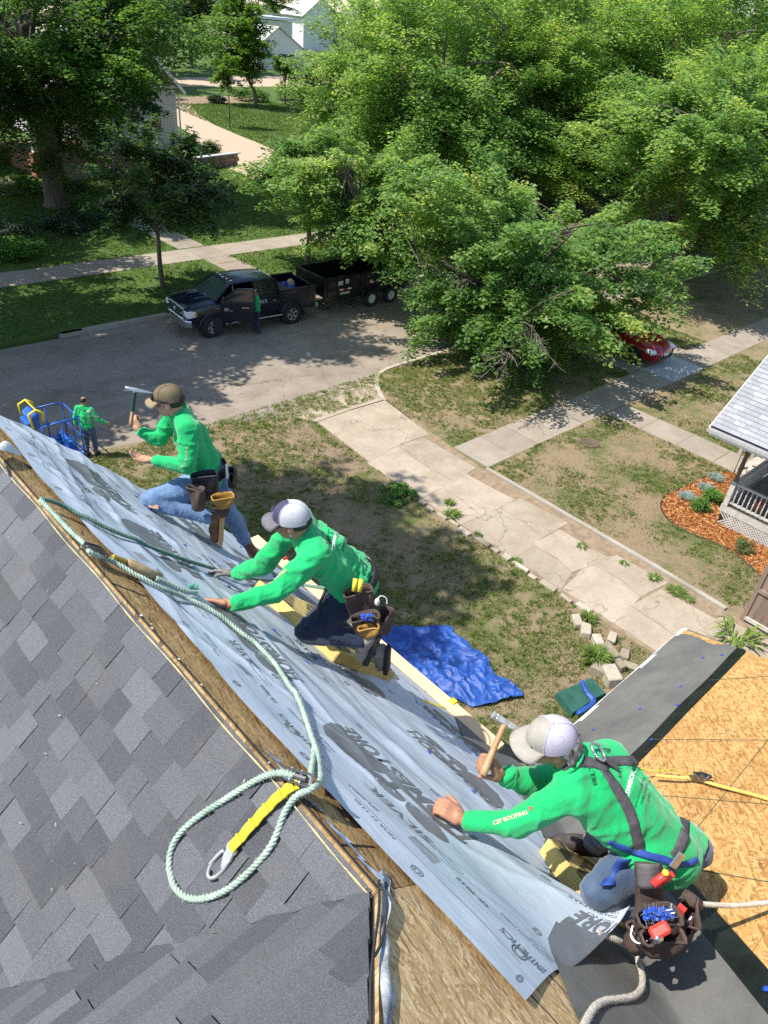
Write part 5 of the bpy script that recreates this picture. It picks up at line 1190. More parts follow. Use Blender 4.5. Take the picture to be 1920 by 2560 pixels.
# bed
for c, d in (((-2.05, .93, 1.0), (1.72, .08, .86)), ((-2.05, -.93, 1.0), (1.72, .08, .86)), ((-2.88, 0, 1.0), (.07, 1.9, .84)), ((-1.25, 0, 1.02), (.06, 1.86, .8))): lbox(f, c, d, M_navy, 'bed_wall', PK, .02)
lbox(f, (-2.05, 0, .72), (1.66, 1.8, .06), M_rubber, 'bed_floor', PK)
lbox(f, (-1.5, 0, 1.36), (.5, 1.8, .18), M_rubber, 'tool_box', PK, .03)
lbox(f, (-2.07, .93, 1.445), (1.74, .1, .03), M_rubber, 'bed_rail', PK); lbox(f, (-2.07, -.93, 1.445), (1.74, .1, .03), M_rubber, 'bed_rail', PK)
lbox(f, (-2.9, .84, 1.12), (.06, .2, .42), M_redl, 'tail_light', PK, .02); lbox(f, (-2.9, -.84, 1.12), (.06, .2, .42), M_redl, 'tail_light', PK, .02)
lbox(f, (-3.0, 0, .62), (.16, 1.85, .2), M_chrome, 'rear_bumper', PK, .03)
for x in (AX, -AX):
    for sy in (1, -1):
        wheel(f, x, sy*.86, WR, .29, PK, M_alloy, 5, .6, .25 if x > 0 else 0)
        m = MB(); P = [f(x+(WR+.1)*math.cos(a), sy*.985, WR+.03+(WR+.1)*math.sin(a)) for a in np.linspace(-.15, math.pi+.15, 16)]; m.tube(P, .045, 6); m.build('wheel_arch', M_navy, PK, smooth=True)
        m = MB(); ps = [(x+(WR+.09)*math.cos(a), WR+.03+(WR+.09)*math.sin(a)) for a in np.linspace(0, 2*math.pi, 25)[:-1]]; m.prism(ps, lambda u, v, t: f(u, sy*t, v), .70, .975); m.build('wheel_well', M_rubber, PK)
# grille, bumper, lamps
lbox(f, (2.74, 0, .98), (.12, 1.30, .42), M_chrome, 'grille_frame', PK, .03)
for dy in (-.31, .31):
    for dz in (-.1, .1):
        g_ = lbox(f, (2.80, dy, .985+dz), (.03, .52, .145), M_rubber, 'grille_mesh', PK)
lbox(f, (2.815, 0, .985), (.03, .09, .40), M_chrome, 'grille_bar', PK); lbox(f, (2.815, 0, .985), (.032, 1.2, .05), M_chrome, 'grille_bar', PK)
m = MB(); m.ell(f(2.83, 0, 1.0), (.05, .06, .08), 8, 6); m.build('badge', M_chrome, PK)
loft(f, [(2.62, [(0, .50), (.97, .50), (1.0, .54), (1.0, .73), (.96, .77), (0, .77)]), (2.80, [(0, .50), (.86, .50), (.9, .54), (.9, .73), (.85, .77), (0, .77)]), (2.90, [(0, .53), (.6, .53), (.64, .56), (.64, .71), (.6, .74), (0, .74)])]).build('front_bumper', M_chrome, PK, angle=30)
for sy in (1, -1):
    m = MB(); m.prism([(2.36, .90), (2.70, .86), (2.76, .9), (2.76, 1.10), (2.60, 1.14), (2.40, 1.08)], lambda u, v, t: f(u, sy*t, v), .66, .965); hl = m.build('headlight', M_head, PK, bevel=.015)
    lbox(f, (2.42, sy*.955, .99), (.1, .04, .12), M_amber, 'indicator', hl); m = MB(); m.lathe([(.09, 0), (.07, .02), (0, .02)], (0, 0, 0), 10); 
    lbox(f, (2.79, sy*.7, .64), (.05, .22, .09), M_head, 'fog_light', PK, .01)
    lbox(f, (.0, sy*1.02, .50), (2.5, .16, .05), M_chrome, 'running_board', PK, .015)
    lbox(f, (-.95, sy*.99, 1.12), (.16, .03, .035), M_chrome, 'door_handle', PK)
lbox(f, (1.55, .995, 1.13), (.16, .01, .03), M_chrome, 'badge', PK); lbox(f, (1.35, 1.0, .98), (.02, .01, .02), M_chrome, 'badge', PK)
lbox(f, (.72, .96, .98), (1.22, .06, .72), M_rubber, 'door_opening', PK)
# open driver door, hinged at its front edge
hx, hy = 1.40, .99; oa = R_(30)
def DF(u, v, t): return f(hx-u*math.cos(oa)-t*math.sin(oa), hy+u*math.sin(oa)-t*math.cos(oa), v)     # u back along the door, t inward
m = MB(); m.prism([(0, .60), (1.22, .60), (1.28, .75), (1.28, 1.36), (0, 1.36)], lambda u, v, t: DF(u, v, t), 0, .10); DR = m.build('door', M_navy, PK, bevel=.015)
m = MB()
for a, b in (((.0, 1.36), (.62, 1.84)), ((.62, 1.84), (1.22, 1.86)), ((1.22, 1.86), (1.27, 1.36))): m.bar(DF(a[0], a[1], .06), DF(b[0], b[1], .08), .05, .05)
m.build('window_frame', M_navy, DR)
m = MB(); m.add([DF(.05, 1.36, .06), DF(1.24, 1.36, .06), DF(1.19, 1.84, .07), DF(.63, 1.83, .07)], [(0, 1, 2, 3)]); m.build('pane', M_dglass, DR)
m = MB(); m.add([DF(.8, 1.14, -.012), DF(1.06, 1.14, -.012), DF(1.06, 1.185, -.012), DF(.8, 1.185, -.012), DF(.8, 1.14, .0), DF(1.06, 1.14, .0), DF(1.06, 1.185, .0), DF(.8, 1.185, 0)], [(0, 1, 2, 3), (0, 1, 5, 4), (3, 2, 6, 7), (1, 2, 6, 5), (0, 3, 7, 4)]); m.build('door_handle', M_chrome, DR)
m = MB(); m.box(DF(.12, 1.46, -.17), (.10, .22, .26), -.5); m.build('mirror', M_rubber, DR, bevel=.02)
V_, F_, L_ = textmesh("HEAVY DUTY", .01); m = MB(); m.add([DF(.12+x*.055, 1.0+y*.055, -.004) for x, y in V_], [tuple(t) for t in F_]); V_, F_, L_ = textmesh("2500", .03); m.add([DF(.12+x*.085, 1.06+y*.085, -.004) for x, y in V_], [tuple(t) for t in F_]); m.build('door_lettering', mk('silver_letter', (.6, .6, .6), None, 10, .4), DR)
V_, F_, L_ = textmesh("BILL'S", .02); m = MB(); m.add([f(-.2-x*.17, .993, 1.08+y*.17) for x, y in V_], [tuple(t) for t in F_]); m.build('lettering', mk('white_letter', (.75, .75, .75), None, 10, .6), PK)
m = MB(); m.tube([f(1.25, -.92, 1.36), f(1.22, -.94, 2.2)], .008, 4); m.build('aerial', M_rubber, PK)
o = thing('bundle', 'blue crumpled tarp bundle lying in the pickup bed', 'bundle', f(-2.0, .1, .8)); m = MB()
for k in range(9): m.ell(f(-1.95+.2*math.sin(k*2.1), .1+.35*math.cos(k*1.7), 1.05+.12*math.sin(k)), (.26, .22, .2), 8, 6)
m.build('sheet', mk('blue_bundle', (.02, .05, .32), (.012, .03, .2), 8, .5), o)
o = thing('sack', 'small tan sack standing in the pickup bed', 'sack', f(-2.4, -.2, .8)); m = MB(); m.ell(f(-2.4, -.2, 1.2), (.2, .16, .26), 9, 7); m.build('sack', mk('tan_sack', (.5, .36, .2), None, 9, .8), o)
o = thing('notepad', 'yellow pad lying on the pickup dashboard', 'pad', f(1.0, .2, 1.4)); m = MB(); m.box(f(1.35, .25, 1.40), (.22, .16, .05)); m.build('pad', mk('yellow_pad', (.8, .55, .03), None, 9, .6), o)

# ---- black tandem dump trailer
g = LF((21.6, 24.35), math.pi-.03); TL = thing('dump_trailer', 'black tandem axle dump trailer with red and white reflector tape behind the pickup', 'trailer', g(0, 0, 0))
X0, X1, ZB, ZT, HW = -2.45, 2.35, .78, 1.70, 1.02
for c, d, nm in (((-.05, HW, 1.14), (4.8, .06, .74), 'side_wall'), ((-.05, -HW, 1.14), (4.8, .06, .74), 'side_wall'), ((X1, 0, 1.14), (.06, 2.04, .74), 'front_wall'), ((X0, 0, 1.14), (.06, 2.04, .74), 'tail_gate')): lbox(g, c, d, M_blackp, nm, TL)
lbox(g, (-.05, 0, .80), (4.7, 2.0, .06), M_rubber, 'floor', TL)
for sy in (1, -1):
    lbox(g, (-.05, sy*HW, 1.54), (4.86, .11, .07), M_blackp, 'top_rail', TL, .01); lbox(g, (-.05, sy*(HW-.12), .62), (4.7, .1, .2), M_blackp, 'frame_rail', TL)
    for k in range(6): lbox(g, (-2.3+k*.9, sy*(HW+.045), 1.14), (.07, .05, .70), M_blackp, 'stake', TL)
    for x in (-.25, -1.40): wheel(g, x, sy*1.02, .37, .22, TL, mk('white_rim', (.72, .72, .7), (.6, .6, .58), 8, .45) if (x, sy) == (-.25, 1) else bpy.data.materials['white_rim'], 8, .55)
    m = MB(); P = [g(x, sy*1.06, z) for x, z in ((.30, .55), (.18, .85), (-.0, .92), (-1.65, .92), (-1.83, .85), (-1.95, .55))]; m.tube(P, .03, 5); 
    for i in range(5): a, b = P[i], P[i+1]; m.bar(a, b, .26, .015)
    m.build('fender', M_blackp, TL)
lbox(g, (X1+.02, 0, 1.54), (.12, 2.1, .07), M_blackp, 'top_rail', TL); lbox(g, (X0, 0, 1.54), (.1, 2.1, .07), M_blackp, 'top_rail', TL)
M_refw = mk('reflector_white', (.8, .8, .8), None, 20, .35); M_refr = mk('reflector_red', (.5, .02, .02), None, 20, .35)
for k, x in enumerate((1.5, 1.28, 1.06, .0, -.22, -.44, -.66, -1.2, -1.42, -1.64, -1.86)): lbox(g, (x, HW+.075, 1.12 if x < .9 else 1.02), (.20, .012, .06), M_refw if k % 2 == 0 else M_refr, 'reflector', TL)
for k in range(7): m = MB(); a = g(3.6-k*.2, .12+.10*k, .48); b = g(3.42-k*.2, .20+.10*k, .48); m.bar((a[0], a[1]-.04, a[2]), (b[0], b[1]-.04, b[2]), .012, .07); m.build('reflector', M_refw if k % 2 == 0 else M_refr, TL)
m = MB(); m.bar(g(3.75, 0, .5), g(2.3, .85, .5), .1, .12); m.bar(g(3.75, 0, .5), g(2.3, -.85, .5), .1, .12); m.box(g(3.0, 0, .72), (.6, .4, .35)); m.build('tongue', M_blackp, TL)
m = MB(); m.tube([g(3.55, .1, 0), g(3.55, .1, .9)], .04, 8); m.build('jack', M_alloy, TL)
lbox(g, (1.55, HW+.07, 1.30), (.26, .012, .18), M_gut, 'plate', TL); lbox(g, (1.2, HW+.07, 1.34), (.2, .012, .2), M_gut, 'plate', TL); lbox(g, (1.3, HW+.07, .86), (.5, .012, .1), mk('sign_tan', (.5, .46, .36), None, 10, .6), 'name_plate', TL)

# ---- red hatchback nosed up to the sidewalk
h = LF((27.5, 14.05), -math.pi/2, .01); RC = thing('hatchback_car', 'red compact car parked nose out on the shaded driveway under leaves', 'car', h(0, 0, 0))
secs = []
for x, zt, zb, hw in ((-2.1, .95, .35, .78), (-1.95, 1.02, .28, .86), (-1.2, 1.0, .24, .89), (0, .97, .22, .90), (.9, .96, .22, .90), (1.35, .90, .24, .89), (1.8, .80, .26, .84), (2.1, .66, .28, .72), (2.2, .5, .3, .55)):
    secs.append((x, [(0, zb), (hw-.12, zb), (hw-.02, zb+.1), (hw, .58), (hw-.03, zt-.12), (hw-.10, zt-.03), (.45, zt+.03), (0, zt+.045)]))
loft(h, secs).build('body', M_red, RC, angle=35)
loft(h, [(-1.9, [(0, 1.0), (.76, 1.0), (.72, 1.04), (0, 1.1)]), (-1.5, [(0, 1.0), (.8, 1.0), (.62, 1.36), (0, 1.42)]), (-.6, [(0, 1.0), (.82, 1.0), (.62, 1.42), (0, 1.49)]), (.1, [(0, 1.0), (.82, 1.0), (.60, 1.38), (0, 1.45)]), (1.0, [(0, .97), (.78, .97), (.7, .99), (0, 1.03)])]).build('greenhouse', M_dglass, RC, angle=35)
loft(h, [(-1.5, [(0, 1.36), (.60, 1.36), (.6, 1.38), (0, 1.435)]), (-.6, [(0, 1.42), (.61, 1.42), (.61, 1.44), (0, 1.505)]), (.12, [(0, 1.38), (.58, 1.38), (.58, 1.40), (0, 1.465)])]).build('roof', M_red, RC, angle=35)
for sy in (1, -1):
    for a, b in (((1.0, .97), (.12, 1.40)), ((-.45, 1.0), (-.5, 1.43)), ((-1.75, 1.02), (-1.45, 1.38))): m = MB(); m.bar(h(a[0], sy*.79, a[1]), h(b[0], sy*.605, b[1]), .07, .05); m.build('pillar', M_red, RC)
    for x in (1.28, -1.25):
        wheel(h, x, sy*.80, .31, .21, RC, M_alloy, 7, .66)
        m = MB(); ps = [(x+.37*math.cos(a), .32+.37*math.sin(a)) for a in np.linspace(0, 6.2832, 21)[:-1]]; m.prism(ps, lambda u, v, t: h(u, sy*t, v), .6, .902); m.build('wheel_well', M_rubber, RC)
    m = MB(); m.prism([(1.72, .60), (2.02, .56), (2.1, .62), (1.98, .72), (1.70, .76)], lambda u, v, t: h(u, sy*t, v), .58, .845); m.build('headlight', M_head, RC)
    lbox(h, (.75, sy*.98, 1.02), (.12, .2, .14), M_red, 'mirror', RC, .03); lbox(h, (-.3, sy*.905, .82), (.18, .02, .03), M_red, 'door_handle', RC)
lbox(h, (2.17, 0, .42), (.08, .9, .16), M_rubber, 'grille', RC); lbox(h, (2.2, 0, .52), (.05, .34, .1), M_white, 'licence_plate', RC)
# ---- far white pickup by the garage
k_ = LF((101.5, 129.4), 2.55, 0); WT = thing('pickup_truck', 'white pickup parked beside the far white garage', 'pickup truck', k_(0, 0, 0))
loft(k_, [(-2.6, [(0, .5), (.9, .5), (.95, .9), (.9, 1.25), (0, 1.25)]), (.9, [(0, .5), (.95, .5), (.97, .9), (.93, 1.25), (0, 1.27)]), (2.4, [(0, .5), (.92, .5), (.95, .85), (.85, 1.12), (0, 1.16)]), (2.7, [(0, .55), (.7, .55), (.75, .8), (.65, .98), (0, 1.0)])]).build('body', M_wpaint, WT, angle=35)
loft(k_, [(-.9, [(0, 1.2), (.85, 1.2), (.7, 1.75), (0, 1.8)]), (.6, [(0, 1.2), (.85, 1.2), (.7, 1.75), (0, 1.8)]), (1.3, [(0, 1.2), (.8, 1.2), (.75, 1.25), (0, 1.28)])]).build('cab_glass', M_dglass, WT, angle=35)
lbox(k_, (-.15, 0, 1.8), (1.6, 1.5, .1), M_wpaint, 'roof', WT, .03)
for sy in (1, -1):
    m = MB(); m.bar(k_(-.2, sy*.8, 1.2), k_(-.2, sy*.71, 1.78), .12, .1); m.bar(k_(1.3, sy*.8, 1.22), k_(.6, sy*.7, 1.78), .1, .1); m.build('pillar', M_wpaint, WT)
    for x in (1.7, -1.7): wheel(k_, x, sy*.85, .4, .25, WT, M_alloy, 5)
# ---- blue boom lift: basket, jib and console
M_blue = mk('lift_blue', (.015, .115, .46), (.01, .085, .36), 6, .4, coat=.3); M_yel = mk('guard_yellow', (.78, .62, .04), (.62, .48, .03), 9, .5)
BL = thing('boom_lift', 'blue boom lift basket with yellow guarded console resting on the street edge', 'boom lift', (5.6, 18.2, 0))
bx0, bx1, by0, by1 = 5.25, 6.22, 17.62, 18.72; zf = .12
m = MB(); m.box(((bx0+bx1)/2, (by0+by1)/2, zf), (bx1-bx0, by1-by0, .05)); m.build('platform_floor', M_blue, BL, bevel=.01)
m = MB()
for x, y in ((bx0, by0), (bx1, by0), (bx1, by1), (bx0, by1)): m.tube([(x, y, zf), (x, y, 1.25)], .022, 8)
m.tube([(bx0, by0, 1.25), (bx1-.1, by0, 1.25), (bx1, by0+.1, 1.25), (bx1, by1-.1, 1.25), (bx1-.1, by1, 1.25), (bx0, by1, 1.25)], .024, 8)
m.tube([(bx0, by0, .70), (bx1, by0, .70), (bx1, by1, .70), (bx0, by1, .70)], .02, 8); m.tube([(bx0, by0, .28), (bx1, by0, .28), (bx1, by1, .28), (bx0, by1, .28)], .02, 8)
for x, y in ((5.75, by0), (5.75, by1), (bx1, 18.17)): m.tube([(x, y, zf), (x, y, 1.25)], .018, 8)
m.build('guard_rail', M_blue, BL, smooth=True)
m = MB(); m.box((6.0, 18.3, .30), (.1, .8, .3)); m.box((5.6, 18.55, .26), (.6, .25, .2)); m.build('tool_tray', M_blue, BL)
m = MB(); m.box((5.02, 17.95, .75), (.16, .5, 1.3)); m.build('mast', M_blue, BL, bevel=.02)
m = MB(); m.prism([(0, 0), (.34, .06), (.42, .5), (.30, .62), (.05, .5)], lambda u, v, t: (5.0+u*.7, t, 1.12+v*.8), 17.72, 18.28); m.build('console', M_blue, BL, bevel=.03)
m = MB()
for y in (17.66, 18.34): m.tube([(5.05, y, 1.22), (5.02, y, 1.66), (5.20, y, 1.74), (5.36, y, 1.62), (5.34, y, 1.40)], .035, 7)
m.tube([(5.2, 17.66, 1.74), (5.2, 18.34, 1.74)], .02, 6); m.build('console_guard', M_yel, BL, smooth=True)
m = MB(); m.bar((4.95, 17.9, .55), (4.05, 18.35, 1.75), .16, .17); m.bar((4.98, 17.9, .85), (4.1, 18.4, 1.98), .06, .08); m.build('jib', M_blue, BL, bevel=.015)
m = MB(); m.ell((4.0, 18.38, 1.86), (.24, .16, .2), 10, 8); m.bar((4.0, 18.38, 1.8), (2.0, 18.5, .6), .26, .3); m.build('boom_arm', M_blue, BL, bevel=.02)
m = MB(); m.box((1.0, 18.4, .3), (2.4, 1.8, .9)); m.build('chassis', M_blue, BL, bevel=.04)
fb = LF((1.0, 18.4), 0, -.125)
for x in (-.8, .8):
    for y in (-.85, .85): wheel(fb, x, y, .38, .26, BL, M_blue, 6)
m = MB(); m.tube(spline([(4.95, 17.85, .9), (4.6, 17.95, 1.0), (4.3, 18.2, 1.6), (4.1, 18.3, 2.06), (3.8, 18.4, 1.95)], 6), .03, 6); m.build('hose', M_rubber, BL)
# ================================================================== PEOPLE
from mathutils.bvhtree import BVHTree
_ts = bpy.data.scenes.new('tmp')
def V3(p): return Vector([float(c) for c in p])
def unit(v): v = np.array(v, float); return v/(np.linalg.norm(v)+1e-9)
def capsule(m, p0, r0, p1, r1, n=12):
    p0, p1 = np.array(p0, float), np.array(p1, float); d = p1-p0; L = np.linalg.norm(d)
    if L < 1e-5: return m.ell(p0, (r0, r0, r0))
    d /= L; pts = []; rs_ = []
    for t in (-90, -60, -30, 0): a = R_(t); pts.append(p0+d*r0*math.sin(a)); rs_.append(max(r0*math.cos(a), 1e-4))
    for t in (0, 30, 60, 90): a = R_(t); pts.append(p1+d*r1*math.sin(a)); rs_.append(max(r1*math.cos(a), 1e-4))
    return m.tube(pts, rs_, n)
def frame(x, z):
    x = unit(x); z = np.array(z, float); z = unit(z-x*(z@x)); y = np.cross(z, x); return Matrix((x, y, z)).transposed()
def blob(name, prims, voxel, mat, parent, sm=4, fold=0.0, fs=14., fdir=None, seed=0):
    """overlapping limbs -> one continuous smooth surface"""
    m = MB()
    for p in prims:
        if p[0] == 'c': capsule(m, *p[1:5])
        else: m.ell(p[1], p[2], 14, 10, p[3] if len(p) > 3 else None)
    me = m.mesh('t'); o = bpy.data.objects.new('t', me); _ts.collection.objects.link(o)
    r = o.modifiers.new('r', 'REMESH'); r.mode = 'VOXEL'; r.voxel_size = voxel; r.use_smooth_shade = True
    if sm: s = o.modifiers.new('s', 'SMOOTH'); s.factor = .5; s.iterations = sm
    vl = _ts.view_layers[0]; vl.update(); ev = o.evaluated_get(vl.depsgraph); out = bpy.data.meshes.new_from_object(ev)
    bpy.data.objects.remove(o); bpy.data.meshes.remove(me); out.name = name
    n = len(out.vertices); co = np.zeros(n*3); out.vertices.foreach_get('co', co); co = co.reshape(-1, 3)
    if fold:
        no = np.zeros(n*3); out.vertices.foreach_get('normal', no); no = no.reshape(-1, 3)
        d1 = unit(fdir if fdir is not None else (1, .3, .6)); d2 = unit(np.cross(d1, (.2, .9, .3)))
        u = co@d1; v = co@d2; k = co@np.cross(d1, d2)
        f = ridge(fbm(u*1.0+k*.4, v*.22+k*.15, fs, seed, 2))**4*1.1+ridge(fbm(u*.5+v, k*.5+u*.2, fs*.8, seed+4, 2))**4*.8+fbm(u, v+k, fs*.5, seed+7, 2)*.25+ridge(fbm(u+v*.3, v*.5+k, fs*2.3, seed+11, 1))**3*.30-.6
        co = co+no*(fold*f)[:, None]; out.vertices.foreach_set('co', co.ravel()); out.update()
    out.polygons.foreach_set('use_smooth', np.ones(len(out.polygons), bool))
    ob = link(name, out, mat, parent); ob.data.update(); return ob
def hand(W, d, nb, s=1.0, curl=.25, thumb=.5, left=False, spread=.10, tcurl=.2):
    """wrist W, d towards the knuckles, nb = back-of-hand normal -> finger chains"""
    d = unit(d); nb = np.array(nb, float); nb = unit(nb-d*(nb@d)); sd = np.cross(d, nb)*(1 if left else -1)   # towards the thumb
    out = [('c', W, .026*s, W+d*.035*s, .027*s)]
    for i, e in enumerate((-.030, -.011, .009, .028)): out.append(('c', W+d*.03*s+sd*e*.75*s, .0175*s, W+d*.088*s+sd*e*s, .0145*s))
    for i, (e, L) in enumerate(((.029, .95), (.010, 1.06), (-.010, 1.0), (-.030, .80))):
        p = W+d*.092*s+sd*e*s; a = 0.; dr = unit(d+sd*e*spread*30*.1)
        for k, l in enumerate((.044, .028, .024)):
            a += curl*(.8, 1.1, .8)[k]; q = p+(dr*math.cos(a)-nb*math.sin(a))*l*L*s; out.append(('c', p, (.0102, .0092, .0085)[k]*s, q, (.0092, .0085, .0074)[k]*s)); p = q
    p = W+d*.022*s+sd*.026*s-nb*.008*s; t = unit(sd*(1-thumb*.6)+d*(.55+.3*thumb)-nb*.25*thumb)
    q = p+t*.042*s; out.append(('c', p, .0155*s, q, .0125*s)); t2 = unit(t+d*.35-nb*tcurl); q2 = q+t2*.034*s; out.append(('c', q, .012*s, q2, .0105*s)); t3 = unit(t2-nb*tcurl-sd*.2); out.append(('c', q2, .0105*s, q2+t3*.026*s, .0085*s))
    return out
def head_prims(C, f, u, s=1.0):
    f = unit(f); u = np.array(u, float); u = unit(u-f*(f@u)); l = np.cross(u, f); M3 = Matrix((f, l, u)).transposed()
    P = lambda a, b, c: C+(f*a+l*b+u*c)*s
    pr = [('e', P(-.01, 0, .03), (.098*s, .077*s, .088*s), M3), ('e', P(.03, 0, -.03), (.066*s, .062*s, .085*s), M3), ('e', P(.055, 0, -.085), (.032*s, .034*s, .028*s), M3), ('e', P(-.02, 0, -.04), (.06*s, .066*s, .06*s), M3),
          ('c', P(.088, 0, .018), .011*s, P(.113, 0, -.02), .0145*s), ('e', P(.10, .0, -.026), (.014*s, .018*s, .010*s), M3), ('c', P(.08, -.04, .032), .014*s, P(.08, .04, .032), .014*s),
          ('c', P(.088, -.018, -.058), .010*s, P(.088, .018, -.058), .010*s), ('c', P(.086, -.015, -.072), .010*s, P(.086, .015, -.072), .010*s), ('e', P(.06, .048, -.025), (.025*s, .02*s, .025*s), M3), ('e', P(.06, -.048, -.025), (.025*s, .02*s, .025*s), M3)]
    for sg in (1, -1): pr += [('e', P(-.012, sg*.077, -.008), (.020*s, .010*s, .032*s), M3), ('e', P(-.008, sg*.072, -.03), (.012*s, .009*s, .014*s), M3)]
    return pr, P, M3
M_skin = mk('tanned_skin', (.42, .215, .13), (.34, .16, .095), 18, .5, .2, 90, spec=.35); M_skin2 = mk('pale_tan_skin', (.50, .28, .18), (.42, .22, .14), 18, .5, .2, 90, spec=.35)
def ridge_n(n, co, sc):
    v = n.noise(co, sc, 3, .5); a = n.math('ABSOLUTE', n.math('SUBTRACT', v, .5)); return n.ramp(a, [(0, 1), (.06, .35), (.2, 0)])
def cloth(name, c1, c2, sc=6, fine=240, st=.2, rough=.85):
    n = NT(name); co = n.coord('World'); c = n.ramp(n.noise(co, sc, 5, .65), [(.3, c2), (.7, c1)]); n.col(n.mix(.2, c, n.ramp(n.noise(co, fine, 3), [(.3, .3), (.7, .7)]), 'OVERLAY')); n.rough(rough); n.set(Specular_IOR_Level=.2, Sheen_Weight=.25)
    cr = ridge_n(n, n.coord('World', (1, 1, .35), (.5, .3, .2)), 16); cr2 = ridge_n(n, n.coord('World', (.4, 1, 1), (.2, -.6, .9)), 22)
    n.bump(n.math('ADD', n.math('ADD', n.math('MULTIPLY', cr, .6), n.math('MULTIPLY', cr2, .5)), n.math('MULTIPLY', n.noise(co, fine*2, 2), .12)), st, .012); return n.m
M_green = M_green  # lawn keeps its name
M_shirt = cloth('green_shirt', (.014, .46, .145), (.006, .35, .10), 3)
M_jeanL = cloth('light_jeans', (.17, .28, .46), (.07, .13, .26), 7, 260); M_jeanD = cloth('dark_jeans', (.026, .038, .078), (.013, .018, .04), 7, 260); M_jeanM = cloth('mid_jeans', (.075, .115, .185), (.028, .045, .085), 7, 260)
M_boot = mk('brown_leather', (.16, .075, .035), (.085, .04, .02), 14, .6, .4, 60); M_bootd = mk('dark_boot', (.07, .055, .045), (.03, .025, .022), 14, .7, .4, 60); M_sole = mk('tan_sole', (.5, .33, .14), (.4, .25, .1), 20, .7); M_sole2 = mk('dark_sole', (.025, .023, .022), None, 20, .8)
M_hairk = mk('black_hair', (.02, .016, .013), (.008, .007, .006), 60, .6, .6, 120); M_hairg = mk('grey_hair', (.30, .29, .28), (.03, .027, .025), 45, .6, .8, 90, stretch=(1, 1, .4))
M_dark = mk('dark_lens', (.01, .01, .014), None, 20, .12); M_pouch = mk('brown_pouch', (.085, .055, .042), (.05, .032, .026), 12, .8, .5, 80); M_pblk = mk('black_pouch', (.012, .011, .018), (.006, .006, .01), 14, .6, .4, 60); M_pgry = mk('grey_pouch', (.13, .12, .125), (.08, .075, .08), 12, .8, .4, 80)
M_brass = mk('tan_leather', (.36, .20, .03), (.26, .13, .02), 10, .6, .3); M_tip = mk('toe_leather', (.3, .2, .13), None, 20, .7)
def cap(parent, C, f, u, mf, mb_, mbrim, s=1.0, sunglass=False, emblem=None):
    """baseball cap: front panel, back panels, brim, button"""
    f = unit(f); u = np.array(u, float); u = unit(u-f*(f@u)); l = np.cross(u, f); P = lambda a, b, c: C+(f*a+l*b+u*c)*s
    root = thing_part('cap', parent)
    def shell(a0, a1, mat, nm):
        A = np.linspace(a0, a1, 18); T = np.linspace(0, 1, 9); G = np.zeros((18, 9, 3))
        for i, a in enumerate(A):
            for j, t in enumerate(T):
                th = t*math.pi/2*.995; r_ = math.cos(th)**.62; hgt = math.sin(th)**.95; ex = .118 if math.cos(a) > 0 else .112
                rip = 1+.012*math.sin(a*6)*r_; G[i, j] = P(-.008+ex*math.cos(a)*r_*rip, .094*math.sin(a)*r_*rip, .028+.100*hgt-.012*(1-hgt)*(1-math.cos(a))*.5)
        return link(nm, gridmesh(nm, G), mat, root)
    shell(-R_(62), R_(62), mf, 'front_panel'); shell(R_(62), R_(298), mb_, 'back_panel')
    for k in range(3): a = R_((62, 180, 298)[k]); m = MB(); m.tube([P(-.008+.114*math.cos(a)*math.cos(t)**.62, .0955*math.sin(a)*math.cos(t)**.62, .028+.101*math.sin(t)**.95) for t in np.linspace(.02, 1.5, 10)], .0028*s, 5); m.build('seam', mb_, root)
    m = MB(); m.ell(P(-.008, 0, .130), (.009*s, .009*s, .006*s), 8, 5); m.build('button', mb_, root)
    G = np.zeros((15, 6, 3))
    for i, a in enumerate(np.linspace(-R_(66), R_(66), 15)):
        for j, t in enumerate(np.linspace(0, 1, 6)):
            r0 = np.array([.112*math.cos(a), .095*math.sin(a)]); ex = .078*math.cos(a*.8)**.55; q = r0+np.array([ex*t*.98, ex*t*math.sin(a)*.35]); G[i, j] = P(-.006+q[0], q[1], .032-.008*t-2.6*q[1]**2*t-.006*t*t)
    b = link('brim', gridmesh('brim', G), mbrim, root); md = b.modifiers.new('s', 'SOLIDIFY'); md.thickness = .004
    if sunglass:
        m = MB()
        for sg in (1, -1): m.ell(P(.104, sg*.034, .055), (.016*s, .036*s, .022*s), 10, 7, Matrix((f, l, u)).transposed()); m.tube([P(.10, sg*.066, .058), P(.05, sg*.094, .052), P(-.03, sg*.094, .03)], .004*s, 5)
        m.tube([P(.116, -.01, .056), P(.116, .01, .056)], .005*s, 5); m.build('sunglasses', M_dark, root)
    if emblem is not None:
        G = np.array([[P(.001+.1185*math.cos(a), .0955*math.sin(a)*1.0, .055+.035*t)-(f*.006*t)*s for t in np.linspace(0, 1, 4)] for a in np.linspace(-.28, .28, 6)]); link('emblem', gridmesh('emblem', G), emblem, root)
    return root
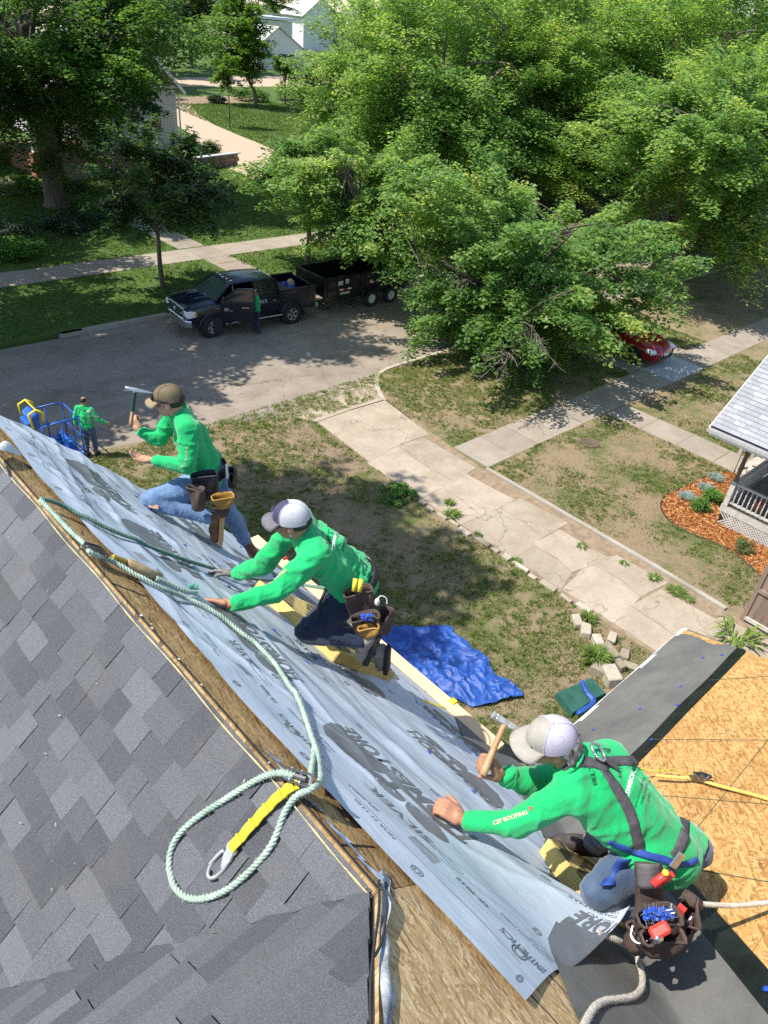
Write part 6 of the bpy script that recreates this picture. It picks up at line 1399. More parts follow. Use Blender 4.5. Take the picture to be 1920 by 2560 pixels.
def boot(parent, ank, toe, upv, mat, sole, s=1.0, shaft=.11):
    ank, toe = np.array(ank, float), np.array(toe, float); d = unit(toe-ank); upv = np.array(upv, float); nrm = unit(upv-d*(upv@d))      # nrm: from sole towards shin side
    L = np.linalg.norm(toe-ank); heel = ank-d*.045*s
    pr = [('c', ank+unit(upv)*shaft*s, .050*s, ank, .047*s), ('c', heel-nrm*.02, .040*s, ank+d*L*.5, .043*s), ('c', ank+d*L*.5-nrm*.012, .045*s, toe-d*.03-nrm*.015, .040*s)]
    o = blob('boot', pr, .011, mat, parent, 3)
    m = MB(); sd = np.cross(d, nrm); out = []
    for a, w_ in ((-.05-.04, .022), (-.06, .036), (0, .038), (L*.45, .037), (L*.8, .046), (L*1.02, .042), (L+.035, .018)): out.append((a, w_*s))
    poly = [(a, w_) for a, w_ in out]+[(a, -w_) for a, w_ in out[::-1]]
    m.prism(poly, lambda a, b, t: tuple(ank+d*a+sd*b-nrm*t), .044*s, .072*s); m.build('sole', sole, o, bevel=.004); return o
LAT = np.array([AF[0], AF[1], 0]); LAT /= np.linalg.norm(LAT); FWD = np.array([-LAT[1], LAT[0], 0])      # away from / to the left of the viewer's heading
def person(label, J, jeans, skin, opt):
    root = thing('person', label, 'person', (J['pel']*np.array([1, 1, 0])+np.array([0, 0, min(J['aL'][2], J['aR'][2])])), opt.get('group'))
    vx = opt.get('vox', .0052); hp, P, M3 = head_prims(J['head'], J['face'], J['up'], opt.get('hs', 1.0))
    pr = list(hp); pr += [('c', J['head']-unit(J['up'])*.07-unit(J['face'])*.02, .052, J['neck'], .058)]
    for sd in 'LR':
        pr += [('c', J['sh'+sd], .055, J['el'+sd], .04), ('c', J['el'+sd], .038, J['wr'+sd], .026), ('c', J['hip'+sd], .075, J['kn'+sd], .052), ('c', J['kn'+sd], .05, J['a'+sd], .036), ('c', J['a'+sd], .036, J['a'+sd]*.45+J['toe'+sd]*.55, .024)]
        if not opt.get('glove'+sd): pr += hand(J['wr'+sd], *J['hand'+sd])
    pr += [('c', J['neck'], .06, J['chest'], .10), ('c', J['chest'], .11, J['pel'], .10), ('c', J['shL'], .045, J['neck']-unit(J['head']-J['neck'])*.03, .045), ('c', J['shR'], .045, J['neck']-unit(J['head']-J['neck'])*.03, .045), ('c', J['hipL'], .09, J['hipR'], .09)]
    blob('body', pr, vx, skin, root, 1)
    if opt.get('face', True):
        m = MB()
        for sg in (1, -1): m.ell(P(.082, sg*.032, .012), (.010, .014, .008), 8, 6, M3)
        m.build('eyes', mk('eye_white', (.7, .68, .65), None, 30, .3) if 'eye_white' not in bpy.data.materials else bpy.data.materials['eye_white'], root)
        m = MB()
        for sg in (1, -1): m.ell(P(.089, sg*.031, .011), (.005, .006, .006), 6, 5, M3)
        for sg in (1, -1): m.bar(P(.096, sg*.018, .034), P(.086, sg*.05, .036), .008, .007)
        m.bar(P(.0995, -.022, -.065), P(.0995, .022, -.065), .004, .004); m.build('brows', M_hairk, root)
    w_ = opt.get('w', 1.0)
    sp = [('c', J['neck']-unit(J['neck']-J['chest'])*.02, .070, J['chest'], .125*w_), ('c', J['chest'], .140*w_, J['waist'], .130*w_), ('c', J['waist'], .132*w_, J['pel'], .138*w_), ('c', J['shL'], .078, J['shR'], .078), ('c', J['shL'], .072, J['neck'], .064), ('c', J['shR'], .072, J['neck'], .064), ('c', J['shL'], .08, J['chest'], .10*w_), ('c', J['shR'], .08, J['chest'], .10*w_), ('c', J['shL'], .075, J['waist']+(J['hipL']-J['pel'])*.6, .105*w_), ('c', J['shR'], .075, J['waist']+(J['hipR']-J['pel'])*.6, .105*w_), ('c', J['hipL']*.85+J['pel']*.15+(J['waist']-J['pel'])*.35, .118*w_, J['hipR']*.85+J['pel']*.15+(J['waist']-J['pel'])*.35, .118*w_)]
    for sd in 'LR': cu = J['wr'+sd]+(J['el'+sd]-J['wr'+sd])*.10; sp += [('c', J['sh'+sd], .076, J['el'+sd], .058), ('c', J['el'+sd], .057, cu, .040)]
    sh = blob('shirt', sp, .0105, M_shirt, root, 5, opt.get('fold', .012)*1.0, opt.get('fs', 15.), unit(unit(J['chest']-J['pel'])*.75+LAT*.6+np.array([0, 0, .2])), opt.get('seed', 0))
    m = MB(); nk = J['neck']; ax = unit(J['head']-J['neck']); x = unit(np.cross(ax, LAT)); y = np.cross(ax, x); m.tube([nk+ax*.030+(x*math.cos(a)+y*math.sin(a))*.070 for a in np.linspace(0, 6.283, 21)[:-1]], .010, 6, closed=True); m.build('collar', M_shirt, root, smooth=True)
    for sd in 'LR': cu = J['wr'+sd]+(J['el'+sd]-J['wr'+sd])*.06; c2 = J['wr'+sd]+(J['el'+sd]-J['wr'+sd])*.24; m = MB(); m.tube([cu, cu*.85+c2*.15, c2*.9+cu*.1, c2], [.036, .0405, .042, .038], 14); m.build('cuff', M_shirt, root, smooth=True)
    jp = [('c', J['hipL'], .108, J['hipR'], .108), ('c', J['pel'], .12, J['pel']+(J['waist']-J['pel'])*.3, .11)]
    for sd in 'LR': jp += [('c', J['hip'+sd], .108, J['kn'+sd], .074), ('c', J['kn'+sd], .074, J['a'+sd]+(J['kn'+sd]-J['a'+sd])*.12, .058)]
    blob('jeans', jp, .012, jeans, root, 4, .010, 17., unit(J['knL']-J['hipL']), opt.get('seed', 0)+20)
    for sd in 'LR':
        mt, so_ = opt.get('boots', (M_boot, M_sole)); boot(root, J['a'+sd], J['toe'+sd], J['kn'+sd]-J['a'+sd] if opt.get('bup') is None else opt['bup'][sd], mt, so_)
    return root, sh, P, M3
def bvh(o):
    me = o.data; return BVHTree.FromPolygons([v.co[:] for v in me.vertices], [p.vertices[:] for p in me.polygons])
def hit(b, px, py):
    d = ray(px, py); r = b.ray_cast(V3(CP), V3(d)); return (np.array(r[0]), np.array(r[1])) if r[0] is not None else (None, None)
def on_cloth(b, pix, step=10):
    """sight-line path laid on the garment -> points + normals"""
    P = []; N = []; q = spline([np.array(p, float) for p in pix], step)
    for x, y in q:
        h_, n_ = hit(b, x, y)
        if h_ is not None: P.append(h_); N.append(n_ if n_@(CP-h_) > 0 else -n_)
    return np.array(P), np.array(N)
def strap(name, P, N, w_, mat, parent, off=.006, th=.003):
    k = len(P); G = np.zeros((k, 4, 3)); 
    if k > 4:
        for _ in range(3): P[1:-1] = (P[:-2]+P[1:-1]*2+P[2:])/4; N[1:-1] = (N[:-2]+N[1:-1]*2+N[2:])/4
    for i in range(k):
        t = unit(P[min(i+1, k-1)]-P[max(i-1, 0)]); n = unit(N[i]); s = np.cross(t, n)
        for j in range(4): G[i, j] = P[i]+s*w_*(j/3-.5)+n*(off-.0015*abs(j-1.5))
    o = link(name, gridmesh(name, G), mat, parent); md = o.modifiers.new('s', 'SOLIDIFY'); md.thickness = th; md.offset = 1; return o
def cloth_text(b, body, o, ux, uy, h, mat, parent, bold=0.0, off=.0035, name='shirt_print'):
    """lettering laid on the garment: o origin pixel, ux pixel vector per unit advance"""
    V, F, L = textmesh(body, bold); P = []; ok = []
    for x, y in V:
        q = (o[0]+ux[0]*x*h+uy[0]*y*h, o[1]+ux[1]*x*h+uy[1]*y*h); p, n = hit(b, *q)
        if p is None: P.append((0, 0, 0)); ok.append(False)
        else: n = n if n@(CP-p) > 0 else -n; P.append(tuple(p+n*off)); ok.append(True)
    fs = [tuple(int(i) for i in t) for t in F if ok[t[0]] and ok[t[1]] and ok[t[2]]]
    if fs: m = MB(); m.add(P, fs); ob = m.build(name, mat, parent); ob['kind'] = 'stuff'; return ob
M_inkk = mk('shirt_ink', (.01, .07, .03), None, 30, .8); M_inkw = mk('white_ink', (.75, .75, .72), None, 30, .7); M_inkp = mk('peach_ink', (.72, .42, .28), (.6, .5, .4), 60, .7)
nB = PLN['B'][0]

# ---------------- roofer with raised hammer, olive cap
J = dict(knL=onP('B', 378, 1250, .085), aL=at(536, 1297, 5.46), toeL=at(533, 1352, 5.60), hipL=at(507, 1206, 5.44))
J['hipR'] = J['hipL']+LAT*.25; J['pel'] = (J['hipL']+J['hipR'])/2; J['knR'] = at(566, 1270, 5.82); J['aR'] = at(617, 1357, 6.10); J['toeR'] = at(640, 1392, 6.12)
J['shL'] = at(470, 1075, 5.12); J['shR'] = J['shL']+LAT*.30+FWD*.16; ms = (J['shL']+J['shR'])/2; J['neck'] = ms+np.array([0, 0, .055])+FWD*.02; J['chest'] = ms*.68+J['pel']*.32; J['waist'] = ms*.25+J['pel']*.75
J['head'] = at(424, 1003, 5.12); J['face'] = FWD*1.0+LAT*.05+np.array([0, 0, -.20]); J['up'] = np.array([0, 0, 1])+FWD*.2
J['elL'] = at(468, 1168, 5.16); J['wrL'] = at(383, 1152, 5.24); J['handL'] = (FWD*1.0+LAT*.15+np.array([0, 0, -.02]), np.array([0, 0, -1.]), 1.0, .42, .6, True, .1, .3)
J['elR'] = at(398, 1100, 5.42); J['wrR'] = at(352, 1078, 5.36); J['handR'] = (unit(at(330, 1050, 5.34)-at(352, 1078, 5.36)), unit(LAT*.75+np.array([0, 0, .1])-FWD*.0)*-1., 1.0, 1.25, .9, False, .05, .5)
o1, sh1, P1h, M31 = person('roofer in olive cap and ripped light jeans kneeling with a hammer raised', J, M_jeanL, M_skin2, dict(seed=1, fold=.012, w=.92, bup={'L': J['knL']-J['aL'], 'R': J['knR']-J['aR']}))
M_olive = mk('olive_cap', (.15, .115, .062), (.11, .085, .045), 20, .85, .3, 120)
cap(o1, J['head'], J['face'], J['up'], M_olive, M_olive, mk('olive_brim', (.27, .21, .12), None, 20, .85), .95, True)
hp = MB(); f_, u_ = unit(J['face']), unit(J['up'])
blob('hair', [('e', J['head']-f_*.025+u_*.02, (.094, .081, .075), M31)], .01, M_hairk, o1, 1)
b1 = bvh(sh1)
for t, y0 in (("BILL'S", 0), ('COMMERCIAL', 14), ('210 W WOODLAND', 26)): cloth_text(b1, t, (492+y0*.8, 1027+y0*.1), (.42, .9), (.6, -.3), 11 if y0 < 20 else 6, M_inkk, o1, .01)
for i, (x, y, r_) in enumerate([(466, 1120, 2), (465, 1130, 2.2), (465, 1140, 2), (464, 1150, 2.2), (461, 1160, 2), (455, 1167, 2)]): cloth_text(b1, 'O', (x-2, y+2), (1, 0), (0, -1), 7, M_inkp, o1, .02)
# hammer
def hammer(label, a, b, hd, hl, mat_h, mat_head, hlen=.13, r_=.015, grip=None):
    t = thing('hammer', label, 'hammer', a); a, b = np.array(a), np.array(b); d = unit(b-a); hd = unit(np.array(hd)-d*(np.array(hd)@d)); sd = np.cross(d, hd)
    m = MB(); n_ = 9; L = np.linalg.norm(b-a); m.tube([a+d*L*i/(n_-1) for i in range(n_)], [r_*k for k in (1.0, 1.12, 1.05, .9, .85, .85, .85, .8, .8)], 10); hdl = m.build('handle', mat_h, t, smooth=True)
    if grip: m = MB(); m.tube([a+d*L*.42, a+d*L*.93], [r_*1.12, r_*1.12], 10); m.build('grip', grip, hdl)
    m = MB(); m.bar(b-hd*hlen*.42, b+hd*hlen*.2, .024, .026, d); m.build('head', mat_head, t, bevel=.004)
    m = MB(); m.tube([b-hd*hlen*.38, b-hd*hlen*.5, b-hd*hlen*.52], [.013, .013, .016], 10); m.build('striking_face', mat_head, t)
    for e in (-1, 1):
        m = MB(); m.prism([(.15*hlen, -.012), (.65*hlen, -.004), (1.0*hlen, .002), (.65*hlen, .008), (.15*hlen, .013)], lambda u, v, w2: tuple(b+hd*u+d*v+sd*w2), e*.003, e*.014); m.build('claw', mat_head, t)
    return t
M_steel = mk('worn_steel', (.55, .56, .58), (.38, .39, .42), 20, .3, metal=.85); M_hgreen = mk('dark_green_grip', (.012, .05, .035), (.008, .03, .022), 20, .6); M_hick = mk('hickory', (.50, .31, .155), (.34, .19, .085), 9, .55, .2, stretch=(1, 1, .4))
hammer('dark green handled claw hammer held up by the olive capped roofer', at(327, 1066, 5.27), at(337, 974, 5.20), AR, 1, M_hick, M_steel, .13, .0135, M_hgreen)
nl_ = thing('nail', 'loose roofing nails pinched in the olive capped roofer\'s open hand', 'nail', at(335, 1138, 5.22)); m = MB()
for k in range(6): p = at(325+k*4, 1136+(k % 2)*3, 5.20); m.tube([p, p+np.array([.03*math.cos(k), .02*math.sin(k), .012])], .0022, 4)
m.build('nail_cluster', M_steel, nl_)['kind'] = 'stuff'
# belt with pouches
def ring_belt(parent, c, ax, rx, ry, w_, mat, name='belt', e1=None):
    ax = unit(ax); x = unit(np.cross(ax, np.cross(e1, ax))) if e1 is not None else unit(np.cross(ax, (0, 0, 1))); y = np.cross(ax, x); m = MB()
    A = np.linspace(0, 6.2832, 29)[:-1]; G = np.array([[c+x*math.cos(a)*(rx+th)+y*math.sin(a)*(ry+th)+ax*h_ for h_, th in ((-w_/2, 0), (-w_/2, .006), (w_/2, .006), (w_/2, 0))] for a in np.append(A, 0)])
    return link(name, gridmesh(name, G), mat, parent)
def pouch(parent, c, dn, out, w_, h_, dpt, mat, name='pouch', lip=None):
    """open-topped bag: c top centre, dn downwards, out away from the body"""
    dn = unit(dn); out = np.array(out, float); out = unit(out-dn*(out@dn)); sd = np.cross(dn, out); G = np.zeros((9, 17, 3))
    for i, t in enumerate(np.linspace(0, 1, 9)):
        k = (1-.28*t*t)*(1 if t < .98 else .35); 
        for j, a in enumerate(np.linspace(0, 6.2832, 17)): G[i, j] = c+dn*h_*t+sd*w_/2*k*math.copysign(abs(math.cos(a))**.6, math.cos(a))+out*(dpt/2+dpt/2*k*math.copysign(abs(math.sin(a))**.7, math.sin(a)))+out*.012*math.sin(t*5+j)
    o = link(name, gridmesh(name, G), mat, parent); md = o.modifiers.new('s', 'SOLIDIFY'); md.thickness = .006
    m = MB(); m.tube([G[0, j] for j in range(16)], .006, 5, closed=True); m.build('rim', lip or mat, o); return o
dn = np.array([0, 0, -1.])
bc = J['pel']+(J['waist']-J['pel'])*.15; ring_belt(o1, bc, J['waist']-J['pel'], .165, .15, .07, M_pblk, e1=FWD)
pouch(o1, at(512, 1178, 5.24), dn+AR*.1, -LAT+AR*.15, .19, .22, .09, M_pblk); pouch(o1, at(498, 1215, 5.20), dn+AR*.05, -LAT*.8-AR*.5, .14, .20, .07, M_pouch)
pouch(o1, at(556, 1232, 5.26), dn+AR*.03, -LAT+AR*.3, .16, .10, .09, M_brass); pouch(o1, at(553, 1258, 5.28), dn, -LAT+AR*.3, .12, .10, .06, M_pouch); pouch(o1, at(572, 1175, 5.42), dn, AR, .10, .16, .05, M_pblk)
m = MB(); m.tube([at(566, 1160, 5.33), at(568, 1195, 5.36)], .009, 6); m.build('pencil', M_white, o1)
m = MB(); G = np.array([[at(372+i*6, 1258+j*3.5+i*1.2, 5.285) for j in range(4)] for i in range(5)]); link('bare_knee', gridmesh('bare_knee', G), M_skin2, o1)

# ---------------- roofer reaching along the ropes, navy and white cap
J = dict(knL=onP('B', 770, 1578, .15), aL=at(915, 1601, 4.38), toeL=at(893, 1646, 4.47), hipL=at(882, 1488, 4.38))
J['hipR'] = J['hipL']+LAT*.25; J['pel'] = (J['hipL']+J['hipR'])/2; J['knR'] = at(806, 1555, 4.62); J['aR'] = at(948, 1630, 4.66); J['toeR'] = at(946, 1668, 4.80)
J['shL'] = at(790, 1388, 4.04); J['shR'] = J['shL']+LAT*.31+FWD*.14; ms = (J['shL']+J['shR'])/2; J['neck'] = ms+np.array([0, 0, .045])+FWD*.05; J['chest'] = ms*.68+J['pel']*.32; J['waist'] = ms*.25+J['pel']*.75
J['head'] = at(731, 1303, 4.04); J['face'] = FWD*1.0+LAT*.15+np.array([0, 0, -.18]); J['up'] = np.array([0, 0, 1])+FWD*.22
J['elL'] = at(697, 1474, 4.05); J['wrL'] = at(578, 1511, 3.99); J['handL'] = (unit(at(505, 1493, 4.02)-at(578, 1511, 3.99)), nB, 1.02, .10, .25, True, .22, .1)
J['elR'] = at(655, 1414, 4.52); J['wrR'] = at(588, 1436, 4.66); J['handR'] = (unit(at(530, 1420, 4.68)-at(588, 1436, 4.66)), nB, 1.02, .35, .5, False, .1, .3)
o2, sh2, P2h, M32 = person('roofer in navy and white mesh cap kneeling with both arms reaching along the rope', J, M_jeanD, M_skin, dict(seed=5, fold=.013, gloveR=True, boots=(mk('grey_shoe', (.34, .31, .28), (.16, .14, .13), 20, .7, .4), M_sole2), bup={'L': J['knL']-J['aL'], 'R': J['knR']-J['aR']}))
M_glove = mk('grey_glove', (.22, .20, .175), (.13, .12, .105), 20, .8, .4, 80); blob('glove', hand(J['wrR'], *J['handR'])+[('c', J['wrR'], .032, J['wrR']+(J['elR']-J['wrR'])*.15, .036)], .0065, M_glove, o2, 1)
def mesh_mat(name, c, hole):
    n = NT(name); co = n.coord('World'); ch = n.n('ShaderNodeTexChecker'); ch.inputs['Scale'].default_value = 230; n.l(co, ch.inputs['Vector']); ch.inputs['Color1'].default_value = (*c, 1); ch.inputs['Color2'].default_value = (*hole, 1); n.col(n.mix(.55, ch.outputs['Color'], c)); n.rough(.8); n.bump(ch.outputs['Fac'], .3, .002); return n.m
M_mesh = mesh_mat('white_mesh', (.50, .50, .52), (.22, .22, .25)); M_mesh2 = mesh_mat('lilac_mesh', (.47, .445, .53), (.2, .18, .25)); M_navyc = mk('navy_cap', (.055, .055, .11), (.04, .04, .085), 30, .85, .3, 120); M_tanc = mk('stone_cap', (.36, .335, .285), (.28, .26, .22), 12, .85, .3, 120)
cap(o2, J['head'], J['face'], J['up'], M_navyc, M_mesh, mk('navy_brim', (.15, .145, .155), (.10, .095, .105), 30, .8), 0.96, False, M_white)
f_, u_ = unit(J['face']), unit(J['up']); blob('hair', [('e', J['head']-f_*.028+u_*.015, (.092, .081, .066), M32)], .01, M_hairk, o2, 1)
m = MB()
for sg in (1, -1): m.ell(P2h(.098, sg*.032, .012), (.010, .026, .016), 8, 6, M32); m.tube([P2h(.09, sg*.058, .014), P2h(-.01, sg*.080, .008)], .003, 4)
m.build('glasses', M_dark, o2)
m = MB(); m.ell(P2h(-.008, -.0, -.04)+np.cross(u_, f_)*.083, (.006, .006, .006), 6, 5); m.build('ear_stud', M_chrome, o2)
m = MB(); nk = J['neck']; m.tube([nk+f_*.075+u_*.05, nk+f_*.09+u_*.0, nk+f_*.08-u_*.04], [.02, .022, .012], 6); m.build('undershirt', mk('lime_tee', (.45, .6, .04), None, 20, .8), o2)
b2 = bvh(sh2)
cloth_text(b2, 'CSP ROOFING', (672, 1462), (.80, -.60), (-.5, -.86), 9, M_inkp, o2, .02)
cloth_text(b2, "BILL'S", (815, 1358), (.18, -1.0), (.95, .3), 20, M_inkk, o2, .01); cloth_text(b2, 'COMMERCIAL', (828, 1372), (.2, -.95), (.95, .35), 9, M_inkw, o2, .03); cloth_text(b2, 'COMMERCIAL', (852, 1376), (.22, -.92), (.95, .4), 8, M_inkk, o2, .02)
bc = J['pel']+(J['waist']-J['pel'])*.1; ring_belt(o2, bc, J['waist']-J['pel'], .165, .155, .05, M_pblk, e1=FWD)
pA = pouch(o2, at(893, 1466, 4.18), dn+AR*.2, -LAT+AR*.2, .17, .29, .08, M_pouch); pouch(o2, at(912, 1530, 4.10), dn+AR*.2, -LAT+AR*.1, .165, .14, .075, M_pouch); pouch(o2, at(945, 1530, 4.22), dn+AR*.1, AR*.8-LAT*.5, .14, .14, .08, M_pouch); pouch(o2, at(922, 1560, 4.06), dn+AR*.2, -LAT, .12, .07, .05, M_brass)
m = MB()
for k, (x, y) in enumerate(((884, 1478), (898, 1480))): m.tube([at(x, y, 4.10), at(x+5, y-32, 4.10)], [.012, .014], 8)
m.build('plier_handles', M_yel, o2, smooth=True)
m = MB(); m.ell(at(943, 1505, 4.12), (.016, .016, .028), 8, 6); m.tube(spline([at(943, 1500, 4.12), at(952, 1490, 4.12), at(966, 1496, 4.13), at(967, 1510, 4.14)], 5), .003, 4); m.build('key_ring', M_white, o2)
r6 = random.Random(9); m = MB(); m2 = MB()
for k in range(34):
    p = at(918+r6.uniform(-14, 14), 1541+r6.uniform(-5, 8), 4.0+r6.uniform(0, .05)); e = unit((r6.uniform(-1, 1), r6.uniform(-1, 1), r6.uniform(-.2, .8))); m.tube([p, p+e*.026], .0014, 4); m2.ell(p, (.010, .010, .004), 7, 4)
m.build('nails', M_steel, o2)['kind'] = 'stuff'; m2.build('nail_caps', M_bluecap, o2)['kind'] = 'stuff'
m = MB(); m.tube(spline([at(815, 1472, 4.30), at(800, 1510, 4.28), at(790, 1545, 4.22)], 6), .010, 5); m.build('belt_strap', M_pouch, o2)
# kneepad under the forward knee
blob('knee_pad', [('c', J['knL']+(J['aL']-J['knL'])*.02-nB*.0, .082, J['knL']+(J['aL']-J['knL'])*.30, .076)], .012, mk('grey_kneepad', (.17, .175, .18), (.12, .125, .13), 30, .8, .3, 90), o2, 2)

# ---------------- near roofer in harness, stone cap
J = dict(knL=at(1494, 2232, 3.02), aL=at(1625, 2285, 3.22), toeL=at(1690, 2300, 3.36), hipL=at(1612, 2138, 3.06), hipR=at(1716, 2122, 3.26))
J['pel'] = (J['hipL']+J['hipR'])/2; J['knR'] = at(1512, 2080, 3.50); J['aR'] = at(1483, 2108, 3.80); J['toeR'] = at(1384, 2098, 3.80)
J['shL'] = at(1424, 1978, 2.96); J['shR'] = at(1520, 1898, 3.16); ms = (J['shL']+J['shR'])/2; J['neck'] = at(1432, 1908, 3.00); J['chest'] = ms*.66+J['pel']*.34+unit(CP-ms)*.03; J['waist'] = ms*.25+J['pel']*.75
J['head'] = at(1377, 1856, 2.97); J['face'] = FWD*1.0-LAT*.05+np.array([0, 0, -.22]); J['up'] = np.array([0, 0, 1])+FWD*.3
J['elL'] = at(1290, 2062, 3.05); J['wrL'] = at(1160, 2052, 3.10); J['handL'] = (unit(at(1118, 2022, 3.11)-at(1160, 2052, 3.10)), unit(CP-at(1140, 2030, 3.1))+nB*.6, 1.05, .95, .7, True, .08, .4)
J['elR'] = at(1348, 1958, 3.22); J['wrR'] = at(1252, 1942, 3.07); J['handR'] = (unit(at(1222, 1893, 3.02)-at(1252, 1942, 3.07)), unit(AR*.8+np.array([0, 0, .2])), 1.05, 1.2, .9, False, .05, .5)
o3, sh3, P3h, M33 = person('grey haired roofer in harness and stone cap crouching with a wooden handled hammer', J, M_jeanM, M_skin, dict(seed=9, fold=.013, fs=11., w=1.02, hs=.95, vox=.005, boots=(M_bootd, M_sole2), bup={'L': J['knL']-J['aL'], 'R': np.array([0, 0, 1.])}))
cap(o3, J['head'], J['face'], J['up'], M_tanc, M_mesh2, M_tanc, .92, False, None)
f_, u_ = unit(J['face']), unit(J['up']); l_ = np.cross(u_, f_)
hpr = [('e', J['head']-f_*.045+u_*.005, (.084, .083, .06), M33)]; r7 = random.Random(4)
for k in range(40): a = r7.uniform(1.95, 4.33); c0 = J['head']-f_*.02+(f_*math.cos(a)*.088+l_*math.sin(a)*.082)-u_*r7.uniform(-.01, .075); hpr.append(('c', c0, .014, c0-u_*.02+(f_*math.cos(a)+l_*math.sin(a))*.014+l_*r7.uniform(-.01, .01), .009))
blob('hair', hpr, .0065, M_hairg, o3, 0)
b3 = bvh(sh3)
def wl_(name, pix, w_, mat, off=.006, th=.004):
    P, N = on_cloth(b3, pix)
    if len(P) > 3: return strap(name, P, N, w_, mat, o3, off, th)
M_web = mk('grey_webbing', (.085, .08, .085), (.05, .047, .05), 60, .8, .3, 200); M_webb = mk('blue_webbing', (.02, .07, .32), (.015, .05, .24), 40, .7, .3, 200)
Q = lambda x, y: (1340+x/3.77, 1820+y/3.77)
wl_('harness_strap', [Q(250, 360), Q(330, 325), Q(430, 315), Q(540, 330), Q(650, 370)], .046, M_web)
wl_('harness_strap', [Q(620, 360), Q(700, 480), Q(790, 620), Q(870, 760), Q(920, 900), Q(955, 1050), Q(985, 1180)], .046, M_web)
wl_('harness_strap', [Q(600, 360), Q(700, 320), Q(840, 310), Q(940, 310), Q(985, 350), Q(1005, 400)], .044, M_web)
wl_('harness_strap', [Q(1330, 620), Q(1380, 760), Q(1400, 900), Q(1395, 1020), Q(1350, 1130), Q(1290, 1220)], .046, M_web)
wl_('waist_strap', [Q(690, 1065), Q(790, 1110), Q(920, 1160), Q(1040, 1195), Q(1190, 1235), Q(1330, 1275), Q(1440, 1270), Q(1510, 1235)], .030, M_webb, .010)
p, n = hit(b3, *Q(680, 340))
if p is not None:
    n = n if n@(CP-p) > 0 else -n; m = MB(); s1 = unit(AR-n*(AR@n)); s2 = np.cross(n, s1); m.box(p+n*.012, (.07, .06, .016), M=Matrix((s1, s2, n)).transposed()); m.build('harness_plate', M_web, o3, bevel=.005)
p, n = hit(b3, *Q(590, 290))
if p is not None:
    n = n if n@(CP-p) > 0 else -n; ax = unit(at(*Q(480, 220), 3)-at(*Q(610, 370), 3)); s2 = unit(np.cross(n, ax)); c0 = p+n*.022+ax*.012
    m = MB(); m.tube([c0+ax*(.052*math.sin(a)+(.0 if math.sin(a) > 0 else .02))+s2*.034*math.cos(a) for a in np.linspace(0, 6.2832, 25)[:-1]], .0062, 8, closed=True); m.build('d_ring', M_steel, o3, smooth=True)
p, n = hit(b3, *Q(1290, 1235))
if p is not None: n = n if n@(CP-p) > 0 else -n; s1 = unit(at(*Q(1330, 1180), 3)-at(*Q(1250, 1290), 3)); m = MB(); m.box(p+n*.02, (.075, .05, .01), M=Matrix((s1, np.cross(n, s1), n)).transposed()); m.build('buckle', M_steel, o3, bevel=.004)
e_ = lambda a, b: np.array([(b[0]-a[0]), (b[1]-a[1])])/math.hypot(b[0]-a[0], b[1]-a[1])
def ct(t, a, b, h_, mat, bold=.0, flip=1):
    ux = e_(Q(*a), Q(*b)); uy = np.array([ux[1], -ux[0]]); L = textmesh(t, bold)[2]; d_ = math.hypot(Q(*b)[0]-Q(*a)[0], Q(*b)[1]-Q(*a)[1]); k = d_/L; cloth_text(b3, t, Q(*a), ux*k/h_, uy*h_/h_*1.0, h_, mat, o3, bold)
ct("BILL'S", (578, 530), (525, 355), 16, M_inkk, .01); ct('GUTTER', (580, 225), (700, 235), 14, M_inkk, .01); ct('6113', (800, 470), (812, 380), 14, M_inkk, .0)
ct('COMMERCIAL', (868, 650), (935, 410), 15, M_inkw, .03); ct('210 W WOODLAND AVE', (942, 750), (1025, 470), 9, M_inkk); ct('SALINA KANSAS', (1000, 720), (1050, 530), 9, M_inkk); ct('67401', (1060, 695), (1075, 615), 9, M_inkk)
Q4 = lambda x, y: (1080+x/3.95, 1740+y/3.95)
ux = e_(Q4(610, 1260), Q4(950, 1150)); uy = np.array([ux[1], -ux[0]]); V_, F_, L_ = textmesh('CSP ROOFING', .02); k = math.hypot((950-610)/3.95, 110/3.95)/L_; cloth_text(b3, 'CSP ROOFING', Q4(610, 1275), ux*k, uy*k, 1, M_inkp, o3, .02)
cloth_text(b3, 'O', Q4(965, 1130), ux, uy, 11, mk('red_ink', (.6, .05, .04), None, 20, .7), o3, .08)
# leg strap, chest clip, tool pouches
m = MB(); G = np.array([[at(1543+i*.2+u*(1500-1543)*1.0, 2150+u*62, 2.93+.05*math.sin(u*3)-.02*(i == 1)) + np.array([0, 0, 0]) + AR*(i*.03) for i in range(3)] for u in np.linspace(0, 1, 10)]); lk = link('leg_strap', gridmesh('leg_strap', G), M_webb, o3); lk.modifiers.new('s', 'SOLIDIFY').thickness = .004
pc = at(1640, 2165, 2.80); fr = -LAT*.6+AR*.1+np.array([0, 0, .3])
back = np.array([[at(1588+u*72-6*abs(v-.5), 2155+v*170+6*u, 2.84+.05*v-.03*math.sin(u*3.1)) for u in np.linspace(0, 1, 9)] for v in np.linspace(0, 1, 12)]); lk = link('pouch_panel', gridmesh('pouch_panel', back), M_pouch, o3); lk.modifiers.new('s', 'SOLIDIFY').thickness = .008
top = np.array([[at(1592+u*62, 2158+v*62+3*math.sin(u*3), 2.81-.03*math.sin(u*3.1)) for u in np.linspace(0, 1, 8)] for v in np.linspace(0, 1, 7)]); lk = link('pouch_flap', gridmesh('pouch_flap', top), M_pgry, o3); lk.modifiers.new('s', 'SOLIDIFY').thickness = .006
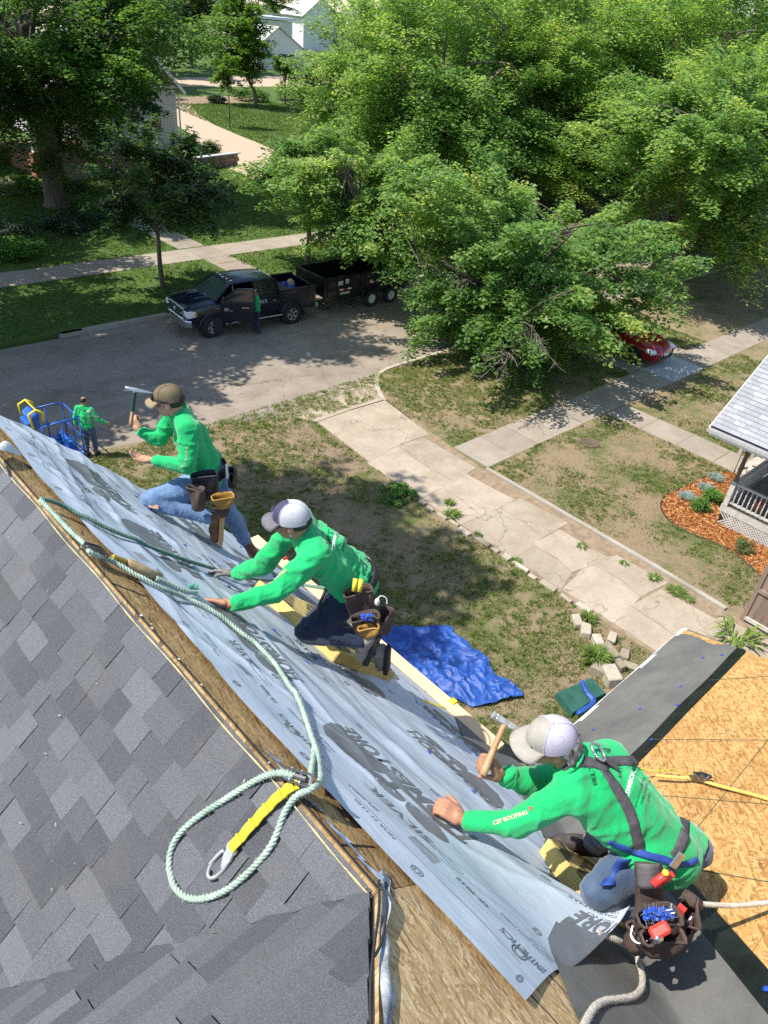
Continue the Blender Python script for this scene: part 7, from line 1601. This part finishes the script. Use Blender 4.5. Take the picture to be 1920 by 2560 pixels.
pouch(o3, at(1640, 2262, 2.80), dn+AR*.08, -LAT*.7+np.array([0, 0, .4]), .17, .14, .085, M_pouch); pouch(o3, at(1650, 2312, 2.76), dn+AR*.08, -LAT*.7+np.array([0, 0, .4]), .165, .12, .075, M_pouch); pouch(o3, at(1705, 2270, 2.92), dn+AR*.1, AR-LAT*.4, .13, .15, .07, M_pouch); pouch(o3, at(1610, 2330, 2.86), dn, -AR-LAT*.3, .10, .12, .05, M_pouch)
m = MB(); m.tube([at(1632, 2212, 2.755), at(1672, 2180, 2.755)], [.017, .015], 10); m.build('plier_handle', mk('red_plastic', (.72, .05, .035), None, 14, .4), o3, smooth=True)
m = MB(); m.tube([at(1650, 2208, 2.77), at(1684, 2184, 2.77)], [.012, .012], 10); m.build('plier_handle', bpy.data.materials['red_plastic'], o3, smooth=True)
m = MB(); m.ell(at(1664, 2182, 2.74), (.014, .014, .012), 8, 6); m.build('screwdriver_end', M_yel, o3, smooth=True)
m = MB(); m2 = MB()
for k in range(70):
    p = at(1646+r6.uniform(-34, 34), 2285+r6.uniform(-12, 12), 2.70+r6.uniform(0, .04)); e = unit((r6.uniform(-1, 1), r6.uniform(-1, 1), r6.uniform(-.2, .9))); m.tube([p, p+e*.028], .0013, 4); m2.ell(p, (.011, .011, .004), 8, 4, Matrix.Rotation(r6.uniform(-.8, .8), 3, 'X'))
m.build('nails', M_steel, o3)['kind'] = 'stuff'; m2.build('nail_caps', M_bluecap, o3)['kind'] = 'stuff'
m = MB(); m.bar(at(1626, 2338, 2.66), at(1672, 2314, 2.66), .046, .036, unit(CP-at(1650, 2325, 2.66))); m.build('tape_measure', bpy.data.materials['red_plastic'], o3, bevel=.010)
m = MB(); m.tube([at(1634, 2352, 2.66), at(1650, 2342, 2.64)], .016, 10); m.build('socket', M_chrome, o3, smooth=True); m = MB(); m.box(at(1702, 2275, 2.80), (.02, .03, .04)); m.build('marker', bpy.data.materials['red_plastic'], o3)
m = MB(); m.tube(spline([at(1582, 2315, 2.80), at(1578, 2340, 2.78), at(1595, 2358, 2.76), at(1618, 2352, 2.76)], 6), .0042, 6); m.build('hammer_ring', M_steel, o3)
m = MB(); m.tube([at(1718, 2305, 2.90), at(1732, 2292, 2.90), at(1728, 2300, 2.88)], .004, 5); m.build('belt_buckle', M_steel, o3)
m = MB(); m.tube(spline([at(1712, 2240, 2.98), at(1728, 2250, 2.96), at(1742, 2262, 2.98)], 4), [.03]*9, 7); m.build('rolled_glove', M_pouch, o3)
hammer('wooden handled white headed hammer gripped by the grey haired roofer', at(1206, 1938, 2.96), at(1263, 1806, 3.05), at(1310, 1822, 3.1)-at(1242, 1778, 3.06), 1, M_hick, mk('white_steel', (.66, .66, .64), (.45, .45, .45), 20, .35, metal=.5), .13, .0155)

# ---------------- two workers on the ground
def standing(label, pos, yaw, ht, pose, opt):
    s = ht/1.75; b_ = np.array([pos[0], pos[1], pos[2]]); fw = np.array([math.cos(yaw), math.sin(yaw), 0]); lf = np.array([-fw[1], fw[0], 0]); U = np.array([0, 0, 1.]); A_ = lambda f, l, u: b_+(fw*f+lf*l+U*u)*s
    J = dict(aL=A_(-.06, .09, .09), toeL=A_(.10, .11, .05), aR=A_(.06, -.10, .09), toeR=A_(.22, -.11, .05), knL=A_(.02, .10, .48), knR=A_(.07, -.10, .48), hipL=A_(0, .09, .90), hipR=A_(0, -.09, .90), pel=A_(0, 0, .92), waist=A_(.0, 0, 1.05), chest=A_(.0, 0, 1.26), neck=A_(0, 0, 1.47), shL=A_(0, .185, 1.40), shR=A_(0, -.185, 1.40), head=A_(.03, 0, 1.62), face=fw+U*pose.get('nod', -.1), up=U)
    for sd, sg in (('L', 1), ('R', -1)):
        e, w_ = pose[sd]; J['el'+sd] = A_(e[0], sg*e[1], e[2]); J['wr'+sd] = A_(w_[0], sg*w_[1], w_[2]); dh = unit(J['wr'+sd]-J['el'+sd]); J['hand'+sd] = (dh, lf*sg, 1.0, .4, .5, sd == 'L', .1, .2)
    root, sh, P, M3 = person(label, J, M_jeanM if opt.get('jm') else M_jeanD, M_skin, dict(vox=.012, fold=.012, seed=opt['seed'], boots=(M_bootd, M_sole2), bup={'L': U, 'R': U}))
    blob('hair', [('e', J['head']-fw*.018+U*.035, (.094, .081, .078), M3)], .012, M_hairk, root, 1); return root, sh
q = gnd(643, 830, -.12); w1, s1_ = standing('worker in green shirt standing beside the open pickup door', (q[0], q[1], -.125), math.radians(150), 1.74, dict(L=((.05, .26, 1.15), (.22, .18, 1.12)), R=((.06, .24, 1.14), (.24, .12, 1.14)), nod=-.2), dict(seed=31))
q = gnd(234, 1141); w2, s2_ = standing('dark haired worker in green shirt walking beside the blue lift basket', (q[0]-.02, q[1]+.05, .0), math.radians(38), 1.80, dict(L=((-.06, .27, 1.13), (-.02, .30, .90)), R=((.0, .34, 1.16), (.12, .48, 1.02)), nod=.0), dict(seed=33, jm=True))
bb = bvh(s2_)
for t, yy in (("BILL'S", 1030), ('COMMERCIAL', 1040), ('SALINA', 1050), ('67401', 1058)): cloth_text(bb, t, (217, yy), (1, .1), (0, -1), 8 if yy < 1035 else 5, M_inkw, w2, .01)
bpy.data.scenes.remove(_ts)
# ================================================================== ROPES, PLANK, PADS, TARPS
def rope_mesh(pts, r, pitch=.055, mat=None, n=5, name='rope', parent=None, fuzz=0, seed=0):
    """three twisted strands along a path"""
    P = np.array([np.array(p, float) for p in pts]); seg = np.linalg.norm(np.diff(P, axis=0), axis=1); s = np.concatenate([[0], np.cumsum(seg)]); N = max(8, int(s[-1]/(pitch/9)))
    t = np.linspace(0, s[-1], N); Q = np.stack([np.interp(t, s, P[:, k]) for k in range(3)], 1)
    for _ in range(6): Q[1:-1] = (Q[:-2]+2*Q[1:-1]+Q[2:])/4
    T = np.gradient(Q, axis=0); T /= np.linalg.norm(T, axis=1)[:, None]+1e-9; X = np.zeros_like(Q); x = unit(np.cross(T[0], (0.3, .1, 1)))
    for i in range(N): x = unit(x-T[i]*(x@T[i])); X[i] = x
    Y = np.cross(T, X); m = MB()
    for k in range(3):
        a = 2*math.pi*(t/pitch+k/3); m.tube(Q+(X*np.cos(a)[:, None]+Y*np.sin(a)[:, None])*r*.50, r*.54, n)
    o = m.build('strands', mat, parent, smooth=True)
    if fuzz:
        q = np.random.default_rng(seed); i = q.integers(0, N, fuzz); a = q.uniform(0, 6.283, fuzz); d = X[i]*np.cos(a)[:, None]+Y*1.0@np.eye(3)*0 if False else X[i]*np.cos(a)[:, None]+Y[i]*np.sin(a)[:, None]
        b0 = Q[i]+d*r*.85; e = b0+d*q.uniform(.2, .6, fuzz)[:, None]*r+q.normal(0, r*.35, (fuzz, 3)); w_ = T[i]*r*.07
        me = npmesh('fuzz', np.stack([b0-w_, b0+w_, e], 1).reshape(-1, 3), np.arange(fuzz*3).reshape(-1, 3)); ob = link('fuzz', me, mat, parent); ob['kind'] = 'stuff'
    return o
M_rope = mk('mint_rope', (.43, .55, .45), (.28, .37, .30), 14, .9, .5, 160); M_ropeshade = mk('mint_rope_shaded', (.17, .29, .23), (.11, .2, .16), 40, .9, .5, 160); M_ropew = mk('white_rope', (.58, .53, .45), (.42, .38, .31), 40, .9, .5, 160); M_ropey = mk('yellow_rope', (.72, .58, .16), (.55, .42, .1), 40, .85, .5, 160)  # the dark green tone is the mint rope with shade put into its colour
def PB(x, y, h=.022): return onP('B', x, y, h)
def PA_(x, y, h=.02): return onP('A', x, y, h)
def lift(pts, r=.014):
    """keep a rope on top of the wrinkled sheets"""
    out = []
    for p in pts:
        p = np.array(p, float); h0 = ((p-np.array([XR, 0, ZR]))@nB); s0 = (p[0]-h0*SQ-XR)/SQ
        if .2 < s0 < 3.2 and .5 < p[1] < 4.85:
            if s0 < 1.22: q = S1.ev(*y1f(np.array([p[1]]), np.array([s0])))[0]
            else: q = S2.ev(*y2f(np.array([p[1]]), np.array([s0])))[0]
            hs = ((q-np.array([XR, 0, ZR]))@nB)+r+.003
            if h0 < hs: p = p+nB*(hs-h0)
        out.append(p)
    return out
RPm = thing('rope', 'thick mint green lifeline rope running down the sheet into a big loop on the shingles', 'rope', PB(700, 1700))
main = [PB(101, 1250, .03), PB(135, 1285, .03), PB(175, 1327, .03), PB(218, 1366, .035), PB(222, 1378, .045), PB(240, 1388, .04), PB(266, 1396, .035), PB(305, 1416, .04), PB(358, 1449, .04), PB(411, 1473, .045), PB(465, 1496, .04), PB(520, 1531, .035), PB(569, 1562, .035), PB(610, 1591, .035), PB(641, 1618, .03), PB(677, 1652, .03), PB(701, 1689, .03), PB(725, 1728, .03), PB(750, 1772, .03), PB(777, 1845, .03), PB(791, 1885, .035), PB(800, 1929, .045), PB(801, 1950, .06), PA_(786, 1968, .055), PA_(743, 1988, .03), PA_(712, 2030, .022), PA_(690, 2090, .018), PA_(660, 2140, .018), PA_(600, 2200, .018), PA_(556, 2230, .018), PA_(510, 2246, .018), PA_(468, 2244, .018), PA_(437, 2218, .018), PA_(424, 2175, .018), PA_(426, 2132, .018), PA_(445, 2090, .018), PA_(490, 2046, .018), PA_(560, 2000, .018), PA_(620, 1962, .02), PA_(670, 1937, .025), PA_(712, 1932, .045), PA_(735, 1940, .055)]
rope_mesh(lift(spline(main, 8)), .0120, .052, M_rope, 6, 'rope', RPm, 5200, 1)
rope_mesh(spline([PB(776, 1943, .05), PB(780, 1915, .045), PB(785, 1885, .03), PB(783, 1850, .012)], 8), .0120, .052, M_rope, 6, 'rope', RPm, 300, 2)
rope_mesh(lift(spline([PB(390, 1446, .05), PB(430, 1462, .055), PB(462, 1478, .055), PB(486, 1487, .05)], 8), .02), .014, .05, M_rope, 6, 'rope', RPm, 300, 3)
q = np.random.default_rng(5); c0 = PB(482, 1474, .06); N = 420; d = q.normal(size=(N, 3)); d /= np.linalg.norm(d, axis=1)[:, None]; d[:, 2] = np.abs(d[:, 2]); e = c0+d*q.uniform(.02, .055, N)[:, None]; w_ = np.cross(d, q.normal(size=(N, 3))); w_ /= np.linalg.norm(w_, axis=1)[:, None]; b0 = c0+d*.006
o = link('frayed_end', npmesh('frayed_end', np.stack([b0-w_*.002, b0+w_*.002, e], 1).reshape(-1, 3), np.arange(N*3).reshape(-1, 3)), mk('turquoise_fray', (.22, .55, .45), (.15, .42, .34), 30, .9), RPm)
RP2 = thing('rope', 'dark green rope stretched from the ridge to the navy capped roofer\'s gloved hand', 'rope', PB(400, 1380))
rope_mesh(lift(spline([PB(101, 1247, .03), PB(130, 1253, .04), PB(165, 1268, .04), PB(205, 1291, .04), PB(290, 1330, .05), PB(400, 1377, .055), PB(470, 1402, .055), PB(528, 1420, .05), PB(575, 1436, .05), PB(640, 1448, .06), PB(700, 1452, .09), PB(770, 1464, .2), at(830, 1473, 4.55), at(868, 1482, 4.45)], 8), .016), .0125, .046, M_ropeshade, 5, 'rope', RP2)
# rope grabs, sleeve, lanyard
def grab(label, p, d, up, L=.12):
    t = thing('rope_grab', label, 'rope grab', p); d = unit(d); up = unit(np.array(up)-d*(np.array(up)@d)); s = np.cross(d, up); M3 = Matrix((d, s, up)).transposed()
    for e in (-1, 1): m = MB(); m.prism([(-.5*L, -.016), (.3*L, -.022), (.5*L, -.008), (.5*L, .012), (.1*L, .024), (-.5*L, .016)], lambda u, v, w2: tuple(p+d*u+up*v+s*w2), e*.016, e*.021); m.build('side_plate', M_steelp, t, bevel=.002)
    for u in (-.35, .0, .35): m = MB(); m.tube([p+d*u*L-s*.024, p+d*u*L+s*.024], .006, 8); m.build('pin', M_steel, t)
    m = MB(); m.tube([p-d*.2*L-up*.002, p+d*.2*L-up*.002], .012, 8); m.build('cam', M_steelp, t); return t
M_steelp = mk('dull_steel', (.22, .22, .22), (.13, .13, .13), 20, .4, metal=.8)
grab('steel rope grab clamped where the mint rope crosses the ridge', PA_(752, 1944, .055), PA_(790, 1956, .055)-PA_(715, 1932, .055), PLN['A'][0])
grab('dark rope grab on the ridge strip near the far rope knot', PB(240, 1376, .05), PB(268, 1388, .05)-PB(213, 1366, .05), nB, .13)
SV = thing('rope_sleeve', 'worn tan sleeve covering a rope splice on the sheet', 'rope sleeve', PB(360, 1425)); m = MB(); m.tube(spline([PB(315, 1404, .05), PB(340, 1416, .055), PB(372, 1432, .055), PB(398, 1442, .05)], 4), [.012, .02, .023, .023, .024, .024, .024, .024, .024, .024, .024, .023, .022], 10); m.build('sleeve', mk('tan_sleeve', (.42, .32, .17), (.3, .22, .11), 14, .8, .4, 50), SV, smooth=True)
m = MB(); m.tube([PB(282, 1392, .05), PB(312, 1404, .05)], [.014, .016], 8); m.build('yellow_collar', mk('ochre_collar', (.4, .3, .03), None, 10, .6), SV)
LY = thing('lanyard', 'short yellow webbing lanyard with a silver snap hook lying on the shingles', 'lanyard', PA_(650, 2030))
M_yweb = mk('yellow_webbing', (.76, .62, .03), (.62, .49, .02), 12, .7, .4, 160)
pp = spline([PA_(748, 1958, .04), PA_(728, 1968, .035), PA_(690, 2000, .022), PA_(650, 2042, .02), PA_(612, 2085, .02), PA_(578, 2124, .02)], 8); G = np.zeros((len(pp), 5, 3))
for i, p in enumerate(pp):
    t = unit(pp[min(i+1, len(pp)-1)]-pp[max(i-1, 0)]); s = np.cross(t, PLN['A'][0]); 
    for j in range(5): G[i, j] = p+s*.036*(j/4-.5)+PLN['A'][0]*(.004*math.sin(i*.9)+.003)
lk = link('webbing', gridmesh('webbing', G), M_yweb, LY); md = lk.modifiers.new('s', 'SOLIDIFY'); md.thickness = .006
for i in (6, 13, 20, 27, 34):
    if i < len(pp): t = unit(pp[i+1]-pp[i-1]); s = np.cross(t, PLN['A'][0]); m = MB(); m.bar(pp[i]-s*.019+PLN['A'][0]*.011, pp[i]+s*.019+PLN['A'][0]*.011, .007, .008, PLN['A'][0]); m.build('stitched_fold', M_yweb, LY)
hk = PA_(548, 2160, .018); d = unit(PA_(520, 2192, .018)-PA_(574, 2126, .018)); s = np.cross(d, PLN['A'][0])
def H2(u, v, h=0.): return hk+d*u+s*v+PLN['A'][0]*h
M_zinc = mk('zinc_steel', (.62, .60, .57), (.48, .46, .44), 20, .35, metal=.7)
m = MB(); oc = [H2(.058*math.cos(a)+.0, .026*math.sin(a)) for a in np.linspace(-2.4, 2.4, 20)]; m.tube(oc, .0075, 8); m.build('hook', M_zinc, LY, smooth=True)
m = MB(); m.bar(H2(-.04, .022), H2(.03, .027), .012, .016, PLN['A'][0]); m.build('gate', M_zinc, LY, bevel=.003)
m = MB(); m.prism([(-.075, -.02), (-.04, -.03), (.0, -.028), (.0, -.012), (-.035, .01), (-.075, .02)], lambda u, v, t: tuple(H2(u, v, t)), -.007, .007); m.build('shank', M_zinc, LY, bevel=.003)
m = MB(); m.tube([H2(-.07+.016*math.cos(a), .022*math.sin(a)) for a in np.linspace(0, 6.283, 15)[:-1]], .005, 7, closed=True); m.build('eye', M_zinc, LY)
# yellow rope and lanyard behind the near roofer, white ropes
def PD_(x, y, h=.02): return onP('D', x, y, h)
RY = thing('rope', 'thin yellow braided rope leading from the harnessed roofer across the bare boards', 'rope', PD_(1800, 1960)); rope_mesh(spline([PD_(1640, 1938, .06), PD_(1700, 1944, .05), PD_(1740, 1947, .03), PD_(1790, 1962, .03), PD_(1850, 1978, .02), PD_(1920, 1997, .015), PD_(1990, 2016, .015)], 8), .0115, .04, M_ropey, 5, 'rope', RY)
LG = thing('lanyard', 'yellow green webbing lanyard trailing from the harness to a steel rope clip', 'lanyard', PD_(1680, 1930)); pp = spline([PD_(1600, 1920, .10), PD_(1625, 1926, .07), PD_(1665, 1924, .05), PD_(1700, 1930, .045), PD_(1728, 1938, .04)], 7); G = np.array([[p+np.array([.0, .5, -.5])*.035*(j/3-.5)+PLN['D'][0]*.004*math.sin(i) for j in range(4)] for i, p in enumerate(pp)])
lk = link('webbing', gridmesh('webbing', G), mk('lime_webbing', (.46, .46, .05), (.36, .35, .03), 12, .7, .4, 160), LG); lk.modifiers.new('s', 'SOLIDIFY').thickness = .006
grab('small steel rope clip on the yellow rope over the bare boards', PD_(1752, 1942, .05), PD_(1780, 1946, .05)-PD_(1725, 1938, .05), PLN['D'][0], .14)
RW = thing('rope', 'dirty white rope curling over the valley felt below the tool pouch', 'rope', PB(1590, 2430)); rope_mesh(spline([PB(1490, 2330, .10), PB(1545, 2352, .10), PB(1570, 2368, .06), PB(1592, 2395, .04), PB(1605, 2435, .03), PB(1604, 2468, .03), PB(1585, 2490, .03), PB(1548, 2498, .03), PB(1515, 2502, .03), PB(1490, 2515, .03), PB(1472, 2540, .03), PB(1455, 2575, .03)], 8), .0135, .048, M_ropew, 6, 'rope', RW, 900, 7)
RW2 = thing('rope', 'clean white rope leaving the near roofer\'s belt to the right over bare boards', 'rope', PD_(1850, 2260)); rope_mesh(spline([at(1735, 2258, 3.0), at(1780, 2262, 3.05), at(1840, 2264, 3.1), at(1920, 2257, 3.15), at(2000, 2250, 3.2)], 6), .0115, .042, M_ropew, 6, 'rope', RW2)
RW3 = thing('rope', 'short white rope end hanging beside the near roofer\'s forward knee', 'rope', at(1474, 2260, 2.95)); rope_mesh(spline([at(1478, 2230, 3.12), at(1474, 2262, 3.10), at(1474, 2300, 3.08)], 6), .0115, .042, M_ropew, 6, 'rope', RW3)
# toe board on roof jacks
TB = thing('plank', 'long new pine plank set level along the eave as a toe board', 'plank', (3.3, 3.4, 6.16))
def pine():
    n = NT('new_pine'); co = n.coord('World', (6, .35, 6)); w_ = n.n('ShaderNodeTexWave'); w_.inputs['Scale'].default_value = 3.2; w_.inputs['Distortion'].default_value = 5; w_.inputs['Detail'].default_value = 3; n.l(co, w_.inputs['Vector'])
    c = n.ramp(w_.outputs['Fac'], [(0, (.62, .41, .2)), (.6, (.74, .53, .29)), (1, (.80, .61, .37))]); k = n.vor(n.coord('World', (1, .62, 1)), 5.5); c = n.mix(n.ramp(k, [(.0, .9), (.045, .7), (.075, 0)]), c, (.33, .17, .07)); n.col(c); n.rough(.6); n.bump(w_.outputs['Fac'], .1, .003); return n.m
m = MB(); m.box((3.315, 3.42, 6.175), (.215, 3.36, .04)); m.build('board', pine(), TB, bevel=.003)
for y, mt, nm in ((2.28, M_yel, 'roof jack with a yellow tip gripping the plank near its end'), (4.62, mk('red_clip', (.5, .02, .03), None, 10, .4), 'roof jack with a red clip gripping the plank at its far end'), (3.4, M_yel, 'roof jack with a yellow tip hidden under the plank middle')):
    t = thing('roof_jack', nm, 'roof bracket', (3.3, y, 6.1)); m = MB(); m.bar(Bp(2.95, y, .01), Bp(3.6, y, .01), .04, .006, (1, 0, 1)); m.build('strap', M_yel, t); m = MB(); m.box((3.31, y, 6.148), (.25, .04, .008)); m.box((3.43, y, 6.178), (.008, .05, .06)); m.box((3.405, y, 6.204), (.045, .05, .006)); m.build('shelf', mt, t)
# foam roofing pads
M_foam = mk('yellow_foam', (.60, .46, .16), (.47, .35, .11), 12, .95, .6, 60); M_fab = mk('grip_fabric', (.33, .26, .09), (.05, .04, .02), 26, .95, .8, 70, stretch=(1, .3, 1), lo=.42, hi=.58)
def pad(label, quad, th):
    t = thing('foam_pad', label, 'foam pad', Bp(*quad[0])); G = []; n = 12
    m = MB(); m.prism(quad, lambda u, v, h_: tuple(Bp(u, v, h_)), .012, th); m.build('foam', M_foam, t, bevel=.008)
    q = [np.array(p) for p in quad]; P = np.array([[Bp(*((q[0]*(1-a)+q[1]*a)*(1-b)+(q[3]*(1-a)+q[2]*a)*b), th+.004+.006*math.sin(a*9+b*7)) for b in np.linspace(.03, .97, n)] for a in np.linspace(.03, .97, n)]); link('cover', gridmesh('cover', P), M_fab, t)
pad('yellow foam roofing pad under the knees of the navy capped roofer', [(1.74, 3.30), (1.80, 2.44), (2.55, 2.40), (2.50, 3.26)], .105)
pad('yellow foam roofing pad beside the near roofer\'s forward knee', [(1.80, .77), (1.50, .40), (2.02, .20), (2.46, .62)], .11)
# tarps on the lawn
def crumple(name, corners, n, amp, sc, seed, mat, label, edge=.10, z0=.02):
    c = [np.array(p) for p in corners]; P = np.zeros((n, n, 3))
    for i, a in enumerate(np.linspace(0, 1, n)):
        for j, b in enumerate(np.linspace(0, 1, n)): p = (c[0]*(1-a)+c[1]*a)*(1-b)+(c[3]*(1-a)+c[2]*a)*b; P[i, j, :2] = p
    x, y = P[..., 0].copy(), P[..., 1].copy(); P[..., 0] += edge*(fbm(x, y, 1.7, seed)-.5)*2; P[..., 1] += edge*(fbm(x, y, 1.9, seed+2)-.5)*2
    h = ridge(fbm(x+.3*y, y*.6, sc, seed, 3))**2*.9+ridge(fbm(x, y, sc*2.3, seed+5, 2))**3*.5+fbm(x, y, sc*.5, seed+8, 2)*.5; P[..., 2] = z0+amp*np.maximum(h-.25, 0)
    o = link(name, gridmesh(name, P), mat); tag(o, label, 'tarp'); return o
M_tarp = mk('blue_tarp', (.02, .085, .34), (.012, .055, .24), 5, .5, .35, 40, kind='World', bd=.02)
tb = crumple('tarp', [(7.3, 8.7), (9.45, 6.75), (9.15, 4.55), (7.3, 5.6)], 150, .11, 2.5, 3, M_tarp, 'crumpled bright blue tarp spread on the lawn below the plank', .22)
M_gt = mk('green_tarp', (.03, .11, .075), (.018, .07, .05), 5, .42, .35, 40, kind='World'); 
GT = thing('tarp', 'small folded dark green tarp with blue underside on the lawn', 'tarp', (10.1, 3.8, 0))
for k in range(4):
    q = [gnd(1382, 1742), gnd(1478, 1700), gnd(1515, 1740), gnd(1425, 1797)]; c = sum(q)/4; P = np.zeros((26, 26, 3)); s = 1-.03*k
    for i, a in enumerate(np.linspace(0, 1, 26)):
        for j, b in enumerate(np.linspace(0, 1, 26)): p = (q[0]*(1-a)+q[1]*a)*(1-b)+(q[3]*(1-a)+q[2]*a)*b; P[i, j] = c+(p-c)*s; P[i, j, 2] = .02+.03*k+.022*fbm(np.array([a*3+k]), np.array([b*3.]), 1.3, 40+k)[0]+.02*math.sin(a*8+k)*b
    link('layer', gridmesh('layer', P), M_gt, GT)
m = MB(); m.tube(spline([gnd(1450, 1718)+np.array([0, 0, .16]), gnd(1462, 1745)+np.array([0, 0, .17]), gnd(1478, 1768)+np.array([0, 0, .14]), gnd(1440, 1792)+np.array([0, 0, .08])], 5), [.05, .05, .05, .05, .05, .05, .06, .06, .06, .06, .06, .05, .05, .05, .05, .03][:16], 6); m.build('blue_edge', M_tarp, GT)
